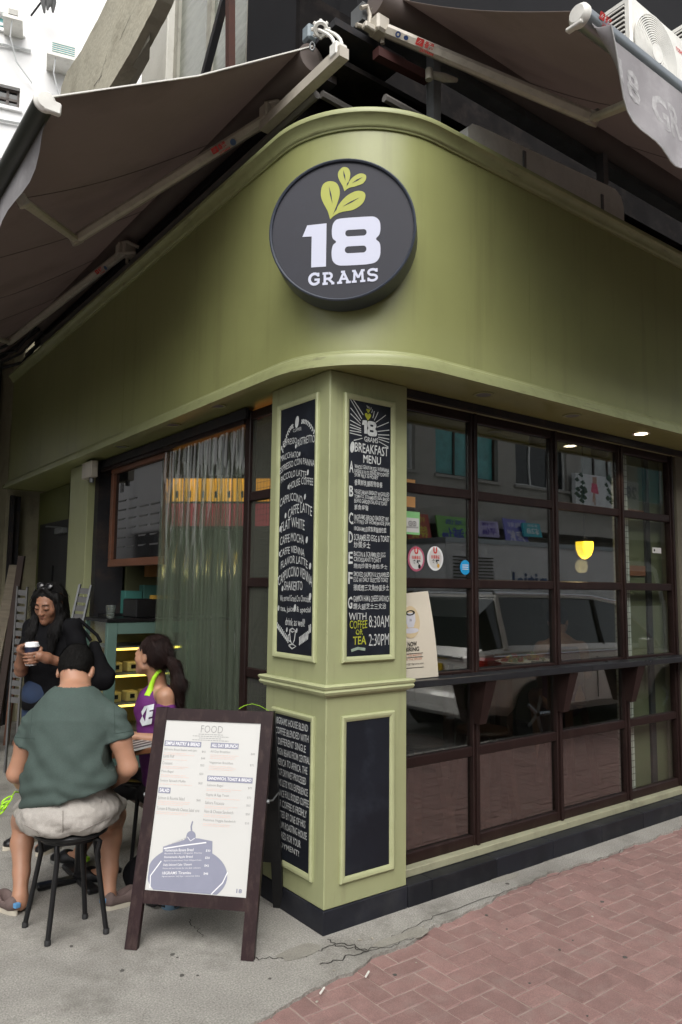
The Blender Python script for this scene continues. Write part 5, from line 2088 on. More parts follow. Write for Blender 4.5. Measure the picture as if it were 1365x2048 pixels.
def vmap(mbq, txt, u0, u1, v0, v1):
    v, f = glyphs(txt, .03)
    a, b = v.min(0), v.max(0)
    mbq.add([vfr(u0 + (u1 - u0) * (p[0] - a[0]) / (b[0] - a[0]), v1 + (v0 - v1) * (p[1] - a[1]) / (b[1] - a[1])) for p in v], f)


vmap(q, '18', .026, .052, .22, .62)
vmap(q, 'GRAMS', .064, .150, .26, .66)
q.build('faded_lettering', pm('faded_white', (0.40, 0.39, 0.395), 0.8, 0.4, 30, dirt=(0.32, 0.305, 0.31), dscale=22, damt=1.0), val)
q = MB()
q.tube([Vector(valR(i / 160, 1.0)) + Vector((0, -.001, -.001)) for i in range(110)], .0035, 5)
q.build('hem', pm('valance_hem', (0.5, 0.5, 0.5), 0.7), val, smooth=40)
nR = (BRp - RRp).cross(Vector((1, 0, 0))).normalized()
PR = RRp + Vector((0, 0, -.22))
upR = nR if nR.z > 0 else -nR
sh, el, tp = [onplane(x, y, PR, nR) for (x, y) in ((775, 62), (1186, 236), (1262, 205))]
q = MB()
arm(q, sh, el, .036, .030, upR)
aR = q.build('arm', CREAM, awR)
q = MB()
arm(q, el, tp, .022, .018, upR)
q.build('forearm', CREAM, awR)
q = MB()
q.lathe([(.001, -.034), (.038, -.030), (.038, .030), (.001, .034)], 14, el, upR)
q.build('elbow_joint', CREAM, awR, smooth=40)
q = MB()
q.M = Matrix.Translation(el) @ Matrix.Rotation(.35, 4, 'Y')
q.box(-.026, .012, -.045, .02, -.022, .022, c=.004)
q.build('joint_cap', STEEL_G, awR)
t_ = (el - sh).normalized()
vd = (CAM - sh).normalized()
vd = (vd - t_ * vd.dot(t_)).normalized()
upv = vd.cross(t_)
upv = -upv if upv.z < 0 else upv
logo(frame(sh + t_ * .17 + vd * .046 - upv * .004, t_, upv, vd), .042, aR)
q = MB()
frl2 = frame(sh + t_ * .07 + vd * .046 + upv * .006, t_, upv, vd)
q.poly([[(0.015 * math.cos(a), .015 * math.sin(a)) for a in np.linspace(0, 6.283, 14)[:-1]], [(0.007 * math.cos(a), .007 * math.sin(a)) for a in np.linspace(0, 6.283, 10)[:-1]]], frl2, .001)
q.poly([[(0.045 + .013 * math.cos(a), .011 * math.sin(a)) for a in np.linspace(0, 6.283, 12)[:-1]]], frl2, .001)
q.build('round_badge', pm('badge_navy', (0.02, 0.05, 0.16), 0.6), aR)
q = MB()
q.M = Matrix.Translation(sh - t_ * .05)
q.box(-.04, .045, -.045, .045, -.045, .05, c=.012)
q.box(-.10, -.03, -.02, .02, -.05, -.015, c=.006)
q.M = None
c_ = sh - t_ * .10
q.tube([c_ + Vector((-.06, .0, .06)), c_ + Vector((-.02, 0, .09)), c_ + Vector((.0, 0, .05)), c_ + Vector((-.01, 0, -.03)), c_ + Vector((-.09, 0, -.05))], .012, 7)
q.tube([c_ + Vector((.02, .0, .10)), c_ + Vector((.05, 0, .06)), c_ + Vector((.03, 0, -.04))], .022, 8)
q.tube([c_ + Vector((.07, -.02, -.09)), c_ + Vector((.07, -.02, -.03))], .012, 8)
q.build('shoulder_casting', CREAM, awR, smooth=35)
# second shoulder bracket further along
b2 = on(888, 155, 'Y', -0.16)
q = MB()
q.tube([b2 + Vector((-.08, .05, .02)), b2, b2 + Vector((.08, -.02, .01))], [.016, .024, .012], 8)
q.lathe([(.001, -.03), (.02, -.03), (.02, .03), (.001, .03)], 10, b2 + Vector((-.08, .03, 0)), (0, 0, 1))
q.build('wall_bracket', CREAM, awR, smooth=40)

# outdoor air-conditioning units on the upper wall
def condenser(label, X0, Y0, Z0, W, D, H, brand=True):
    rt = root('condenser_unit', label, 'air conditioner', (X0, Y0, Z0), 'condenser units on the upper wall')
    q = MB()
    q.box(X0, X0 + W, Y0, Y0 + D, Z0, Z0 + H, c=.015)
    q.build('casing', WHITE, rt)
    q = MB()
    q.box(X0 - .004, X0 + .001, Y0 + .05, Y0 + D - .04, Z0 + .06, Z0 + H - .05)
    g_ = q.build('coil_recess', STEEL_D, rt)
    n = 15
    for k in range(n):
        z = Z0 + .06 + (H - .11) * (k + .5) / n
        q = MB()
        q.box(X0 - .014, X0 - .0042, Y0 + .05, Y0 + D - .04, z - .009, z + .004)
        q.build('louvre', WHITE, g_)
    fc = (X0 + W * .40, Y0, Z0 + H * .5)
    rr = min(W * .36, H * .43)
    q = MB()
    q.lathe([(.001, .006), (rr, .006)], 40, fc, (0, -1, 0))
    f_ = q.build('fan_recess', STEEL_D, rt)
    for k in range(13):
        r_ = rr * (0.30 + .72 * k / 12)
        q = MB()
        q.lathe([(r_ - .005, .010), (r_ + .005, .010), (r_ + .005, .022), (r_ - .005, .022), (r_ - .005, .010)], 40, fc, (0, -1, 0))
        q.build('grille_ring', WHITE, f_, smooth=40)
    q = MB()
    q.lathe([(.001, .026), (rr * .26, .024), (rr * .26, .008)], 28, fc, (0, -1, 0))
    q.build('hub_disc', WHITE, f_, smooth=40)
    for k in range(5):
        a = k * 2 * math.pi / 5
        q = MB()
        q.tube([(fc[0] + rr * .25 * math.cos(a), Y0 - .012, fc[2] + rr * .25 * math.sin(a)), (fc[0] + rr * math.cos(a), Y0 - .012, fc[2] + rr * math.sin(a))], .006, 6)
        q.build('grille_spoke', WHITE, f_)
    if brand:
        q = MB()
        put(q, 'TOSHIBA', X0 + W * .80, X0 + W * .985, Z0 + H * .78, Z0 + H * .83, frame((0, Y0, 0), (1, 0, 0), (0, 0, 1), (0, -1, 0)), bold=.02, w=.002)
        q.build('lettering', RED, rt)
    q = MB()
    q.box(X0 - .05, X0 + W + .05, Y0 + .02, Y0 + .06, Z0 - .05, Z0 - .002)
    q.box(X0 - .05, X0 + W + .05, Y0 + D - .06, Y0 + D - .02, Z0 - .05, Z0 - .002)
    q.box(X0 + .1, X0 + .14, Y0 - .02, 0.62, Z0 - .10, Z0 - .052)
    q.box(X0 + W - .14, X0 + W - .10, Y0 - .02, 0.62, Z0 - .10, Z0 - .052)
    q.build('bracket', STEEL_G, rt)
    return rt


pc = on(1262, 10, 'Y', 0.06)
condenser('white condenser unit with round fan grille and red maker name above the awning', pc.x, 0.06, 5.42, .82, .32, .70)
condenser('white condenser unit with slatted side next to the red lettered one', pc.x + 1.0, 0.10, 5.75, .82, .32, .70, False)

# ------------------------------------------------------------------ inside the cafe
# wood-framed menu board set in the upper opening
mbd = root('framed_menu_board', 'wood framed glossy menu board in the cafe opening above the display case', 'menu board', (0.12, 2.65, 1.7))
q = MB()
for (y0, y1, z0, z1) in ((2.12, 3.22, 1.70, 1.76), (2.12, 3.22, 2.47, 2.53), (3.16, 3.22, 1.761, 2.469), (2.12, 2.16, 1.761, 2.469)):
    q.box(0.10, 0.16, y0, y1, z0, z1, c=.004)
q.build('frame', WOOD, mbd)
q = MB()
q.box(0.125, 0.15, 2.161, 3.159, 1.762, 2.468)
bd = q.build('board', pm('gloss_black_board', (0.010, 0.010, 0.011), 0.05, 0.2, 4, spec=0.9, rvar=0.03), mbd)
q = MB()
frm = frame((0.124, 3.12, 1.80), (0, -1, 0), (0, 0, 1), (-1, 0, 0))
put(q, '18', .06, .13, .50, .58, frm, bold=.02, w=.001)
for i in range(22):
    u = .04 + .22 * (i % 4)
    v = .05 + .075 * (i // 4)
    q.poly([[(u, v), (u + rnd.uniform(.08, .17), v), (u + .16, v + .012), (u, v + .012)]], frm, .001 + .0001 * i)
q.build('lettering', pm('board_print', (0.09, 0.09, 0.09), 0.7), bd, kind='stuff')
# hanging clear strip curtain
STRIP = glass_mat('pvc_strip', 1.50, (0.88, 0.92, 0.88), 0.08, 0.11, hazecol=(.44, .48, .40))
cur = root('strip_curtain', 'clear plastic strip curtain hanging in the cafe opening', 'curtain', (0.1, 1.55, 0))
ny = 11
for i in range(ny):
    yc = 1.01 + (2.12 - 1.01) * i / (ny - 1)
    ph = rnd.uniform(0, 6)
    wd = 0.16 * rnd.uniform(.85, 1.1)
    lean = rnd.uniform(-.05, .05)
    nu_, nz_ = 22, 16

    def fn(a, b, yc=yc, ph=ph, wd=wd, lean=lean):
        pin = 1 - .45 * math.sin(min(1, b * 3) * math.pi / 2) * (0.6 + .4 * math.sin(ph * 3)) * (1 - .3 * b)
        y = yc + (a - .5) * wd * pin + lean * b * b
        x = 0.10 + (.016 * math.sin(a * 20 + ph) + .012 * math.sin(a * 43 + 2 * ph + b * 2)) * (0.25 + min(1, b * 4)) + .012 * math.sin(b * 5 + ph) * b
        return (x + .006 * (i % 2), y, 2.50 - 2.44 * b)
    q = MB()
    sheet_grid(q, fn, nu_, nz_)
    q.build('strip', STRIP, cur, smooth=80)
# glowing sign box deep inside
YEL = emit_mat('sign_yellow', (0.95, 0.40, 0.03), 0.75)
PNK = emit_mat('sign_pink', (0.60, 0.05, 0.09), 0.32)
LBD = 5.75
lbA, lbB, lbC = at(340, 957, LBD), at(575, 957, LBD), at(340, 1052, LBD)
lb = root('light_box_sign', 'glowing yellow and pink menu light box inside the cafe', 'light box', tuple(lbC))
lbu = (lbB - lbA)
lbw = lbu.length
frx = frame(Vector((lbA.x, lbA.y, lbC.z)), lbu.normalized(), (0, 0, 1), -FH)
zy, ztop = at(340, 1004, LBD).z - lbC.z, lbA.z - lbC.z
q = MB()
fbox(q, frx, -.02, lbw + .02, -.03, ztop + .03, -.08, -.012)
q.build('casing', STEEL_D, lb)
u = 0.0
while u < lbw - .03:
    w_ = rnd.uniform(.10, .24)
    q = MB()
    fbox(q, frx, u, min(u + w_, lbw), zy + .006, ztop, -.011, 0)
    q.build('yellow_panel', YEL, lb)
    q = MB()
    fbox(q, frx, u, min(u + w_, lbw), 0, zy - .012, -.011, 0)
    q.build('pink_panel', PNK, lb)
    u += w_ + rnd.uniform(.004, .012)
q = MB()
for k in range(9):
    u = .05 + k * lbw / 9
    q.poly([[(u, zy + .03), (u + .02, zy + .035), (u + .018, zy + .09), (u - .004, zy + .08)]], frx, .002)
q.build('print', BLACK, lb, kind='stuff')
# pendant lamp, ceiling spots
pl = at(1170, 1097, 5.0)
pen = root('pendant_lamp', 'glowing yellow tulip shaped pendant lamp inside the window', 'lamp', (pl.x, pl.y, pl.z))
q = MB()
rp = 0.058
q.lathe([(rp * .98, .045), (rp, .02), (rp * .95, -.01), (rp * .72, -.045), (rp * .35, -.066), (.002, -.072)], 24, pl)
q.build('shade', emit_mat('amber_shade', (1.0, 0.60, 0.03), 2.2), pen, smooth=60)
q = MB()
q.tube([(pl.x, pl.y, pl.z + .045), (pl.x, pl.y, 2.68)], .004, 6)
q.lathe([(.02, .045), (.02, .07), (.004, .08)], 12, pl)
q.build('cord', BLACK, pen, smooth=40)
ld = bpy.data.lights.new('pendant_glow', 'POINT')
ld.energy = 2
ld.color = (1, .75, .35)
ld.shadow_soft_size = .06
lo = bpy.data.objects.new('pendant_glow', ld)
COL.objects.link(lo)
lo.parent = pen
lo.matrix_parent_inverse = ROOTM[pen.name].inverted()
lo.location = (pl.x, pl.y, pl.z - .12)
for i, (px, py, dep, lab) in enumerate([(1077, 889, 4.9, 'lit round ceiling spot inside the cafe above the blue sticker bay'), (1200, 912, 5.3, 'lit track spot inside the cafe above the pendant lamp')]):
    p = at(px, py, dep)
    rt = root('ceiling_spot', lab, 'light', tuple(p))
    q = MB()
    q.lathe([(.055, .10), (.06, .0), (.05, -.004)], 18, p)
    q.tube([p + Vector((0, 0, .1)), (p.x, p.y, 2.70)], .012, 6)
    q.build('housing', BLACK, rt, smooth=40)
    q = MB()
    q.lathe([(.001, -.001), (.05, -.003)], 18, p)
    q.build('lens', LIT, rt)
    ld = bpy.data.lights.new('spot_lamp', 'SPOT')
    ld.energy = 3
    ld.color = (1, .85, .65)
    ld.spot_size = R(100)
    ld.shadow_soft_size = .04
    lo = bpy.data.objects.new('spot_lamp', ld)
    COL.objects.link(lo)
    lo.parent = rt
    lo.matrix_parent_inverse = ROOTM[rt.name].inverted()
    lo.location = (p.x, p.y, p.z - .03)
# display case at the opening
TEALP = pm('teal_paint', (0.105, 0.175, 0.150), 0.45, 0.08, 4)
DX0, DX1, DY0, DY1 = -0.10, 0.62, 2.60, 3.10
DZ1 = on(222, 1240, 'Y', 2.60).z
dc = root('display_case', 'teal framed pastry display case with yellow lit shelves', 'display case', (.2, 2.85, 0))
q = MB()
pw = .075
for (x0, x1, z0, z1) in ((DX0, DX0 + pw, .04, DZ1 - .02), (DX1 - pw, DX1, .04, DZ1 - .02)):
    q.box(x0, x1, DY0, DY0 + .05, z0, z1, c=.004)
q.box(DX0 + pw, DX1 - pw, DY0 + .001, DY0 + .049, DZ1 - .105, DZ1 - .021)
q.box(DX0 + pw, DX1 - pw, DY0 + .001, DY0 + .049, .04, .42)
q.box(DX0, DX0 + .03, DY1 - .03, DY1, .04, DZ1 - .02)
q.box(DX0, DX0 + .04, DY0 + .05, DY1 - .03, .04, .40)
q.build('frame', TEALP, dc)
q = MB()
q.box(DX0 - .01, DX1 + .3, DY0 - .01, DY1 + .01, DZ1 - .019, DZ1 + .005, c=.004)
q.build('counter_top', BLACK, dc)
q = MB()
q.box(DX0 + pw, DX1 - pw, DY0 + .02, DY0 + .025, .42, DZ1 - .105)
q.box(DX0 + .008, DX0 + .013, DY0 + .05, DY1 - .03, .40, DZ1 - .02)
q.build('glass', GLASS_C, dc)
YLAMP = emit_mat('case_strip_light', (1.0, 0.62, 0.10), 3.0)
for z in (.45, .66, .88, 1.08):
    if z > DZ1 - .12:
        continue
    q = MB()
    q.box(DX0 + .05, DX1 - .02, DY0 + .07, DY1 - .02, z, z + .012)
    sh_ = q.build('shelf', STEEL_G, dc)
    q = MB()
    q.box(DX0 + .09, DX1 - .09, DY0 + .075, DY0 + .09, z - .016, z - .002)
    q.build('strip_light', YLAMP, sh_)
q = MB()
q.box(DX0 + .02, DX1, DY1 - .015, DY1 - .002, .4, DZ1 - .03)
q.build('back_panel', pm('case_back', (0.35, 0.28, 0.10), 0.5), dc)
PAST = pm('pastry_box', (0.55, 0.42, 0.14), 0.6, 0.2, 12)
for i in range(8):
    x = DX0 + .13 + .13 * (i % 4)
    z = .893 if i < 4 else .673
    q = MB()
    q.box(x - .045, x + .045, DY0 + .13, DY0 + .24, z, z + .075, c=.006)
    b_ = root('pastry_box', 'small pale pastry box on the %s shelf of the teal display case' % ('upper' if i < 4 else 'lower'), 'box', (x, DY0 + .18, z), 'pastry boxes in the display case')
    q.build('carton', PAST, b_)
    q = MB()
    q.box(x - .018, x + .018, DY0 + .126, DY0 + .1299, z + .025, z + .055)
    q.build('label_patch', BLACK, b_)
# tumbler and till things on the counter
tb = on(233, 1238, 'Y', DY0 + .12)
q = MB()
tx_, ty_, tz_ = DX0 + .06, DY0 + .12, DZ1 + .005
q.lathe([(.028, 0), (.036, .10), (.034, .10), (.026, .006), (.001, .006)], 14, (tx_, ty_, tz_))
q.build('glass_tumbler', glass_mat('tumbler_glass', 1.45, (.9, .93, .92), .02, .12), label='clear ribbed glass tumbler on top of the display case', cat='glass', smooth=30)
q = MB()
q.box(DX0 + .26, DX0 + .62, DY0 + .12, DY0 + .40, DZ1 + .0055, DZ1 + .15, c=.008)
till = root('till', 'dark till machine on the cafe counter behind the tumbler', 'till', (DX0 + .44, DY0 + .26, DZ1))
q.build('body', BLACK, till)
q = MB()
q.box(DX0 + .40, DX0 + .58, DY0 + .13, DY0 + .2, DZ1 + .151, DZ1 + .18)
q.build('paper_tray', pm('till_yellow', (.5, .3, .05), .5), till)
for i, (dx, dz, colr, nm) in enumerate([(.36, .21, (.06, .22, .19), 'teal'), (.52, .26, (.07, .20, .17), 'green'), (.56, .45, (.35, .17, .06), 'orange')]):
    q = MB()
    q.box(DX0 + dx, DX0 + dx + .15, DY0 + .62, DY0 + .72, DZ1 + dz - .16 - (.03 if i < 2 else -.04), DZ1 + dz, c=.004)
    b_ = root('carton', nm + ' cardboard carton stacked behind the counter', 'carton', (DX0 + dx + .07, DY0 + .67, DZ1 + dz - .16), 'cartons behind the counter')
    q.build('box', pm('carton_' + nm, colr, .6), b_)
q = MB()
q.box(DX0 + .2, 0.98, DY0 + .6, DY0 + .79, .03, DZ1 + .018)
q.build('back_counter', BLACK, label='dark back counter inside the cafe behind the display case', cat='counter')

# stickers and the poster on the window
gy = GY0 + .0235
GF = frame((0, gy, 0), (1, 0, 0), (0, 0, 1), (0, -1, 0))


def disc(cx, cz, rx, rz, n=28):
    return [(cx + rx * math.cos(a), cz + rz * math.sin(a)) for a in np.linspace(0, 2 * math.pi, n + 1)[:-1]]


def gp(x, y):
    p = on(x, y, 'Y', gy)
    return p.x, p.z


for (px, py, rc, lab, badge) in [(833, 1118, (.42, .10, .16), 'oval window sticker with a crimson rim', BLACK), (871, 1117, (.70, .72, .72), 'oval window sticker with a white rim', pm('badge_orange', (.6, .35, .05), .6))]:
    u, v = gp(px, py)
    rt = root('window_sticker', lab + ' and red and black characters', 'sticker', (u, gy, v - .07), 'oval stickers on the shop window')
    q = MB()
    q.poly([disc(u, v, .062, .068)], GF, .0005, .0005)
    q.build('rim', pm(lab[:30] + '_rim', rc, .5), rt)
    q = MB()
    q.poly([disc(u, v, .050, .056)], GF, .0012)
    q.build('face', PAPER, rt)
    q = MB()
    put(q, '我最喜愛', u - .034, u + .034, v - .002, v + .018, GF, w=.002, bold=.01)
    put(q, 'U', u - .016, u + .014, v + .026, v + .062, GF, w=.0022, bold=.06)
    q.build('red_lettering', RED, rt)
    q = MB()
    put(q, '食肆', u - .030, u + .030, v - .028, v - .005, GF, w=.002, bold=.03)
    q.build('black_lettering', BLACK, rt)
    q = MB()
    q.poly([disc(u + .022, v - .040, .010, .012, 12)], GF, .0024)
    q.build('badge', badge, rt)
u, v = gp(931, 1135)
rt = root('window_sticker', 'small round cyan sticker on the shop window beside the mullion', 'sticker', (u, gy, v - .03))
q = MB()
q.poly([disc(u, v, .042, .042)], GF, .0005, .0005)
q.build('face', pm('cyan_sticker', (0.02, 0.30, 0.60), .4), rt)
q = MB()
for k in range(3):
    q.poly([[(u - .025, v + .012 - k * .012), (u + .025, v + .012 - k * .012), (u + .025, v + .016 - k * .012), (u - .025, v + .016 - k * .012)]], GF, .0015)
q.build('lettering', PWHITE, rt)
u0, v1 = gp(812, 1022)
u1, v0 = gp(840, 1070)
rt = root('review_sticker', 'square white and green owl eyed sticker on the window beside the pillar', 'sticker', (u0, gy, v0))
q = MB()
q.poly([[(u0 - .05, v0), (u1, v0), (u1, v1), (u0 - .05, v1)]], GF, .0005, .0005)
q.build('sheet', pm('review_green', (.22, .50, .20), .5), rt)
q = MB()
q.poly([[(u0 - .05, v0 + .012), (u1 - .006, v0 + .012), (u1 - .006, v1 - .035), (u0 - .05, v1 - .035)]], GF, .0012)
q.build('white_field', PAPER, rt)
q = MB()
um = (u0 + u1) / 2 - .004
for s_ in (-1, 1):
    q.poly([disc(um + s_ * .015, v1 - .065, .014, .014, 16), disc(um + s_ * .015, v1 - .065, .010, .010, 16)], GF, .0018)
    q.poly([disc(um + s_ * .015, v1 - .065, .004, .004, 10)], GF, .0019)
put(q, 'tripadvisor', u0 - .02, u1 - .01, v0 + .03, v0 + .048, GF, w=.002)
q.build('emblem', BLACK, rt)
for i, (ya, yb) in enumerate(((957, 972), (992, 1015))):
    ua, va = gp(810, ya)
    ub, vb_ = gp(831, yb)
    q = MB()
    q.poly([[(ua - .03, vb_), (ub, vb_), (ub, va), (ua - .03, va)]], GF, .0006, .0005)
    rt = root('paper_notice', 'small tan paper notice on the glass, %s of the pair' % ('upper' if i == 0 else 'lower'), 'notice', (ua, gy, vb_), 'tan notices on the glass')
    q.build('sheet', pm('tan_paper_%d' % i, (.42, .22, .08), .7), rt)
# hiring poster inside the glass, leaning on the sill
po = root('hiring_poster', 'cream NOW HIRING poster with coffee cup leaning by the pillar', 'poster', (0.68, 0.06, 1.083))
pA, pB, pC, pD = on(800, 1343, 'Y', .06), on(877, 1338, 'Y', .06), on(856, 1182, 'Y', .09), on(800, 1188, 'Y', .09)
pA.z = pB.z = 1.086


def pfr(u, v, w=0.0):
    a = pA.lerp(pB, u)
    b = pD.lerp(pC, u)
    p = a.lerp(b, v)
    return p + Vector((0, -.002 - w - .012 * math.sin(v * math.pi) * (u), 0))


q = MB()
sheet_grid(q, lambda a, b: pfr(a, b), 8, 14, None)
ps = q.build('sheet', pm('cream_paper', (.58, .53, .43), .6, .06, 5), po, smooth=60)
q = MB()
fu = lambda x: (x - 800) / 75.0
fv = lambda y: (1342 - y) / 158.0
PF = lambda u, v, w=0.0: pfr(u, v, .002 + w)
put(q, 'NOW', fu(815), fu(834), fv(1283), fv(1274), PF, bold=.02)
put(q, 'HIRING', fu(808), fu(838), fv(1292), fv(1284), PF, bold=.02)
put(q, 'jobs@18grams.com', fu(806), fu(846), fv(1317), fv(1313), PF)
for y in (1303, 1296, 1322):
    q.ribbon([(fu(811), fv(y)), (fu(846), fv(y))], .006, PF, .0002)
q.build('lettering', BLACK, ps)
q = MB()
put(q, 'BE THE BARISTA', fu(808), fu(843), fv(1301), fv(1297.5), PF)
put(q, 'OR THE SERVER', fu(808), fu(843), fv(1308), fv(1304.5), PF)
q.build('red_lettering', pm('rust_print', (.45, .14, .07), .6), ps)
q = MB()
q.poly([[(fu(823 + 21 * math.cos(a)), fv(1238 + 30 * math.sin(a))) for a in np.linspace(0, 6.283, 24)[:-1]]], PF, .0003)
q.build('tan_halo', pm('tan_halo', (.56, .45, .28), .6), ps)
q = MB()
q.poly([[(fu(812), fv(1221)), (fu(834), fv(1221)), (fu(834), fv(1236)), (fu(829), fv(1248)), (fu(817), fv(1248)), (fu(812), fv(1236))]], PF, .0008)
q.poly([[(fu(823 + 17 * math.cos(a)), fv(1254 + 5 * math.sin(a))) for a in np.linspace(0, 6.283, 20)[:-1]]], PF, .0006)
q.build('cup_print', pm('cup_grey', (.52, .52, .56), .6), ps)
q = MB()
q.poly([[(fu(823 + 11 * math.cos(a)), fv(1221 + 5 * math.sin(a))) for a in np.linspace(0, 6.283, 20)[:-1]], [(fu(823 + 7 * math.cos(a)), fv(1221 + 3 * math.sin(a))) for a in np.linspace(0, 6.283, 20)[:-1]]], PF, .0012)
put(q, '18', fu(821), fu(825), fv(1237), fv(1232), PF, w=.0014)
q.build('coffee_print', BLACK, ps)
q = MB()
p_ = on(1316, 1101, 'Y', gy)
q.poly([[(p_.x - .07, p_.z - .02), (p_.x + .05, p_.z - .02), (p_.x + .05, p_.z + .02), (p_.x - .07, p_.z + .02)]], GF, .0006, .0005)
rt = root('door_notice', 'small white camera notice on the glass beside the stained pier', 'notice', (p_.x, gy, p_.z))
q.build('sheet', PAPER, rt)
q = MB()
q.poly([disc(p_.x - .045, p_.z, .012, .010, 10)], GF, .0014)
q.build('emblem', BLACK, rt)

# table, plates and stools inside, behind the glass
TBL = pm('inside_table', (.05, .026, .018), .35, .2, 4)
it = root('window_table', 'dark wooden table inside the window with plates of salad', 'table', (2.35, .95, .03))
q = MB()
q.box(2.0, 2.62, .62, 1.3, .985, 1.02, c=.005)
q.build('tabletop', TBL, it)
for (x, y) in ((2.05, .68), (2.57, .68), (2.05, 1.24), (2.57, 1.24)):
    q = MB()
    q.box(x - .03, x + .03, y - .03, y + .03, .03, .984)
    q.build('leg', TBL, it)
FOOD = [pm('lettuce', (.10, .20, .03), .5, .4, 20), pm('tomato', (.40, .04, .02), .4), pm('egg_yellow', (.55, .36, .05), .5)]
for i, (x, y) in enumerate(((2.2, .74), (2.45, .76))):
    rt = root('plate', ('white plate of tomato and egg salad' if i == 0 else 'white plate of green leaf salad') + ' on the table inside', 'plate', (x, y, 1.021), 'plates on the window table')
    q = MB()
    q.lathe([(.06, 0), (.13, .016), (.128, .02), (.06, .006), (.001, .006)], 24, (x, y, 1.0205))
    q.build('dish', PWHITE, rt, smooth=40)
    for j, mtl in enumerate(FOOD):
        q = MB()
        for k in range(10):
            a, r_ = rnd.uniform(0, 6.28), rnd.uniform(0, .075)
            s_ = rnd.uniform(.012, .026)
            q.M = Matrix.Translation((x + r_ * math.cos(a), y + r_ * math.sin(a), 1.035 + rnd.uniform(0, .05 - r_ * .4))) @ Matrix.Rotation(rnd.uniform(0, 3), 4, (rnd.random(), rnd.random(), rnd.random()))
            q.box(-s_, s_, -s_ * .7, s_ * .7, -.004, .004)
        q.M = None
        q.build(('lettuce', 'tomato', 'egg')[j], mtl, rt, kind='stuff')


WOODD = pm('dark_stool_wood', (.060, .026, .015), .5, .25, 3, stretch=(1, 1, 6))


def bar_stool(x, y, lab, h=.62):
    rt = root('bar_stool', lab, 'stool', (x, y, .03), 'wooden stools behind the window')
    q = MB()
    q.lathe([(.001, h), (.16, h), (.17, h + .015), (.16, h + .03), (.001, h + .03)], 22, (x, y, .03))
    q.build('seat', WOODD, rt, smooth=40)
    for (sx, sy) in ((-1, -1), (1, -1), (1, 1), (-1, 1)):
        q = MB()
        q.tube([(x + sx * .09, y + sy * .09, .03 + h), (x + sx * .16, y + sy * .16, .031)], .022, sq=True)
        q.build('leg', WOODD, rt)
    return rt


bar_stool(0.95, .42, 'brown wooden stool inside the window beside the pillar')
bar_stool(1.55, .45, 'brown wooden stool inside the middle window bay')
bar_stool(3.05, .92, 'brown wooden stool under the diner inside')

# ------------------------------------------------------------------ parked car and truck across the kerb (seen mirrored)
CARP = pm('silver_paint', (0.88, 0.86, 0.81), 0.25, 0.04, 3, metal=0.12, coat=0.6, rvar=.05)
CARG = pm('car_glass', (0.03, 0.037, 0.036), 0.04, 0.2, 3, rvar=.02, spec=.8)
CARB = pm('car_rubber', (0.016, 0.016, 0.017), 0.7)
CHROME = pm('chrome', (0.7, 0.7, 0.7), 0.12, 0.03, 5, metal=1.0, rvar=.04)
TAILR = pm('tail_red', (0.30, 0.02, 0.015), 0.15, rvar=.05)
CX0, CYN, CYF = 3.88, -2.22, -3.95
car = root('parked_car', 'silver estate car parked along the kerb of the side street', 'car', (CX0 + 2.2, -3.05, -.13))
ZG = -.13
# stations along X: (x, half width scale, z belt, roof half width, z roof)
st_ = [(0.00, .80, .62, .94), (0.10, .90, .36, 1.04), (0.55, .97, .30, 1.07), (1.2, 1.0, .28, 1.06), (2.4, 1.0, .28, 1.04), (3.3, .99, .28, .99), (4.0, .95, .30, .82), (4.42, .84, .36, .66), (4.55, .66, .45, .58)]
ycm, hw = (CYN + CYF) / 2, (CYN - CYF) / 2


def section(x, ws, zlow, zbelt):
    z0, z1 = ZG + zlow, ZG + zbelt
    pr = [(-ws * .86, z0), (-ws * .97, z0 + .10), (-ws, z0 + (z1 - z0) * .45), (-ws * .985, z1 - .06), (-ws * .93, z1), (ws * .93, z1), (ws * .985, z1 - .06), (ws, z0 + (z1 - z0) * .45), (ws * .97, z0 + .10), (ws * .86, z0)]
    return [(CX0 + x, ycm + p[0] * hw, p[1]) for p in pr]


q = MB()
secs = [section(*s_) for s_ in st_]
vs_ = [p for s_ in secs for p in s_]
k = 10
fs = [(i * k + j, i * k + (j + 1) % k, (i + 1) * k + (j + 1) % k, (i + 1) * k + j) for i in range(len(secs) - 1) for j in range(k)]
fs += [tuple(range(k))[::-1], tuple((len(secs) - 1) * k + j for j in range(k))]
q.add(vs_, fs)
body = q.build('body', CARP, car, smooth=32)
# glasshouse and roof
gh = [(0.10, .86, 1.02, .66), (0.42, .90, 1.06, .95), (0.9, .91, 1.06, .95), (2.2, .91, 1.05, .94), (2.75, .90, 1.03, .85), (3.55, .84, .98, .06)]
q, q2 = MB(), MB()
zr = lambda t: ZG + 1.02 + .55 * t
prv = None
vs_, fs = [], []
for (x, ws, zb2, t) in gh:
    zt = ZG + zb2 - .03 + .58 * t
    rw = ws - .17 * t
    vs_ += [(CX0 + x - (0 if x > .3 else 0), ycm - ws * hw, ZG + zb2 - .03), (CX0 + x + .0, ycm - rw * hw, zt), (CX0 + x, ycm + rw * hw, zt), (CX0 + x, ycm + ws * hw, ZG + zb2 - .03)]
n = len(gh)
for i in range(n - 1):
    for j in range(3):
        fs.append((i * 4 + j, i * 4 + j + 1, (i + 1) * 4 + j + 1, (i + 1) * 4 + j))
fs += [(0, 1, 2, 3), tuple((n - 1) * 4 + j for j in range(4))]
q.add(vs_, fs)
q.build('glasshouse', CARG, car, smooth=25)
q = MB()
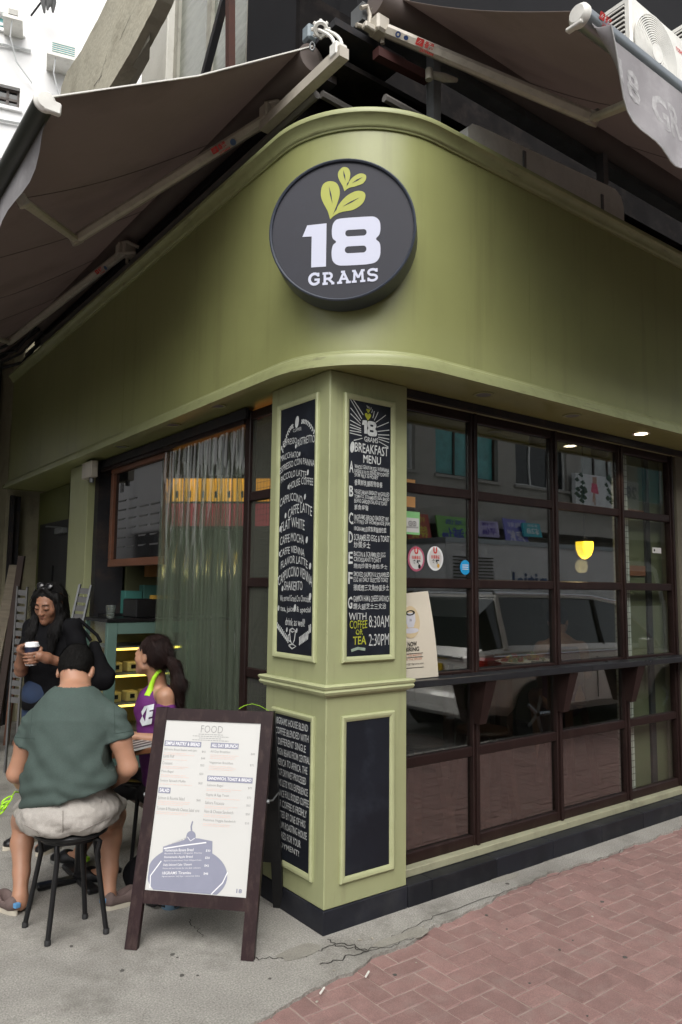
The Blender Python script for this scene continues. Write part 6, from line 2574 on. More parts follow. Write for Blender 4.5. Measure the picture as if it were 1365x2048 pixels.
for i in range(1, 4):
    a, b = vs_[i * 4:(i + 1) * 4], vs_[(i + 1) * 4:(i + 2) * 4]
    up_ = lambda p, d_: (p[0], p[1] * 1.0, p[2] + d_)
    q.add([up_(a[1], .01), up_(a[2], .01), up_(b[2], .01), up_(b[1], .01), up_(a[1], .035), up_(a[2], .035), up_(b[2], .035), up_(b[1], .035)], [(0, 1, 2, 3), (4, 5, 6, 7), (0, 4, 7, 3), (1, 5, 6, 2), (0, 4, 5, 1), (3, 7, 6, 2)])
q.build('roof', CARP, car)
for s_, jj in ((1, (3, 2)), (-1, (0, 1))):
    for i in (1, 2, 3, 4):                       # pillars
        if i == 2:
            continue
        a, b = Vector(vs_[i * 4 + jj[0]]), Vector(vs_[i * 4 + jj[1]])
        q = MB()
        q.tube([a, b], .035, 6)
        q.build('door_pillar', CARP if i in (1, 4) else CARB, car)
    q = MB()
    q.tube([Vector(vs_[i * 4 + jj[1]]) + Vector((0, s_ * -.03, .05)) for i in range(1, 5)] + [Vector(vs_[20 + jj[1]]) + Vector((0, 0, .01))], .022, 8)
    q.build('roof_rail', CHROME, car, smooth=40)
    q = MB()
    q.tube([(CX0 + .15, ycm + s_ * .985 * hw, ZG + .97), (CX0 + 3.4, ycm + s_ * .99 * hw, ZG + .95)], .012, 6)
    q.build('belt_trim', CHROME, car, smooth=40)
    for x in (1.35, 2.35):
        q = MB()
        q.tube([(CX0 + x, ycm + s_ * 1.0 * hw, ZG + .82), (CX0 + x + .09, ycm + s_ * 1.03 * hw, ZG + .825), (CX0 + x + .18, ycm + s_ * 1.0 * hw, ZG + .82)], .014, 7)
        q.build('door_handle', CHROME, car, smooth=40)
    for x in (.95, 1.98, 3.0):
        q = MB()
        q.box(CX0 + x - .004, CX0 + x + .004, ycm + s_ * (1.002 * hw) - .004, ycm + s_ * (1.002 * hw) + .004, ZG + .42, ZG + .9)
        q.build('door_gap', CARB, car)
    q = MB()
    q.M = Matrix.Translation((CX0 + 2.9, ycm + s_ * (hw + .09), ZG + 1.02))
    q.box(-.05, .06, -.09, .09, -.06, .07, c=.02)
    q.M = None
    q.build('wing_mirror', CARP, car)
    for x in (.83, 3.55):
        wc = Vector((CX0 + x, ycm + s_ * (hw - .10), ZG + .32))
        ax = (0, s_, 0)
        q = MB()
        q.lathe([(.20, -.08), (.31, -.08), (.32, -.06), (.32, .06), (.30, .095), (.21, .10), (.20, .08)], 32, wc, ax)
        wh = q.build('wheel', CARB, car, smooth=35)
        q = MB()
        q.lathe([(.205, .06), (.20, .09), (.03, .085), (.03, .10), (.001, .102)], 28, wc, ax)
        for kk in range(5):
            a = kk * 2 * math.pi / 5
            d_ = Vector((math.cos(a), 0, math.sin(a)))
            q.tube([wc + Vector((0, s_ * .095, 0)) + d_ * .03, wc + Vector((0, s_ * .10, 0)) + d_ * .2], [.03, .022], 6)
        q.build('rim', ALU, wh, smooth=35)
        q = MB()
        q.lathe([(.30, .075), (.36, .080), (.37, .10), (.30, .102)], 32, wc, ax)
        q.build('wheel_arch', CARB, body, smooth=35)
    q = MB()
    q.M = Matrix.Translation((CX0 + .10, ycm + s_ * hw * .84, ZG + .86))
    q.box(-.06, .22, -.09, .105, -.11, .10, c=.03)
    q.M = None
    q.build('tail_light', TAILR, car)
    q = MB()
    q.M = Matrix.Translation((CX0 + 4.42, ycm + s_ * hw * .70, ZG + .62))
    q.box(-.12, .08, -.12, .12, -.07, .07, c=.03)
    q.M = None
    q.build('headlight', CHROME, car)
q = MB()
q.box(CX0 - .06, CX0 + .12, ycm - hw * .86, ycm + hw * .86, ZG + .30, ZG + .56, c=.05)
q.build('rear_bumper', CARP, car, smooth=40)
q = MB()
q.box(CX0 - .03, CX0 + .02, ycm - .55, ycm + .55, ZG + .91, ZG + .95, c=.01)
q.build('boot_trim', CHROME, car)
q = MB()
q.box(CX0 - .035, CX0 - .015, ycm - .26, ycm + .26, ZG + .74, ZG + .86)
pltp = q.build('number_plate', pm('plate_yellow', (.62, .42, .02), .4), car)
q = MB()
q.box(CX0 - .075, CX0 - .055, CYN - .34, CYN - .20, ZG + .46, ZG + .50)
q.build('reflector', TAILR, car)
q = MB()
q.box(CX0 - .075, CX0 - .055, CYF + .20, CYF + .34, ZG + .46, ZG + .50)
q.build('reflector', TAILR, car)

TRW = pm('truck_white', (.62, .63, .64), .45, .06, 2, dirt=(.4, .4, .4), dscale=2, damt=.4)
tk = root('box_truck', 'white box truck parked beyond the silver car', 'truck', (9, -6.2, -.13))
q = MB()
q.box(6.3, 11.0, -7.1, -5.2, .55, 2.35, c=.02)
q.build('cargo_box', TRW, tk)
q = MB()
q.box(6.28, 11.02, -7.12, -5.18, 2.30, 2.38)
q.build('roof_cap', ALU, tk)
q = MB()
pr = [(11.05, .3), (13.0, .3), (13.0, 1.05), (12.6, 2.0), (12.3, 2.15), (11.05, 2.15)]
q.poly([pr], frame((0, -5.3, 0), (1, 0, 0), (0, 0, 1), (0, 1, 0)), 0, 1.7)
q.build('cab', TRW, tk)
q = MB()
q.poly([[(11.5, 1.25), (12.75, 1.25), (12.45, 1.95), (11.5, 1.95)]], frame((0, -5.297, 0), (1, 0, 0), (0, 0, 1), (0, 1, 0)), 0, 0.01)
q.build('cab_window', CARG, tk)
for k in range(11):
    q = MB()
    q.box(6.45, 7.4, -5.199, -5.185, 1.50 + k * .055, 1.52 + k * .055)
    q.build('louvre', STEEL_D, tk)
q = MB()
put(q, 'Initial', 8.9, 7.9, 1.55, 1.85, frame((0, -5.196, 0), (1, 0, 0), (0, 0, 1), (0, 1, 0)), w=.004, bold=.02)
q.build('lettering', pm('truck_navy', (.03, .07, .20), .5), tk)
for x in (7.2, 10.2, 12.2):
    for y in (-5.35, -6.95):
        q = MB()
        q.lathe([(.2, -.1), (.36, -.1), (.37, 0), (.36, .1), (.2, .1), (.001, .08)], 24, (x, y, .24), (0, 1, 0))
        q.build('wheel', CARB, tk, smooth=35)

# ------------------------------------------------------------------ street furniture at the lane tables
Z3 = Vector((0, 0, 1))


def stool(cx, cy, h, feet, lab, grp='black round stools'):
    rt = root('stool', lab, 'stool', (cx, cy, 0), grp)
    q = MB()
    q.lathe([(.001, h - .012), (.150, h - .012), (.163, h - .004), (.165, h + .006), (.158, h + .016), (.001, h + .018)], 32, (cx, cy, 0))
    q.build('seat', BLACK, rt, smooth=40)
    q = MB()
    q.lathe([(.115, h - .030), (.128, h - .030), (.128, h - .012), (.115, h - .012), (.115, h - .030)], 28, (cx, cy, 0))
    q.build('seat_ring', BLACK, rt, smooth=40)
    for (fx, fy) in feet:
        t = Vector((cx, cy, h - .025)).lerp(Vector((fx, fy, h - .025)), .62)
        q = MB()
        q.tube([Vector((cx, cy, h - .022)).lerp(t, .5), t, t.lerp(Vector((fx, fy, h - .06)), .35) + Vector((0, 0, -.006)), Vector((fx, fy, 0)).lerp(t, .82), (fx, fy, .012)], .0115, 10)
        lg = q.build('leg', BLACK, rt, smooth=50)
        q = MB()
        q.lathe([(.012, 0), (.0135, 0), (.0135, .02), (.012, .022)], 10, (fx, fy, .001))
        q.build('rubber_foot', CARB, lg, smooth=40)
    return rt


SZ = at(135, 1676, 3.40).z
stool(-.913, .7125, SZ, [(-1.052, .859), (-1.02, .62), (-.804, .788), (-.777, .583)], 'black round stool under the man in the green shirt')
stool(-.26, 1.42, .43, [(-.38, 1.30), (-.14, 1.30), (-.14, 1.54), (-.38, 1.54)], 'black round stool under the woman in purple')
TW = pm('table_wood', (.16, .065, .03), .4, .2, 4, stretch=(1, 6, 1))
tcx, tcy = -.68, 1.25
tb_ = root('cafe_table', 'small square brown table on the lane between the seated pair', 'table', (tcx, tcy, 0))
q = MB()
q.box(tcx - .30, tcx + .30, tcy - .30, tcy + .30, .675, .705, c=.005)
q.build('tabletop', TW, tb_)
q = MB()
q.tube([(tcx, tcy, .02), (tcx, tcy, .674)], .03, 12)
q.build('pedestal', BLACK, tb_, smooth=40)
q = MB()
q.box(tcx - .22, tcx + .22, tcy - .03, tcy + .03, .001, .03, c=.008)
q.box(tcx - .03, tcx + .03, tcy - .22, tcy - .0305, .001, .03, c=.008)
q.box(tcx - .03, tcx + .03, tcy + .0305, tcy + .22, .001, .03, c=.008)
q.build('cross_foot', BLACK, tb_)
mg = root('magazine', 'black and white magazine lying on the brown table', 'magazine', (tcx + .16, tcy - .15, .706))
q = MB()
q.M = Matrix.Translation((tcx + .18, tcy - .16, .7055)) @ Matrix.Rotation(.4, 4, 'Z')
q.box(-.10, .10, -.14, .14, 0, .008)
q.build('pages', PAPER, mg)
q = MB()
q.M = Matrix.Translation((tcx + .18, tcy - .16, .7142)) @ Matrix.Rotation(.4, 4, 'Z')
for k in range(6):
    q.box(-.09, .09, -.13 + k * .045, -.105 + k * .045, 0, .0006)
q.build('print', BLACK, mg)

# ------------------------------------------------------------------ people
SKIN = pm('skin_light', (.39, .205, .13), .5, .10, 9, bump=.05, bscale=220)
SKIN2 = pm('skin_tan', (.25, .122, .074), .5, .10, 9, bump=.05, bscale=220)
SKIN3 = pm('skin_warm', (.40, .215, .135), .5, .10, 9, bump=.05, bscale=220)
HAIRB = pm('black_hair', (.004, .0035, .0035), .5, .5, 5, bump=.9, bscale=90, stretch=(3, 3, .25), spec=.25)
HAIRD = pm('dark_brown_hair', (.014, .006, .005), .42, .5, 5, bump=.9, bscale=90, stretch=(3, 3, .25), spec=.25)
HAIRS = pm('short_black_hair', (.005, .0045, .004), .7, .5, 30, bump=.7, bscale=260, spec=.2)
LIPM = pm('lip', (.26, .075, .06), .45)
V = lambda p: np.array(p, float)
for m_ in (SKIN, SKIN2, SKIN3):
    b_ = m_.node_tree.nodes['Principled BSDF']
    b_.inputs['Subsurface Weight'].default_value = .18
    b_.inputs['Subsurface Radius'].default_value = (.012, .005, .003)


def strands(name, me, n, L_, dirv, lift, wd, mat, parent, keep=None, seed=1):
    """fine tufts lying along the hair surface"""
    rr_ = random.Random(seed)
    me.update()
    vsn = me.vertices
    q = MB()
    for _ in range(n):
        v = vsn[rr_.randrange(len(vsn))]
        p, nn = v.co.copy(), v.normal.copy()
        if keep and not keep(p):
            continue
        d = Vector(dirv) + Vector((rr_.uniform(-.25, .25), rr_.uniform(-.25, .25), rr_.uniform(-.25, .25)))
        d = d - nn * d.dot(nn)
        if d.length < 1e-4:
            continue
        d.normalize()
        s_ = d.cross(nn).normalized() * wd
        l_ = L_ * rr_.uniform(.6, 1.2)
        a = p - nn * .001
        b = p + d * l_ * .5 + nn * (lift * .7)
        c = p + d * l_ + nn * lift * rr_.uniform(.2, 1.3)
        q.add([a - s_, a + s_, b + s_ * .8, b - s_ * .8, c], [(0, 1, 2, 3), (3, 2, 4)])
    return q.build(name, mat, parent, smooth=60, kind='stuff')




def wrinkle(me, fn):
    me.update()
    n = len(me.vertices)
    co, no = np.empty(n * 3), np.empty(n * 3)
    me.vertices.foreach_get('co', co)
    me.vertices.foreach_get('normal', no)
    co, no = co.reshape(-1, 3), no.reshape(-1, 3)
    dsp = fn(co)
    me.vertices.foreach_set('co', (co + no * dsp[:, None]).ravel())
    me.update()
    return me


def bounds(pts, mg):
    a = np.array([list(p) for p in pts])
    return a.min(0) - mg, a.max(0) + mg


from mathutils.bvhtree import BVHTree


def project(me, pts_px, off=.003):
    me.update()
    bv = BVHTree.FromPolygons([v.co.copy() for v in me.vertices], [tuple(p.vertices) for p in me.polygons])
    out = []
    for (x, y) in pts_px:
        d_ = ray(x, y).normalized()
        h_ = bv.ray_cast(CAM, d_)
        if h_[0] is not None:
            out.append(h_[0] - d_ * off)
    return out




class Head:
    def __init__(self, c, fwd, up, s=1.0):
        self.c = Vector(c)
        self.f = Vector(fwd).normalized()
        self.r = self.f.cross(Vector(up)).normalized()
        self.u = self.r.cross(self.f)
        self.s = s
        self.M = np.array([list(self.r), list(self.f), list(self.u)]).T

    def P(self, x, y, z):
        return self.c + (self.r * x + self.f * y + self.u * z) * self.s

    def e(self, S, x, y, z, rx, ry, rz, k=.012, op='u'):
        S.ell(self.P(x, y, z), np.array((rx, ry, rz)) * self.s, self.M, k, op)

    def k(self, S, a, b, ra, rb, k=.01):
        S.cone(self.P(*a), self.P(*b), ra * self.s, rb * self.s, k)

    def skull(self, S, face=True, fem=False):
        self.e(S, 0, -.018, .035, .074, .092, .082, .02)
        self.e(S, 0, .028, -.022, .060, .064, .088, .025)
        self.k(S, (0, .040, -.070), (0, .072, -.088), .034, .020, .025)
        for s_ in (-1, 1):
            self.e(S, s_ * .036, .052, -.024, .028, .028, .030, .02)
            self.k(S, (s_ * .048, .01, -.060), (0, .066, -.092), .022, .018, .02)
            self.e(S, s_ * .077, -.004, -.008, .009, .019, .031, .006)
        if face:
            self.k(S, (-.034, .078, .026), (.034, .078, .026), .0065 if fem else .010, .0065 if fem else .010, .015)
            for s_ in (-1, 1):
                self.e(S, s_ * .031, .102, .004, .018, .012, .010, .012, 's')
                self.e(S, s_ * .031, .079, .003, .0165, .014, .0125, .004)
                self.e(S, s_ * .011, .098, -.034, .0085, .010, .0075, .006)
            self.k(S, (0, .086, .012), (0, .1035, -.028), .0070, .0110, .010)
            self.k(S, (-.020, .083, -.056), (0, .093, -.053), .0055, .0070, .006)
            self.k(S, (.020, .083, -.056), (0, .093, -.053), .0055, .0070, .006)
            self.k(S, (-.016, .082, -.064), (.016, .082, -.064), .0075, .0075, .006)


def arc_finger(S, c, r_, z, a0, a1, rad, k=.004, dz=0.0):
    pts = []
    for t in np.linspace(0, 1, 6):
        a = R(a0 + (a1 - a0) * t)
        pts.append(Vector(c) + (RH * math.cos(a) - FH * math.sin(a)) * r_ + Z3 * (z + dz * t))
    S.chain(pts, [rad * x for x in (1.1, 1.08, 1.0, .98, .93, .82)], k)
    return pts


def free_hand(S, wrist, d, n, side, s=1.0, curl=.6):
    """relaxed hand: d along the palm, n out of the palm, side = towards the thumb"""
    w, d, n = Vector(wrist), Vector(d).normalized(), Vector(n).normalized()
    t = Vector(side).normalized()
    S.cone(w, w + d * .05 * s, .025 * s, .030 * s, .015, sq=(n, 1.4))
    S.cone(w + d * .04 * s + t * .02 * s, w + d * .085 * s + t * .025 * s, .020 * s, .013 * s, .012)
    S.cone(w + d * .04 * s - t * .02 * s, w + d * .080 * s - t * .025 * s, .020 * s, .012 * s, .012)
    for i, L_ in enumerate((.068, .078, .072, .056)):
        b = w + d * (.086 - .003 * i) * s + t * (.029 - .0195 * i) * s
        p1 = b + (d * math.cos(curl * .5) + n * math.sin(curl * .5)) * L_ * .45 * s
        p2 = p1 + (d * math.cos(curl * 1.4) + n * math.sin(curl * 1.4)) * L_ * .32 * s
        p3 = p2 + (d * math.cos(curl * 2.2) + n * math.sin(curl * 2.2)) * L_ * .25 * s
        S.chain([b, p1, p2, p3], [.0098 * s, .009 * s, .0082 * s, .007 * s], .003)
    b = w + d * .03 * s + t * .024 * s
    p1 = b + (d * .6 + t * .75 + n * .25).normalized() * .042 * s
    p2 = p1 + (d * .85 + t * .3 + n * .4).normalized() * .032 * s
    S.chain([b, p1, p2], [.014 * s, .0115 * s, .009 * s], .008)


def shoe(name, heel, d, L_, upper, sole, parent, w=.046, h=.075, tagm=None):
    heel, d = Vector(heel), Vector((d[0], d[1], 0)).normalized()
    n = Vector((-d.y, d.x, 0))
    lo, hi = bounds([heel - d * .02, heel + d * (L_ + .02), heel + Z3 * (h + .03)], .07)
    lo[2] = -.02
    S = SDF(lo, hi, .006)
    S.cone(heel + d * .04 + Z3 * (h * .62), heel + d * (L_ * .55) + Z3 * .042, w * .80, w * .92, .02)
    S.cone(heel + d * (L_ * .55) + Z3 * .036, heel + d * (L_ - w * .9) + Z3 * .030, w * .95, w * .80, .02, sq=(Z3, 1.3))
    S.plane((0, 0, h + .006), (0, 0, 1))
    S.plane((0, 0, .018), (0, 0, -1))
    S.cone(heel + d * .055 + Z3 * .05, heel + d * (L_ * .42) + Z3 * (h + .02), .030, .036, .006, 's')
    link(name, S.mesh(name, upper), parent)
    q = MB()
    ring = []
    for a in np.linspace(0, 2 * math.pi, 28)[:-1]:
        u = math.cos(a)
        ww = w * (1.0 if u > 0 else .82) * (1 - .12 * abs(u))
        ring.append(heel + d * (L_ * .5 + u * (L_ * .5 + .004)) + n * (math.sin(a) * ww))
    k = len(ring)
    q.add([Vector((p.x, p.y, z)) for z in (.001, .0215) for p in ring], [tuple(range(k))[::-1], tuple(range(k, 2 * k))] + [(i, (i + 1) % k, k + (i + 1) % k, k + i) for i in range(k)])
    so = q.build('sole', sole, parent, smooth=40)
    if tagm:
        q = MB()
        c = heel - d * .002 + Z3 * .048
        q.M = Matrix.Translation(c) @ Matrix.Rotation(math.atan2(d.y, d.x), 4, 'Z')
        q.box(-.012, .012, -.014, .014, -.011, .011, c=.003)
        q.M = None
        q.build('heel_tag', tagm, parent)


# ---- man on the stool, seen from behind
man = root('person', 'man in a dark green t-shirt and grey shorts seated on a black stool', 'person', (-.913, .7125, 0))
hd = Head(at(153, 1341, 3.66), FH * .82 - Z3 * .57, FH * .57 + Z3 * .82, .96)
k3 = at
shL, shR = k3(68, 1446, 3.50), k3(228, 1436, 3.50)
elL, elR = k3(33, 1547, 3.50), k3(257, 1535, 3.50)
wrL, wrR = k3(82, 1590, 3.80), k3(216, 1572, 3.84)
knL, knR = k3(50, 1640, 3.90), k3(226, 1632, 3.93)
anL, anR = k3(40, 1792, 3.70), k3(217, 1788, 3.76)
pel = k3(135, 1622, 3.50)
up_ = k3(146, 1425, 3.53)
lo, hi = bounds([shL, shR, elL, elR, knL, knR, anL, anR, pel, hd.c + Z3 * .05, wrR + FH * .1], .13)
S = SDF(lo, hi, .0072)
S.cone(pel, k3(140, 1500, 3.50), .15, .14, .03, sq=(FH, 1.3))
S.cone(k3(140, 1500, 3.50), up_, .14, .14, .04, sq=(FH, 1.35))
S.cone(shL, shR, .046, .046, .04)
S.chain([k3(149, 1400, 3.56), k3(152, 1372, 3.60), hd.P(0, -.035, -.04)], [.075, .0615, .058], .03)
hd.skull(S)
for s_ in (-1, 1):
    hd.e(S, s_ * .084, -.006, -.014, .011, .021, .034, .004)
for (s_, e2, w_) in ((shL, elL, wrL), (shR, elR, wrR)):
    S.chain([s_, s_.lerp(e2, .45), e2], [.044, .048, .040], .02)
    S.chain([e2, e2.lerp(w_, .3), w_], [.040, .042, .028], .02)
free_hand(S, wrL, (wrL - elL).normalized() + RH * .5, -Z3, RH * .6 + Z3 * .5)
free_hand(S, wrR, (wrR - elR).normalized() + Z3 * .4, -RH, Z3)
for (hip, kn, an) in ((k3(95, 1625, 3.55), knL, anL), (k3(182, 1620, 3.55), knR, anR)):
    S.cone(hip, kn, .088, .066, .03)
    S.chain([kn, kn.lerp(an, .30) - FH * .018, kn.lerp(an, .7), an, an - Z3 * .03], [.056, .052, .038, .032, .034], .02)
    S.cone(an - Z3 * .03, Vector((an.x, an.y, .035)) + FH * .05, .034, .03, .02)
link('body', S.mesh('body', SKIN), man)
# hair
lo, hi = bounds([hd.c], .15)
S = SDF(lo, hi, .0045)
hd.e(S, 0, -.020, .038, .080, .098, .089, .01)
hd.e(S, 0, -.045, .000, .070, .062, .070, .03)
S.plane(hd.P(0, -.04, -.052), tuple(-hd.u * .95 - hd.f * .10))
S.plane(hd.P(0, .055, .02), tuple(hd.f * .8 - hd.u * .5))
hm = S.mesh('hair', HAIRS)
wrinkle(hm, lambda c: vnoise(c, (60, 60, 60), 3) * .002 + vnoise(c, (150, 150, 150), 5) * .002)
ho = link('hair', hm, man)
strands('hair_tuft', hm, 2600, .017, -hd.u * .8 - hd.f * .5, .004, .0011, HAIRS, ho)
# shirt
SHIRT = pm('green_jersey', (.050, .075, .066), .85, .10, 26, bump=.12, bscale=420, fine=.14, fscale=300)
lo, hi = bounds([shL, shR, elL, elR, pel, up_], .12)
S = SDF(lo, hi, .0068)
S.chain([k3(137, 1603, 3.50), k3(138, 1560, 3.48), k3(140, 1500, 3.49), k3(143, 1450, 3.51), k3(147, 1420, 3.53)], [.212, .200, .190, .186, .130], .05, sq=(FH, 1.38))
S.cone(k3(88, 1438, 3.50), k3(210, 1428, 3.50), .056, .056, .045)
S.cone(k3(149, 1406, 3.55), k3(151, 1384, 3.59), .085, .0655, .05)
S.cone(shL, shL.lerp(elL, .42), .056, .0625, .022)
S.cone(shR, shR.lerp(elR, .42), .056, .0625, .022)
for (s_, e2) in ((shL, elL), (shR, elR)):
    d_ = (e2 - s_).normalized()
    # cut the sleeve square at its hem, only near that arm
    cut = s_.lerp(e2, .43)
    side = RH * (1 if s_ is shR else -1)
    P = S.P
    msk = ((P - V(cut)) @ V(side)) > -.05
    dd = (P - V(cut)) @ V(d_)
    S.d = np.where(msk & (dd > -.02) & (np.linalg.norm(P - V(cut), axis=1) < .13), np.maximum(S.d, dd), S.d)
hz0, hz1 = k3(80, 1612, 3.40), k3(215, 1578, 3.42)
hd_ = (hz1 - hz0).normalized()
S.plane(hz0, tuple(-(hd_.cross(FH)).normalized() if (hd_.cross(FH)).z > 0 else (hd_.cross(FH)).normalized()))
S.plane(k3(150, 1386, 3.58), tuple((Z3 * .8 + FH * .6)))
sm = S.mesh('t_shirt', SHIRT)


def shirt_folds(c):
    z = c[:, 2]
    x = (c - V(pel)) @ V(RH)
    low = np.clip((pel.z + .22 - z) / .2, 0, 1)
    f = np.sin(z * 95 + np.abs(x) * 28 + np.sin(x * 14) * 1.3) * .0065 * low
    f += np.sin((z * .7 + x * .75) * 62 + 1.0) * .0045 * np.clip(1 - np.abs(z - pel.z - .24) / .2, 0, 1)
    f += np.sin((z * .8 - x * .8) * 56) * .0040 * np.clip(1 - np.abs(z - pel.z - .26) / .2, 0, 1) * np.clip(np.abs(x) * 8, 0, 1)
    arm_ = np.clip((np.abs(x) - .17) * 14, 0, 1) * np.clip((z - pel.z - .28) * 6, 0, 1)
    f += np.sin(z * 130 + x * 60) * .004 * arm_
    f += vnoise(c, (9, 9, 9), 2) * .003 + vnoise(c, (26, 26, 20), 4) * .0024
    return f


wrinkle(sm, shirt_folds)
sho = link('t_shirt', sm, man)
q = MB()
nc = k3(150, 1389, 3.575)
nt1, nt2 = RH, (FH * .8 - Z3 * .6)
q.tube([nc + nt1 * (.070 * math.cos(a)) + nt2 * (.070 * math.sin(a)) for a in np.linspace(0, 2 * math.pi, 28)], .007, 7, caps=False)
q.build('collar', SHIRT, sho, smooth=60)
SEAM = pm('shirt_seam', (.035, .055, .048), .9)
for pxs in ([(66 - i * .55, 1408 + i * 6) for i in range(12)], [(228 + i * .2, 1400 + i * 6) for i in range(12)], [(20 + i * 5, 1474 + i * .4) for i in range(11)], [(228 + i * 3.6, 1468 - i * .6) for i in range(11)]):
    pts_ = project(sm, pxs, .0005)
    pts_ = [p for i, p in enumerate(pts_) if i == 0 or (p - pts_[i - 1]).length < .04]
    if len(pts_) > 3:
        q = MB()
        q.tube(pts_, .0016, 5)
        q.build('seam', SEAM, sho, smooth=60)
# shorts
SHORT = pm('grey_twill', (.37, .345, .315), .85, .10, 10, bump=.25, bscale=300, fine=.08)
lo, hi = bounds([pel, knL, knR], .27)
S = SDF(lo, hi, .0072)
S.ell(k3(135, 1625, 3.51), (.210, .210, .116), None, .03)
for (hip, kn) in ((k3(92, 1628, 3.55), knL), (k3(184, 1622, 3.55), knR)):
    S.cone(hip, hip.lerp(kn, .80), .112, .100, .04)
S.cone(k3(135, 1590, 3.50), pel, .165, .19, .04, sq=(FH, 1.25))
S.plane((0, 0, SZ + .020), (0, 0, -1))
for (hip, kn, sd_) in ((k3(92, 1628, 3.55), knL, -1), (k3(184, 1622, 3.55), knR, 1)):
    d_ = (kn - hip).normalized()
    S.plane(hip.lerp(kn, .82), tuple(d_))
S.plane(k3(135, 1562, 3.45), (0, 0, 1))
shm = S.mesh('shorts', SHORT)
wrinkle(shm, lambda c: vnoise(c, (16, 16, 26), 7) * .007 + vnoise(c, (45, 45, 55), 9) * .004 + np.sin(((c - V(pel)) @ V(RH)) * 40 + c[:, 2] * 70) * .003)
so_ = link('shorts', shm, man)
STITCH = pm('shorts_seam', (.22, .20, .18), .9)
for pxs in ([(126, 1622 + i * 4) for i in range(12)], [(48 + i * 3.2, 1650 + i * 1.6 + (3 if i > 8 else 0)) for i in range(13)], [(160 + i * 5.0, 1664 - i * 2.4) for i in range(13)], [(205 - i * .4, 1592 + i * 2) for i in range(8)]):
    pts_ = project(shm, pxs, .001)
    if len(pts_) > 3:
        q = MB()
        q.tube(pts_, .0022, 5)
        q.build('seam', STITCH, so_, smooth=60)
TAGB = pm('heel_blue', (.10, .28, .52), .6)
SHOEM = pm('taupe_canvas', (.13, .092, .085), .85, .12, 12, bump=.3, bscale=300)
SOLEW = pm('cream_sole', (.48, .44, .36), .7)
heL = Vector((anL.x, anL.y, 0)) + RH * .005 - FH * .045
heR = Vector((anR.x, anR.y, 0)) - FH * .045 - RH * .01
shoe('shoe', heL, (-RH * .75 + FH * .65), .265, SHOEM, SOLEW, man, tagm=TAGB)
shoe('shoe', heR, (RH * .72 + FH * .70), .265, SHOEM, SOLEW, man, tagm=TAGB)

# ---- woman standing with a paper cup
wy = (-FH * .93 - RH * .36).normalized()
wx = wy.cross(Z3)
wp = at(98, 1400, 4.62)
wp.z = 0
wom = root('person', 'woman with long black hair standing with a paper cup in both hands', 'person', tuple(wp))
hd2 = Head(at(99, 1207, 4.56), -FH * .90 - RH * .20 - Z3 * .36, Z3 * .9 - FH * .36, .98)
LW = lambda x, y, z: wp + wx * x + wy * y + Z3 * z
cup_c = at(63, 1307, 4.30)
cz = cup_c.z
sA, sB = LW(.155, .0, 1.285), LW(-.155, .0, 1.285)      # her right shoulder is on the picture's left
eA, eB = at(42, 1342, 4.48), at(172, 1340, 4.52)
wA, wB = at(44, 1300, 4.36), at(112, 1322, 4.36)
lo, hi = bounds([sA, sB, eA, eB, wA, wB, hd2.c + Z3 * .1, LW(0, 0, .03), LW(.1, .1, .05), LW(-.1, -.1, .05), cup_c], .10)
S = SDF(lo, hi, .006)
S.chain([LW(0, 0, .90), LW(0, 0, 1.08), LW(0, 0, 1.24)], [.135, .115, .115], .05, sq=(wy, 1.4))
S.cone(sA, sB, .045, .045, .04)
S.chain([LW(0, -.01, 1.30), hd2.P(0, -.03, -.06)], [.055, .046], .03)
hd2.skull(S, fem=True)
for s_ in (-1, 1):
    S.chain([LW(s_ * .08, 0, .88), LW(s_ * .09, .01, .48), LW(s_ * .09, -.01, .09)], [.085, .055, .036], .03)
    S.cone(LW(s_ * .09, -.02, .05), LW(s_ * .10, .13, .03), .034, .026, .02)
for (s_, e2, w_) in ((sA, eA, wA), (sB, eB, wB)):
    S.chain([s_, s_.lerp(e2, .5), e2], [.044, .042, .035], .02)
    S.chain([e2, e2.lerp(w_, .3), w_], [.035, .036, .023], .015)
rc = .041
# far hand holds the cup across the front, near hand steadies the lid
kB = cup_c + RH * .055 - FH * .012 - Z3 * .012
S.chain([wB, wB.lerp(kB, .6), kB], [.024, .030, .028], .015)
for i, z in enumerate((.006, -.012, -.030, -.046)):
    arc_finger(S, cup_c, rc + .006 - .002 * i, z, 12, (128, 140, 136, 122)[i], .0088 - .0006 * i, .003, dz=-.008)
arc_finger(S, cup_c, rc + .009, .022, -5, -95, .010, .006, dz=.012)
kA = cup_c - RH * .058 + FH * .012 + Z3 * .022
S.chain([wA, wA.lerp(kA, .6), kA], [.023, .029, .026], .015)
for i, z in enumerate((.048, .032, .016, .0)):
    arc_finger(S, cup_c, rc + .007, z, 188, (285, 292, 285, 270)[i], .0085, .003, dz=.012)
arc_finger(S, cup_c, rc + .010, .030, 178, 128, .0100, .006, dz=.018)
link('body', S.mesh('body', SKIN2), wom)
for s_ in (-1, 1):
    q = MB()
    q.tube([hd2.P(s_ * .012, .094, .024), hd2.P(s_ * .030, .091, .030), hd2.P(s_ * .050, .076, .024)], [.0028, .003, .0016], 6)
    q.build('eyebrow', HAIRB, wom, smooth=60)
    q = MB()
    q.tube([hd2.P(s_ * .016, .0905, -.002), hd2.P(s_ * .031, .0935, -.0055), hd2.P(s_ * .047, .083, -.002)], [.0016, .0022, .0018], 6)
    q.build('eyelash', HAIRB, wom, smooth=60)
q = MB()
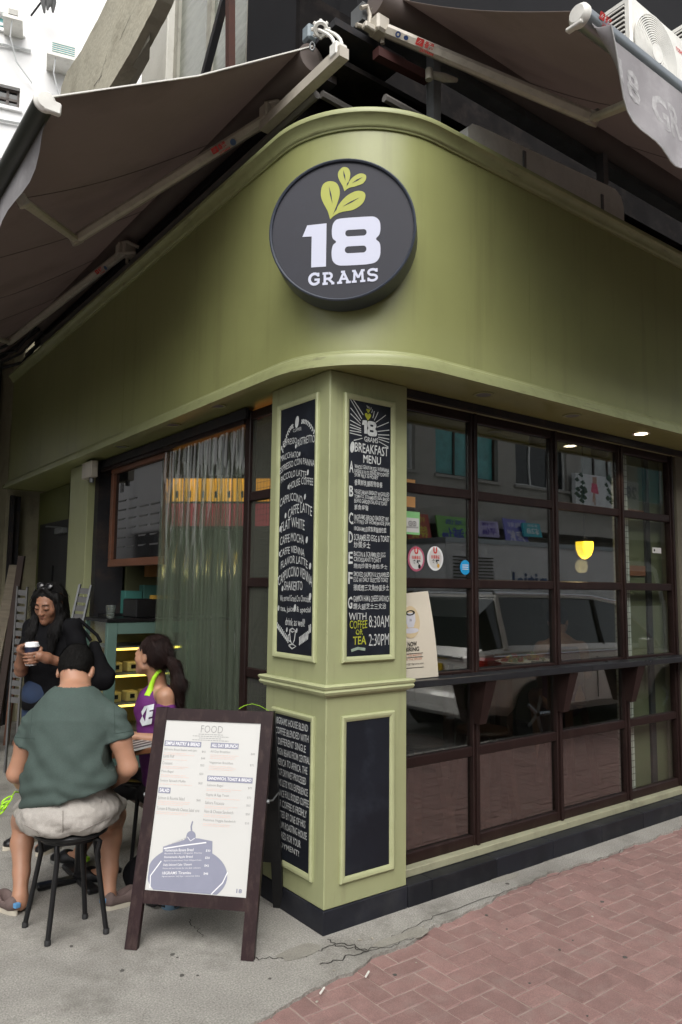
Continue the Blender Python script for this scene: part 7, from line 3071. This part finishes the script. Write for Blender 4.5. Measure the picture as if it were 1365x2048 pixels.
q.tube([hd2.P(-.019, .0850, -.0575), hd2.P(-.008, .0930, -.0535), hd2.P(0, .0935, -.0545), hd2.P(.008, .0930, -.0535), hd2.P(.019, .0850, -.0575)], [.002, .0050, .0045, .0050, .002], 7)
q.tube([hd2.P(-.017, .084, -.061), hd2.P(0, .0905, -.0650), hd2.P(.017, .084, -.061)], [.002, .0062, .002], 7)
q.build('lips', LIPM, wom, smooth=60)
# long hair
lo, hi = bounds([hd2.c + Z3 * .1, hd2.c - Z3 * .34, hd2.P(.12, 0, 0), hd2.P(-.12, 0, 0)], .14)
S = SDF(lo, hi, .006)
hd2.e(S, 0, -.026, .044, .081, .096, .084, .01)
hd2.e(S, 0, .055, -.045, .058, .10, .105, .006, 's')
for s_ in (-1, 1):
    S.chain([hd2.P(s_ * .070, .025, .070), hd2.P(s_ * .082, .030, .0), hd2.P(s_ * .086, .020, -.06), hd2.c + wx * (s_ * .084) + wy * .045 - Z3 * .17, hd2.c + wx * (s_ * .085) + wy * .065 - Z3 * .30], [.018, .020, .026, .032, .018], .02)
    hd2.k(S, (s_ * .008, .046, .116), (s_ * .076, .040, .050), .014, .018, .012)
S.chain([hd2.P(0, -.07, 0), hd2.c - wy * .10 - Z3 * .16, hd2.c - wy * .12 - Z3 * .34], [.072, .070, .05], .03)
hm = S.mesh('hair', HAIRB)
wrinkle(hm, lambda c: vnoise(c, (60, 60, 5), 3) * .004)
ho = link('hair', hm, wom)
strands('hair_strand', hm, 2200, .075, -Z3, .004, .0016, HAIRB, ho, keep=lambda p: (p - hd2.c).dot(hd2.f) < .015 or abs((p - hd2.c).dot(hd2.r)) > .066 or (p - hd2.c).dot(hd2.u) < -.13)
q = MB()
for s_ in (-1, 1):
    lc = hd2.P(s_ * .030, .030, .132)
    q.lathe([(.001, .004), (.019, .002), (.023, -.002), (.022, -.004)], 18, lc, tuple(hd2.u * .75 + hd2.f * .66))
    q.tube([hd2.P(s_ * .056, .05, .112), hd2.P(s_ * .086, .0, .075), hd2.P(s_ * .088, -.05, .03)], .003, 6)
q.tube([hd2.P(-.012, .056, .121), hd2.P(0, .058, .124), hd2.P(.012, .056, .121)], .003, 6)
q.build('sunglasses', pm('dark_lens', (.01, .01, .011), .05, rvar=.02), wom, smooth=40)
# clothes
BTOP = pm('black_top', (.0045, .0045, .0055), .85, .3, 12, bump=.2, bscale=200, spec=.12)
JEAN = pm('blue_jeans', (.016, .032, .075), .85, .2, 12, bump=.2, bscale=300)
lo, hi = bounds([sA, sB, LW(0, 0, .78), LW(0, 0, 1.36)], .13)
S = SDF(lo, hi, .0075)
S.chain([LW(0, 0, .84), LW(0, 0, 1.0), LW(0, .005, 1.13), LW(0, 0, 1.25)], [.175, .150, .150, .125], .05, sq=(wy, 1.35))
S.cone(sA, sB, .052, .052, .04)
S.cone(sA, sA.lerp(eA, .55), .052, .053, .03)
S.cone(sB, sB.lerp(eB, .65), .052, .053, .03)
S.plane(LW(0, .06, 1.325), tuple(Z3 * .8 + wy * .6))
S.plane(LW(0, 0, .80), (0, 0, -1))
tm = S.mesh('top', BTOP)
wrinkle(tm, lambda c: vnoise(c, (12, 12, 16), 3) * .010)
link('top', tm, wom)
lo, hi = bounds([LW(-.1, 0, .08), LW(.1, 0, .95)], .14)
S = SDF(lo, hi, .009)
S.ell(LW(0, -.01, .90), (.165, .13, .12), None, .02)
for s_ in (-1, 1):
    S.chain([LW(s_ * .08, 0, .88), LW(s_ * .09, .01, .48), LW(s_ * .09, -.01, .10)], [.098, .068, .052], .03)
S.plane(LW(0, 0, .06), (0, 0, -1))
link('jeans', S.mesh('jeans', JEAN), wom)
for s_ in (-1, 1):
    shoe('shoe', LW(s_ * .09, -.06, 0), wy + wx * s_ * .15, .235, BLACK, SOLEW, wom)
q = MB()
rp = [cup_c + (RH * math.cos(R(70 + a)) - FH * math.sin(R(70 + a))) * (rc + .0065 + .0) for a in (0,)]
fc = cup_c + (RH * math.cos(R(52)) - FH * math.sin(R(52))) * (rc + .004) + Z3 * -.014
tdir = (-RH * math.sin(R(52)) - FH * math.cos(R(52)))
q.lathe([(.0098, -.002), (.0108, -.002), (.0108, .002), (.0098, .002), (.0098, -.002)], 16, fc, tuple(tdir))
q.build('ring', CHROME, wom, smooth=40)
cupr = root('paper_cup', 'navy paper coffee cup with white lid held by the standing woman', 'cup', tuple(cup_c - Z3 * .065))
q = MB()
q.lathe([(.027, -.066), (.029, -.066), (.0395, .040), (.001, .040)], 28, cup_c)
cb_ = q.build('sleeve', pm('navy_cup', (.012, .016, .040), .5), cupr, smooth=40)
q = MB()
q.lathe([(.0415, .038), (.0425, .044), (.0415, .047), (.0385, .049), (.0365, .060), (.033, .063), (.031, .058), (.001, .057)], 28, cup_c)
q.build('lid', PWHITE, cupr, smooth=35)
q = MB()
q.lathe([(.0275, -.0665), (.0298, -.0665), (.0303, -.055), (.0285, -.055)], 28, cup_c)
q.build('base_band', PWHITE, cb_, smooth=35)
# black shoulder bag on her arm
bgc = at(197, 1318, 4.62)
bgr = root('shoulder_bag', 'slouchy black shoulder bag hanging at the standing woman side', 'bag', tuple(bgc - Z3 * .18))
lo, hi = bounds([bgc], .26)
S = SDF(lo, hi, .009)
S.cone(bgc - Z3 * .10 - RH * .05, bgc - Z3 * .11 + RH * .045, .072, .062, .03, sq=(FH, 1.5))
S.cone(bgc - Z3 * .10, bgc + Z3 * .08 - RH * .03, .082, .036, .05, sq=(FH, 1.5))
bm_ = S.mesh('pouch', BTOP)
wrinkle(bm_, lambda c: vnoise(c, (14, 14, 14), 8) * .010)
link('pouch', bm_, bgr)
q = MB()
q.tube([bgc + Z3 * .11 - RH * .05, bgc + Z3 * .16 - RH * .09, sB + Z3 * .06, sB + Z3 * .055 - wy * .05, bgc + Z3 * .14 - RH * .03 + FH * .05, bgc + Z3 * .10 + FH * .03], .011, 7)
q.build('strap', BTOP, bgr, smooth=60)

# ---- woman in purple seated in profile
py_ = (-RH * .93 + FH * .36).normalized()
px_ = py_.cross(Z3)
pur = root('person', 'woman with a ponytail in a purple top seated facing the table', 'person', (-.26, 1.42, 0))
hd3 = Head(at(304, 1312, 4.30), py_ * .98 + Z3 * .10, Z3, .98)
sN, sF = at(331, 1393, 4.22), at(300, 1392, 4.50)           # near and far shoulders
pl3 = at(338, 1572, 4.40)
eN, wN = at(340, 1484, 4.22), at(268, 1474, 4.16)
eF, wF = at(296, 1480, 4.62), at(240, 1468, 4.45)
kn1, kn2 = pl3 + py_ * .40 - Z3 * .02 - px_ * .10, pl3 + py_ * .38 - Z3 * .02 + px_ * .10
an1, an2 = Vector((-.60, 1.12, .08)), Vector((-.62, 1.45, .08))
lo, hi = bounds([sN, sF, eN, wN, wF, pl3, hd3.c + Z3 * .05, kn1, kn2, an1, an2], .13)
S = SDF(lo, hi, .0064)
mid = (sN + sF) / 2
S.chain([pl3, pl3.lerp(mid, .5), mid - Z3 * .05], [.14, .115, .115], .05, sq=(py_, 1.3))
S.cone(sN, sF, .047, .047, .04)
S.chain([mid + Z3 * .01 - py_ * .01, hd3.P(0, -.03, -.05)], [.055, .046], .03)
hd3.skull(S, fem=True)
for (s_, e2, w_) in ((sN, eN, wN), (sF, eF, wF)):
    S.chain([s_, s_.lerp(e2, .5), e2], [.050, .045, .036], .02)
    S.chain([e2, e2.lerp(w_, .3), w_], [.036, .036, .023], .015)
    free_hand(S, w_, (w_ - e2), -Z3, FH if s_ is sN else -FH, .92)
for (a, kn, an) in ((-.08, kn1, an1), (.08, kn2, an2)):
    S.chain([pl3 + px_ * -a, kn], [.085, .062], .03)
    S.chain([kn, kn.lerp(an, .35), an], [.058, .052, .034], .02)
    S.cone(an - Z3 * .03, an + py_ * .12 - Z3 * .045, .034, .026, .02)
link('body', S.mesh('body', SKIN3), pur)
lo, hi = bounds([hd3.c, hd3.c - py_ * .14 - Z3 * .34], .13)
S = SDF(lo, hi, .0055)
hd3.e(S, 0, -.026, .040, .082, .100, .088, .01)
hd3.e(S, 0, -.055, -.005, .070, .060, .070, .03)
hd3.e(S, 0, .075, -.045, .10, .095, .090, .006, 's')
for s_ in (-1, 1):
    hd3.e(S, s_ * .085, .010, -.030, .035, .030, .042, .004, 's')
pt_ = hd3.P(0, -.115, .0)
S.chain([pt_, pt_ - py_ * .045 - Z3 * .04, pt_ - py_ * .075 - Z3 * .14, pt_ - py_ * .09 - Z3 * .27], [.024, .036, .042, .016], .015)
hm = S.mesh('hair', HAIRD)
wrinkle(hm, lambda c: vnoise(c, (55, 55, 10), 3) * .007)
ho = link('hair', hm, pur)
strands('hair_strand', hm, 1900, .06, -py_ * .7 - Z3 * .75, .004, .0014, HAIRD, ho, keep=lambda p: (p - hd3.c).dot(hd3.f) < .03)
PURP = pm('purple_jersey', (.105, .012, .125), .8, .12, 10, bump=.2, bscale=240)
NEON = pm('neon_lime', (.42, .80, .03), .7, .05, 10)
lo, hi = bounds([sN, sF, pl3], .17)
S = SDF(lo, hi, .0066)
S.chain([pl3, pl3.lerp(mid, .5), mid - Z3 * .06], [.172, .150, .142], .05, sq=(py_, 1.25))
S.cone(sF, sF.lerp(eF, .4), .062, .06, .03)
S.cone(sN - Z3 * .08, sN.lerp(eN, .6), .066, .066, .03)
# off the near shoulder: slanting neckline
S.plane(at(318, 1400, 4.2), tuple(Z3 * .80 - FH * .50 - py_ * .12))
S.plane((0, 0, pl3.z - .08), (0, 0, -1))
pmh = S.mesh('top', PURP)
wrinkle(pmh, lambda c: vnoise(c, (12, 12, 18), 3) * .010)
pto = link('top', pmh, pur)
bodym = [o for o in kids(pur) if o.name.startswith('body')][0].data
q = MB()
pa = [(322, 1341), (316, 1345), (309, 1355), (304, 1368), (300, 1382), (296, 1394)]
pts_ = project(bodym, pa, .004)
if len(pts_) > 2:
    q.tube(pts_, [.010, .011, .012, .014, .019, .024][:len(pts_)], 8)
    q.build('vest_strap', NEON, pur, smooth=60)
q = MB()
lt = []
frn = lambda u, v, w=0.0: None
vv_, ff_ = glyphs('NIKE', .07)
a_, b_ = vv_.min(0), vv_.max(0)
bv = BVHTree.FromPolygons([v.co.copy() for v in pmh.vertices], [tuple(p.vertices) for p in pmh.polygons])
outp, okk = [], True
for p in vv_:
    x_ = (p[0] - a_[0]) / (b_[0] - a_[0])
    y_ = (p[1] - a_[1]) / (b_[1] - a_[1])
    X_ = 245 + 58 * x_ + y_ * 6
    Y_ = 1462 - 40 * y_ - 14 * x_
    d_ = ray(X_, Y_).normalized()
    h_ = bv.ray_cast(CAM, d_)
    outp.append(h_[0] - d_ * .010 if h_[0] is not None else None)
good = [f for f in ff_ if all(outp[i] is not None for i in f)]
outp = [p if p is not None else Vector((0, 0, 0)) for p in outp]
if good:
    used = sorted({i for f in good for i in f})
    mp_ = {i: n_ for n_, i in enumerate(used)}
    q.add([outp[i] for i in used], [tuple(mp_[i] for i in f) for f in good])
    q.build('lettering', pm('white_flock', (.66, .70, .74), .8), pto)
LEGG = pm('black_leggings', (.013, .013, .015), .7, .2, 10)
lo, hi = bounds([pl3, kn1, kn2, an1, an2], .15)
S = SDF(lo, hi, .009)
S.ell(pl3 - Z3 * .02, (.17, .17, .10), None, .03)
for (a, kn, an) in ((-.08, kn1, an1), (.08, kn2, an2)):
    S.chain([pl3 + px_ * -a, kn], [.10, .072], .03)
    S.chain([kn, kn.lerp(an, .35), an.lerp(kn, .12)], [.068, .060, .045], .02)
S.plane((0, 0, .12), (0, 0, -1))
link('leggings', S.mesh('leggings', LEGG), pur)
for an in (an1, an2):
    shoe('shoe', Vector((an.x, an.y, 0)) - py_ * .05, py_, .245, BLACK, pm('grey_sole', (.20, .20, .19), .7), pur, tagm=NEON)

# ---- diner inside the window
dp = Vector((3.05, .94, -.05))
dn = root('person', 'diner with short black hair seated inside behind the window', 'person', (3.05, .94, .03))
dy_ = Vector((.55, .80, 0)).normalized()
dx_ = dy_.cross(Z3)
LD = lambda x, y, z: dp + dx_ * x + dy_ * y + Z3 * z
hd4 = Head(LD(0, .10, 1.34), dx_ * .55 + dy_ * .75 - Z3 * .25, Z3)
lo, hi = bounds([LD(-.2, 0, .1), LD(.2, .45, 1.45), LD(-.2, .45, .1), LD(.2, -.1, 1.4)], .10)
S = SDF(lo, hi, .009)
S.chain([LD(0, 0, .72), LD(0, .02, .95), LD(0, .03, 1.12)], [.15, .14, .13], .05, sq=(dy_, 1.35))
S.cone(LD(-.16, .03, 1.14), LD(.16, .03, 1.14), .05, .05, .04)
S.chain([LD(0, .04, 1.17), hd4.P(0, -.03, -.05)], [.058, .05], .03)
hd4.skull(S)
for s_ in (-1, 1):
    S.chain([LD(s_ * .17, .03, 1.13), LD(s_ * .22, .08, .92), LD(s_ * .12, .30, 1.06)], [.050, .042, .028], .02)
    free_hand(S, LD(s_ * .12, .30, 1.06), dy_, -Z3, -dx_ * s_, .95)
    S.chain([LD(s_ * .09, 0, .72), LD(s_ * .11, .36, .70), LD(s_ * .11, .30, .26)], [.085, .062, .038], .03)
    S.cone(LD(s_ * .11, .28, .22), LD(s_ * .11, .42, .20), .035, .026, .02)
link('body', S.mesh('body', SKIN3), dn)
lo, hi = bounds([hd4.c], .14)
S = SDF(lo, hi, .007)
hd4.e(S, 0, -.022, .042, .084, .102, .090, .01)
S.plane(hd4.P(0, .05, .02), tuple(hd4.f * .8 - hd4.u * .55))
S.plane(hd4.P(0, -.04, -.05), tuple(-hd4.u))
link('hair', S.mesh('hair', HAIRS), dn)
lo, hi = bounds([LD(-.2, 0, .66), LD(.2, .1, 1.2)], .10)
S = SDF(lo, hi, .010)
S.chain([LD(0, 0, .74), LD(0, .02, .95), LD(0, .03, 1.10)], [.170, .155, .145], .05, sq=(dy_, 1.3))
S.plane(LD(0, 0, 1.15), (0, 0, 1))
link('vest', S.mesh('vest', pm('plum_vest', (.06, .02, .05), .8)), dn)

# ------------------------------------------------------------------ odds and ends on the lane
p0 = on(318, 1812, 'Z', 0)
bg_ = root('backpack', 'black backpack with loose straps on the ground behind the menu board', 'bag', (p0.x + .05, p0.y + .1, 0))
c0 = Vector((p0.x + .06, p0.y + .12, .13))
lo, hi = bounds([c0], .24)
lo[2] = -.02
S = SDF(lo, hi, .009)
S.cone(c0 - RH * .09 - Z3 * .03, c0 + RH * .09 - Z3 * .03, .095, .09, .03)
S.ell(c0 + Z3 * .03, (.11, .11, .10), None, .04)
S.plane((0, 0, .003), (0, 0, -1))
bm_ = S.mesh('pouch', BTOP)
wrinkle(bm_, lambda c: vnoise(c, (15, 15, 15), 4) * .012)
link('pouch', bm_, bg_)
for k in range(3):
    q = MB()
    a = p0 + RH * (.05 * k - .06) + Vector((0, 0, .01))
    q.tube([a, a + RH * .05 - FH * .05 + Z3 * .01, a + RH * .11 - FH * .02 + Z3 * .03, a + RH * .10 + FH * .07 + Z3 * .09], .008, 6)
    q.build('strap', BLACK, bg_, smooth=60)
wb = root('pet_bowl', 'blue lidded tub standing by the black backpack', 'tub', tuple(p0 + RH * .12 + FH * .03))
q = MB()
pb = p0 + RH * .06 - FH * .01
q.lathe([(.045, .001), (.055, .05), (.057, .055), (.052, .062), (.001, .064)], 20, (pb.x, pb.y, 0))
q.build('tub', pm('tub_blue', (.12, .20, .28), .5), wb, smooth=40)
# lime lanyard hanging from the man's left hand
ln = root('lime_lanyard', 'neon lime lanyard looped beside the seated man hip', 'lanyard', tuple(at(14, 1640, 3.62)))
for k in range(3):
    q = MB()
    c0 = at(14 - k * 5, 1602 + k * 9, 3.60)
    lp_ = [c0 + RH * (math.cos(a) * (.022 - .004 * k)) + Z3 * (math.sin(a) * .014 + .012 * math.cos(a)) + FH * (.01 * math.sin(a * 2 + k)) for a in np.linspace(0, 6.283, 16)]
    q.tube(lp_, .004, 6)
    q.build('loop', NEON, ln, smooth=60)
q = MB()
q.tube([at(26, 1590, 3.62), at(30, 1584, 3.66), wrL], .004, 6)
q.build('cord', NEON, ln, smooth=60)
lc_ = root('lime_ribbon', 'thin lime ribbon looped over the top of the menu board', 'ribbon', tuple(ff(WB * .8, LB, -.03)))
q = MB()
q.tube([at(478, 1418, 3.62), at(490, 1411, 3.62), at(505, 1408, 3.64), at(520, 1412, 3.66), at(538, 1422, 3.68)], .0012, 6)
q.build('loop', NEON, lc_, smooth=60)

# folded panels and planks leaning by the lane end
PLK = pm('old_plank', (.20, .17, .125), .8, .25, 5, stretch=(1, 1, 8), bump=.2, bscale=40)
for i, (a, b, w_, mt_, lab) in enumerate([((44, 1112), (-14, 1500), .030, pm('dark_plank', (.035, .018, .012), .6, .3, 5), 'dark brown plank leaning beside the stained wall'), ((30, 1130), (-28, 1420), .05, PLK, 'weathered grey plank leaning behind the dark one'), ((36, 1262), (10, 1510), .022, WOOD, 'thin brown batten leaning against the stained wall')]):
    A, B = at(*a, 7.4 + .15 * i), at(*b, 7.0 + .15 * i)
    t_ = (B - A)
    B = A + t_ * ((A.z - .01) / (A.z - B.z)) if A.z > B.z else B
    rt = root('leaning_plank', lab, 'plank', (B.x, B.y, 0), 'planks leaning by the lane end')
    q = MB()
    d_ = (B - A).normalized()
    s_ = d_.cross(FH).normalized() * w_
    n_ = FH * .02
    q.add([A - s_ - n_, A + s_ - n_, A + s_ + n_, A - s_ + n_, B - s_ - n_, B + s_ - n_, B + s_ + n_, B - s_ + n_], [(0, 1, 2, 3), (7, 6, 5, 4), (0, 4, 5, 1), (1, 5, 6, 2), (2, 6, 7, 3), (3, 7, 4, 0)])
    q.build('board', mt_, rt)
LVR = pm('grey_louvre', (.10, .10, .10), .6, .2, 6)
for i, (x0, y0, x1, y1, dep, lab) in enumerate([(36, 1172, 58, 1330, 6.4, 'narrow grey slatted panel beside the charcoal door post'), (160, 1168, 186, 1330, 6.1, 'dark slatted folding chair leaning on the green pier')]):
    A, B = at(x0, y0, dep), at(x1, y0 + 2, dep)
    rt = root('slatted_panel', lab, 'panel', ((A.x + B.x) / 2, (A.y + B.y) / 2, 0), 'slatted panels stored by the alcove')
    zt = A.z
    dn_ = (-RH * .25 if i else RH * .02) - FH * .10
    fr_ = lambda u, v, w=0.0: A.lerp(B, u) + (Vector((dn_.x, dn_.y, 0)) * (1 - v)) - Z3 * ((1 - v) * (zt - .01)) - FH * w
    for u in (0.0, .86):
        q = MB()
        q.add([fr_(u + du, v, w) for w in (0, .03) for (du, v) in ((0, 0), (.14, 0), (.14, 1), (0, 1))], [(0, 1, 2, 3), (7, 6, 5, 4), (0, 4, 5, 1), (1, 5, 6, 2), (2, 6, 7, 3), (3, 7, 4, 0)])
        q.build('side_rail', STEEL_G if i else LVR, rt)
    for k in range(14):
        v = .98 - k * .045
        q = MB()
        q.add([fr_(u, vv, w) for w in (.006, .02) for (u, vv) in ((.14, v - .03), (.86, v - .03), (.86, v), (.14, v))], [(0, 1, 2, 3), (7, 6, 5, 4), (0, 4, 5, 1), (1, 5, 6, 2), (2, 6, 7, 3), (3, 7, 4, 0)])
        q.build('slat', LVR, rt)
# dark bundle of cables under the far end of the lane awning
cbz = root('cable_bundle', 'dangling dark cables under the lane awning end', 'cables', tuple(at(40, 700, 7.9)))
for k in range(6):
    a, b = at(-10 + 3 * k, 690 + 9 * k, 7.8), at(60 + 6 * k, 640 + 6 * k, 7.6)
    q = MB()
    q.tube([a, a.lerp(b, .5) - Z3 * .06 * (k % 3), b], .014 + .004 * (k % 2), 6)
    q.build('cable', BLACK, cbz, smooth=60)
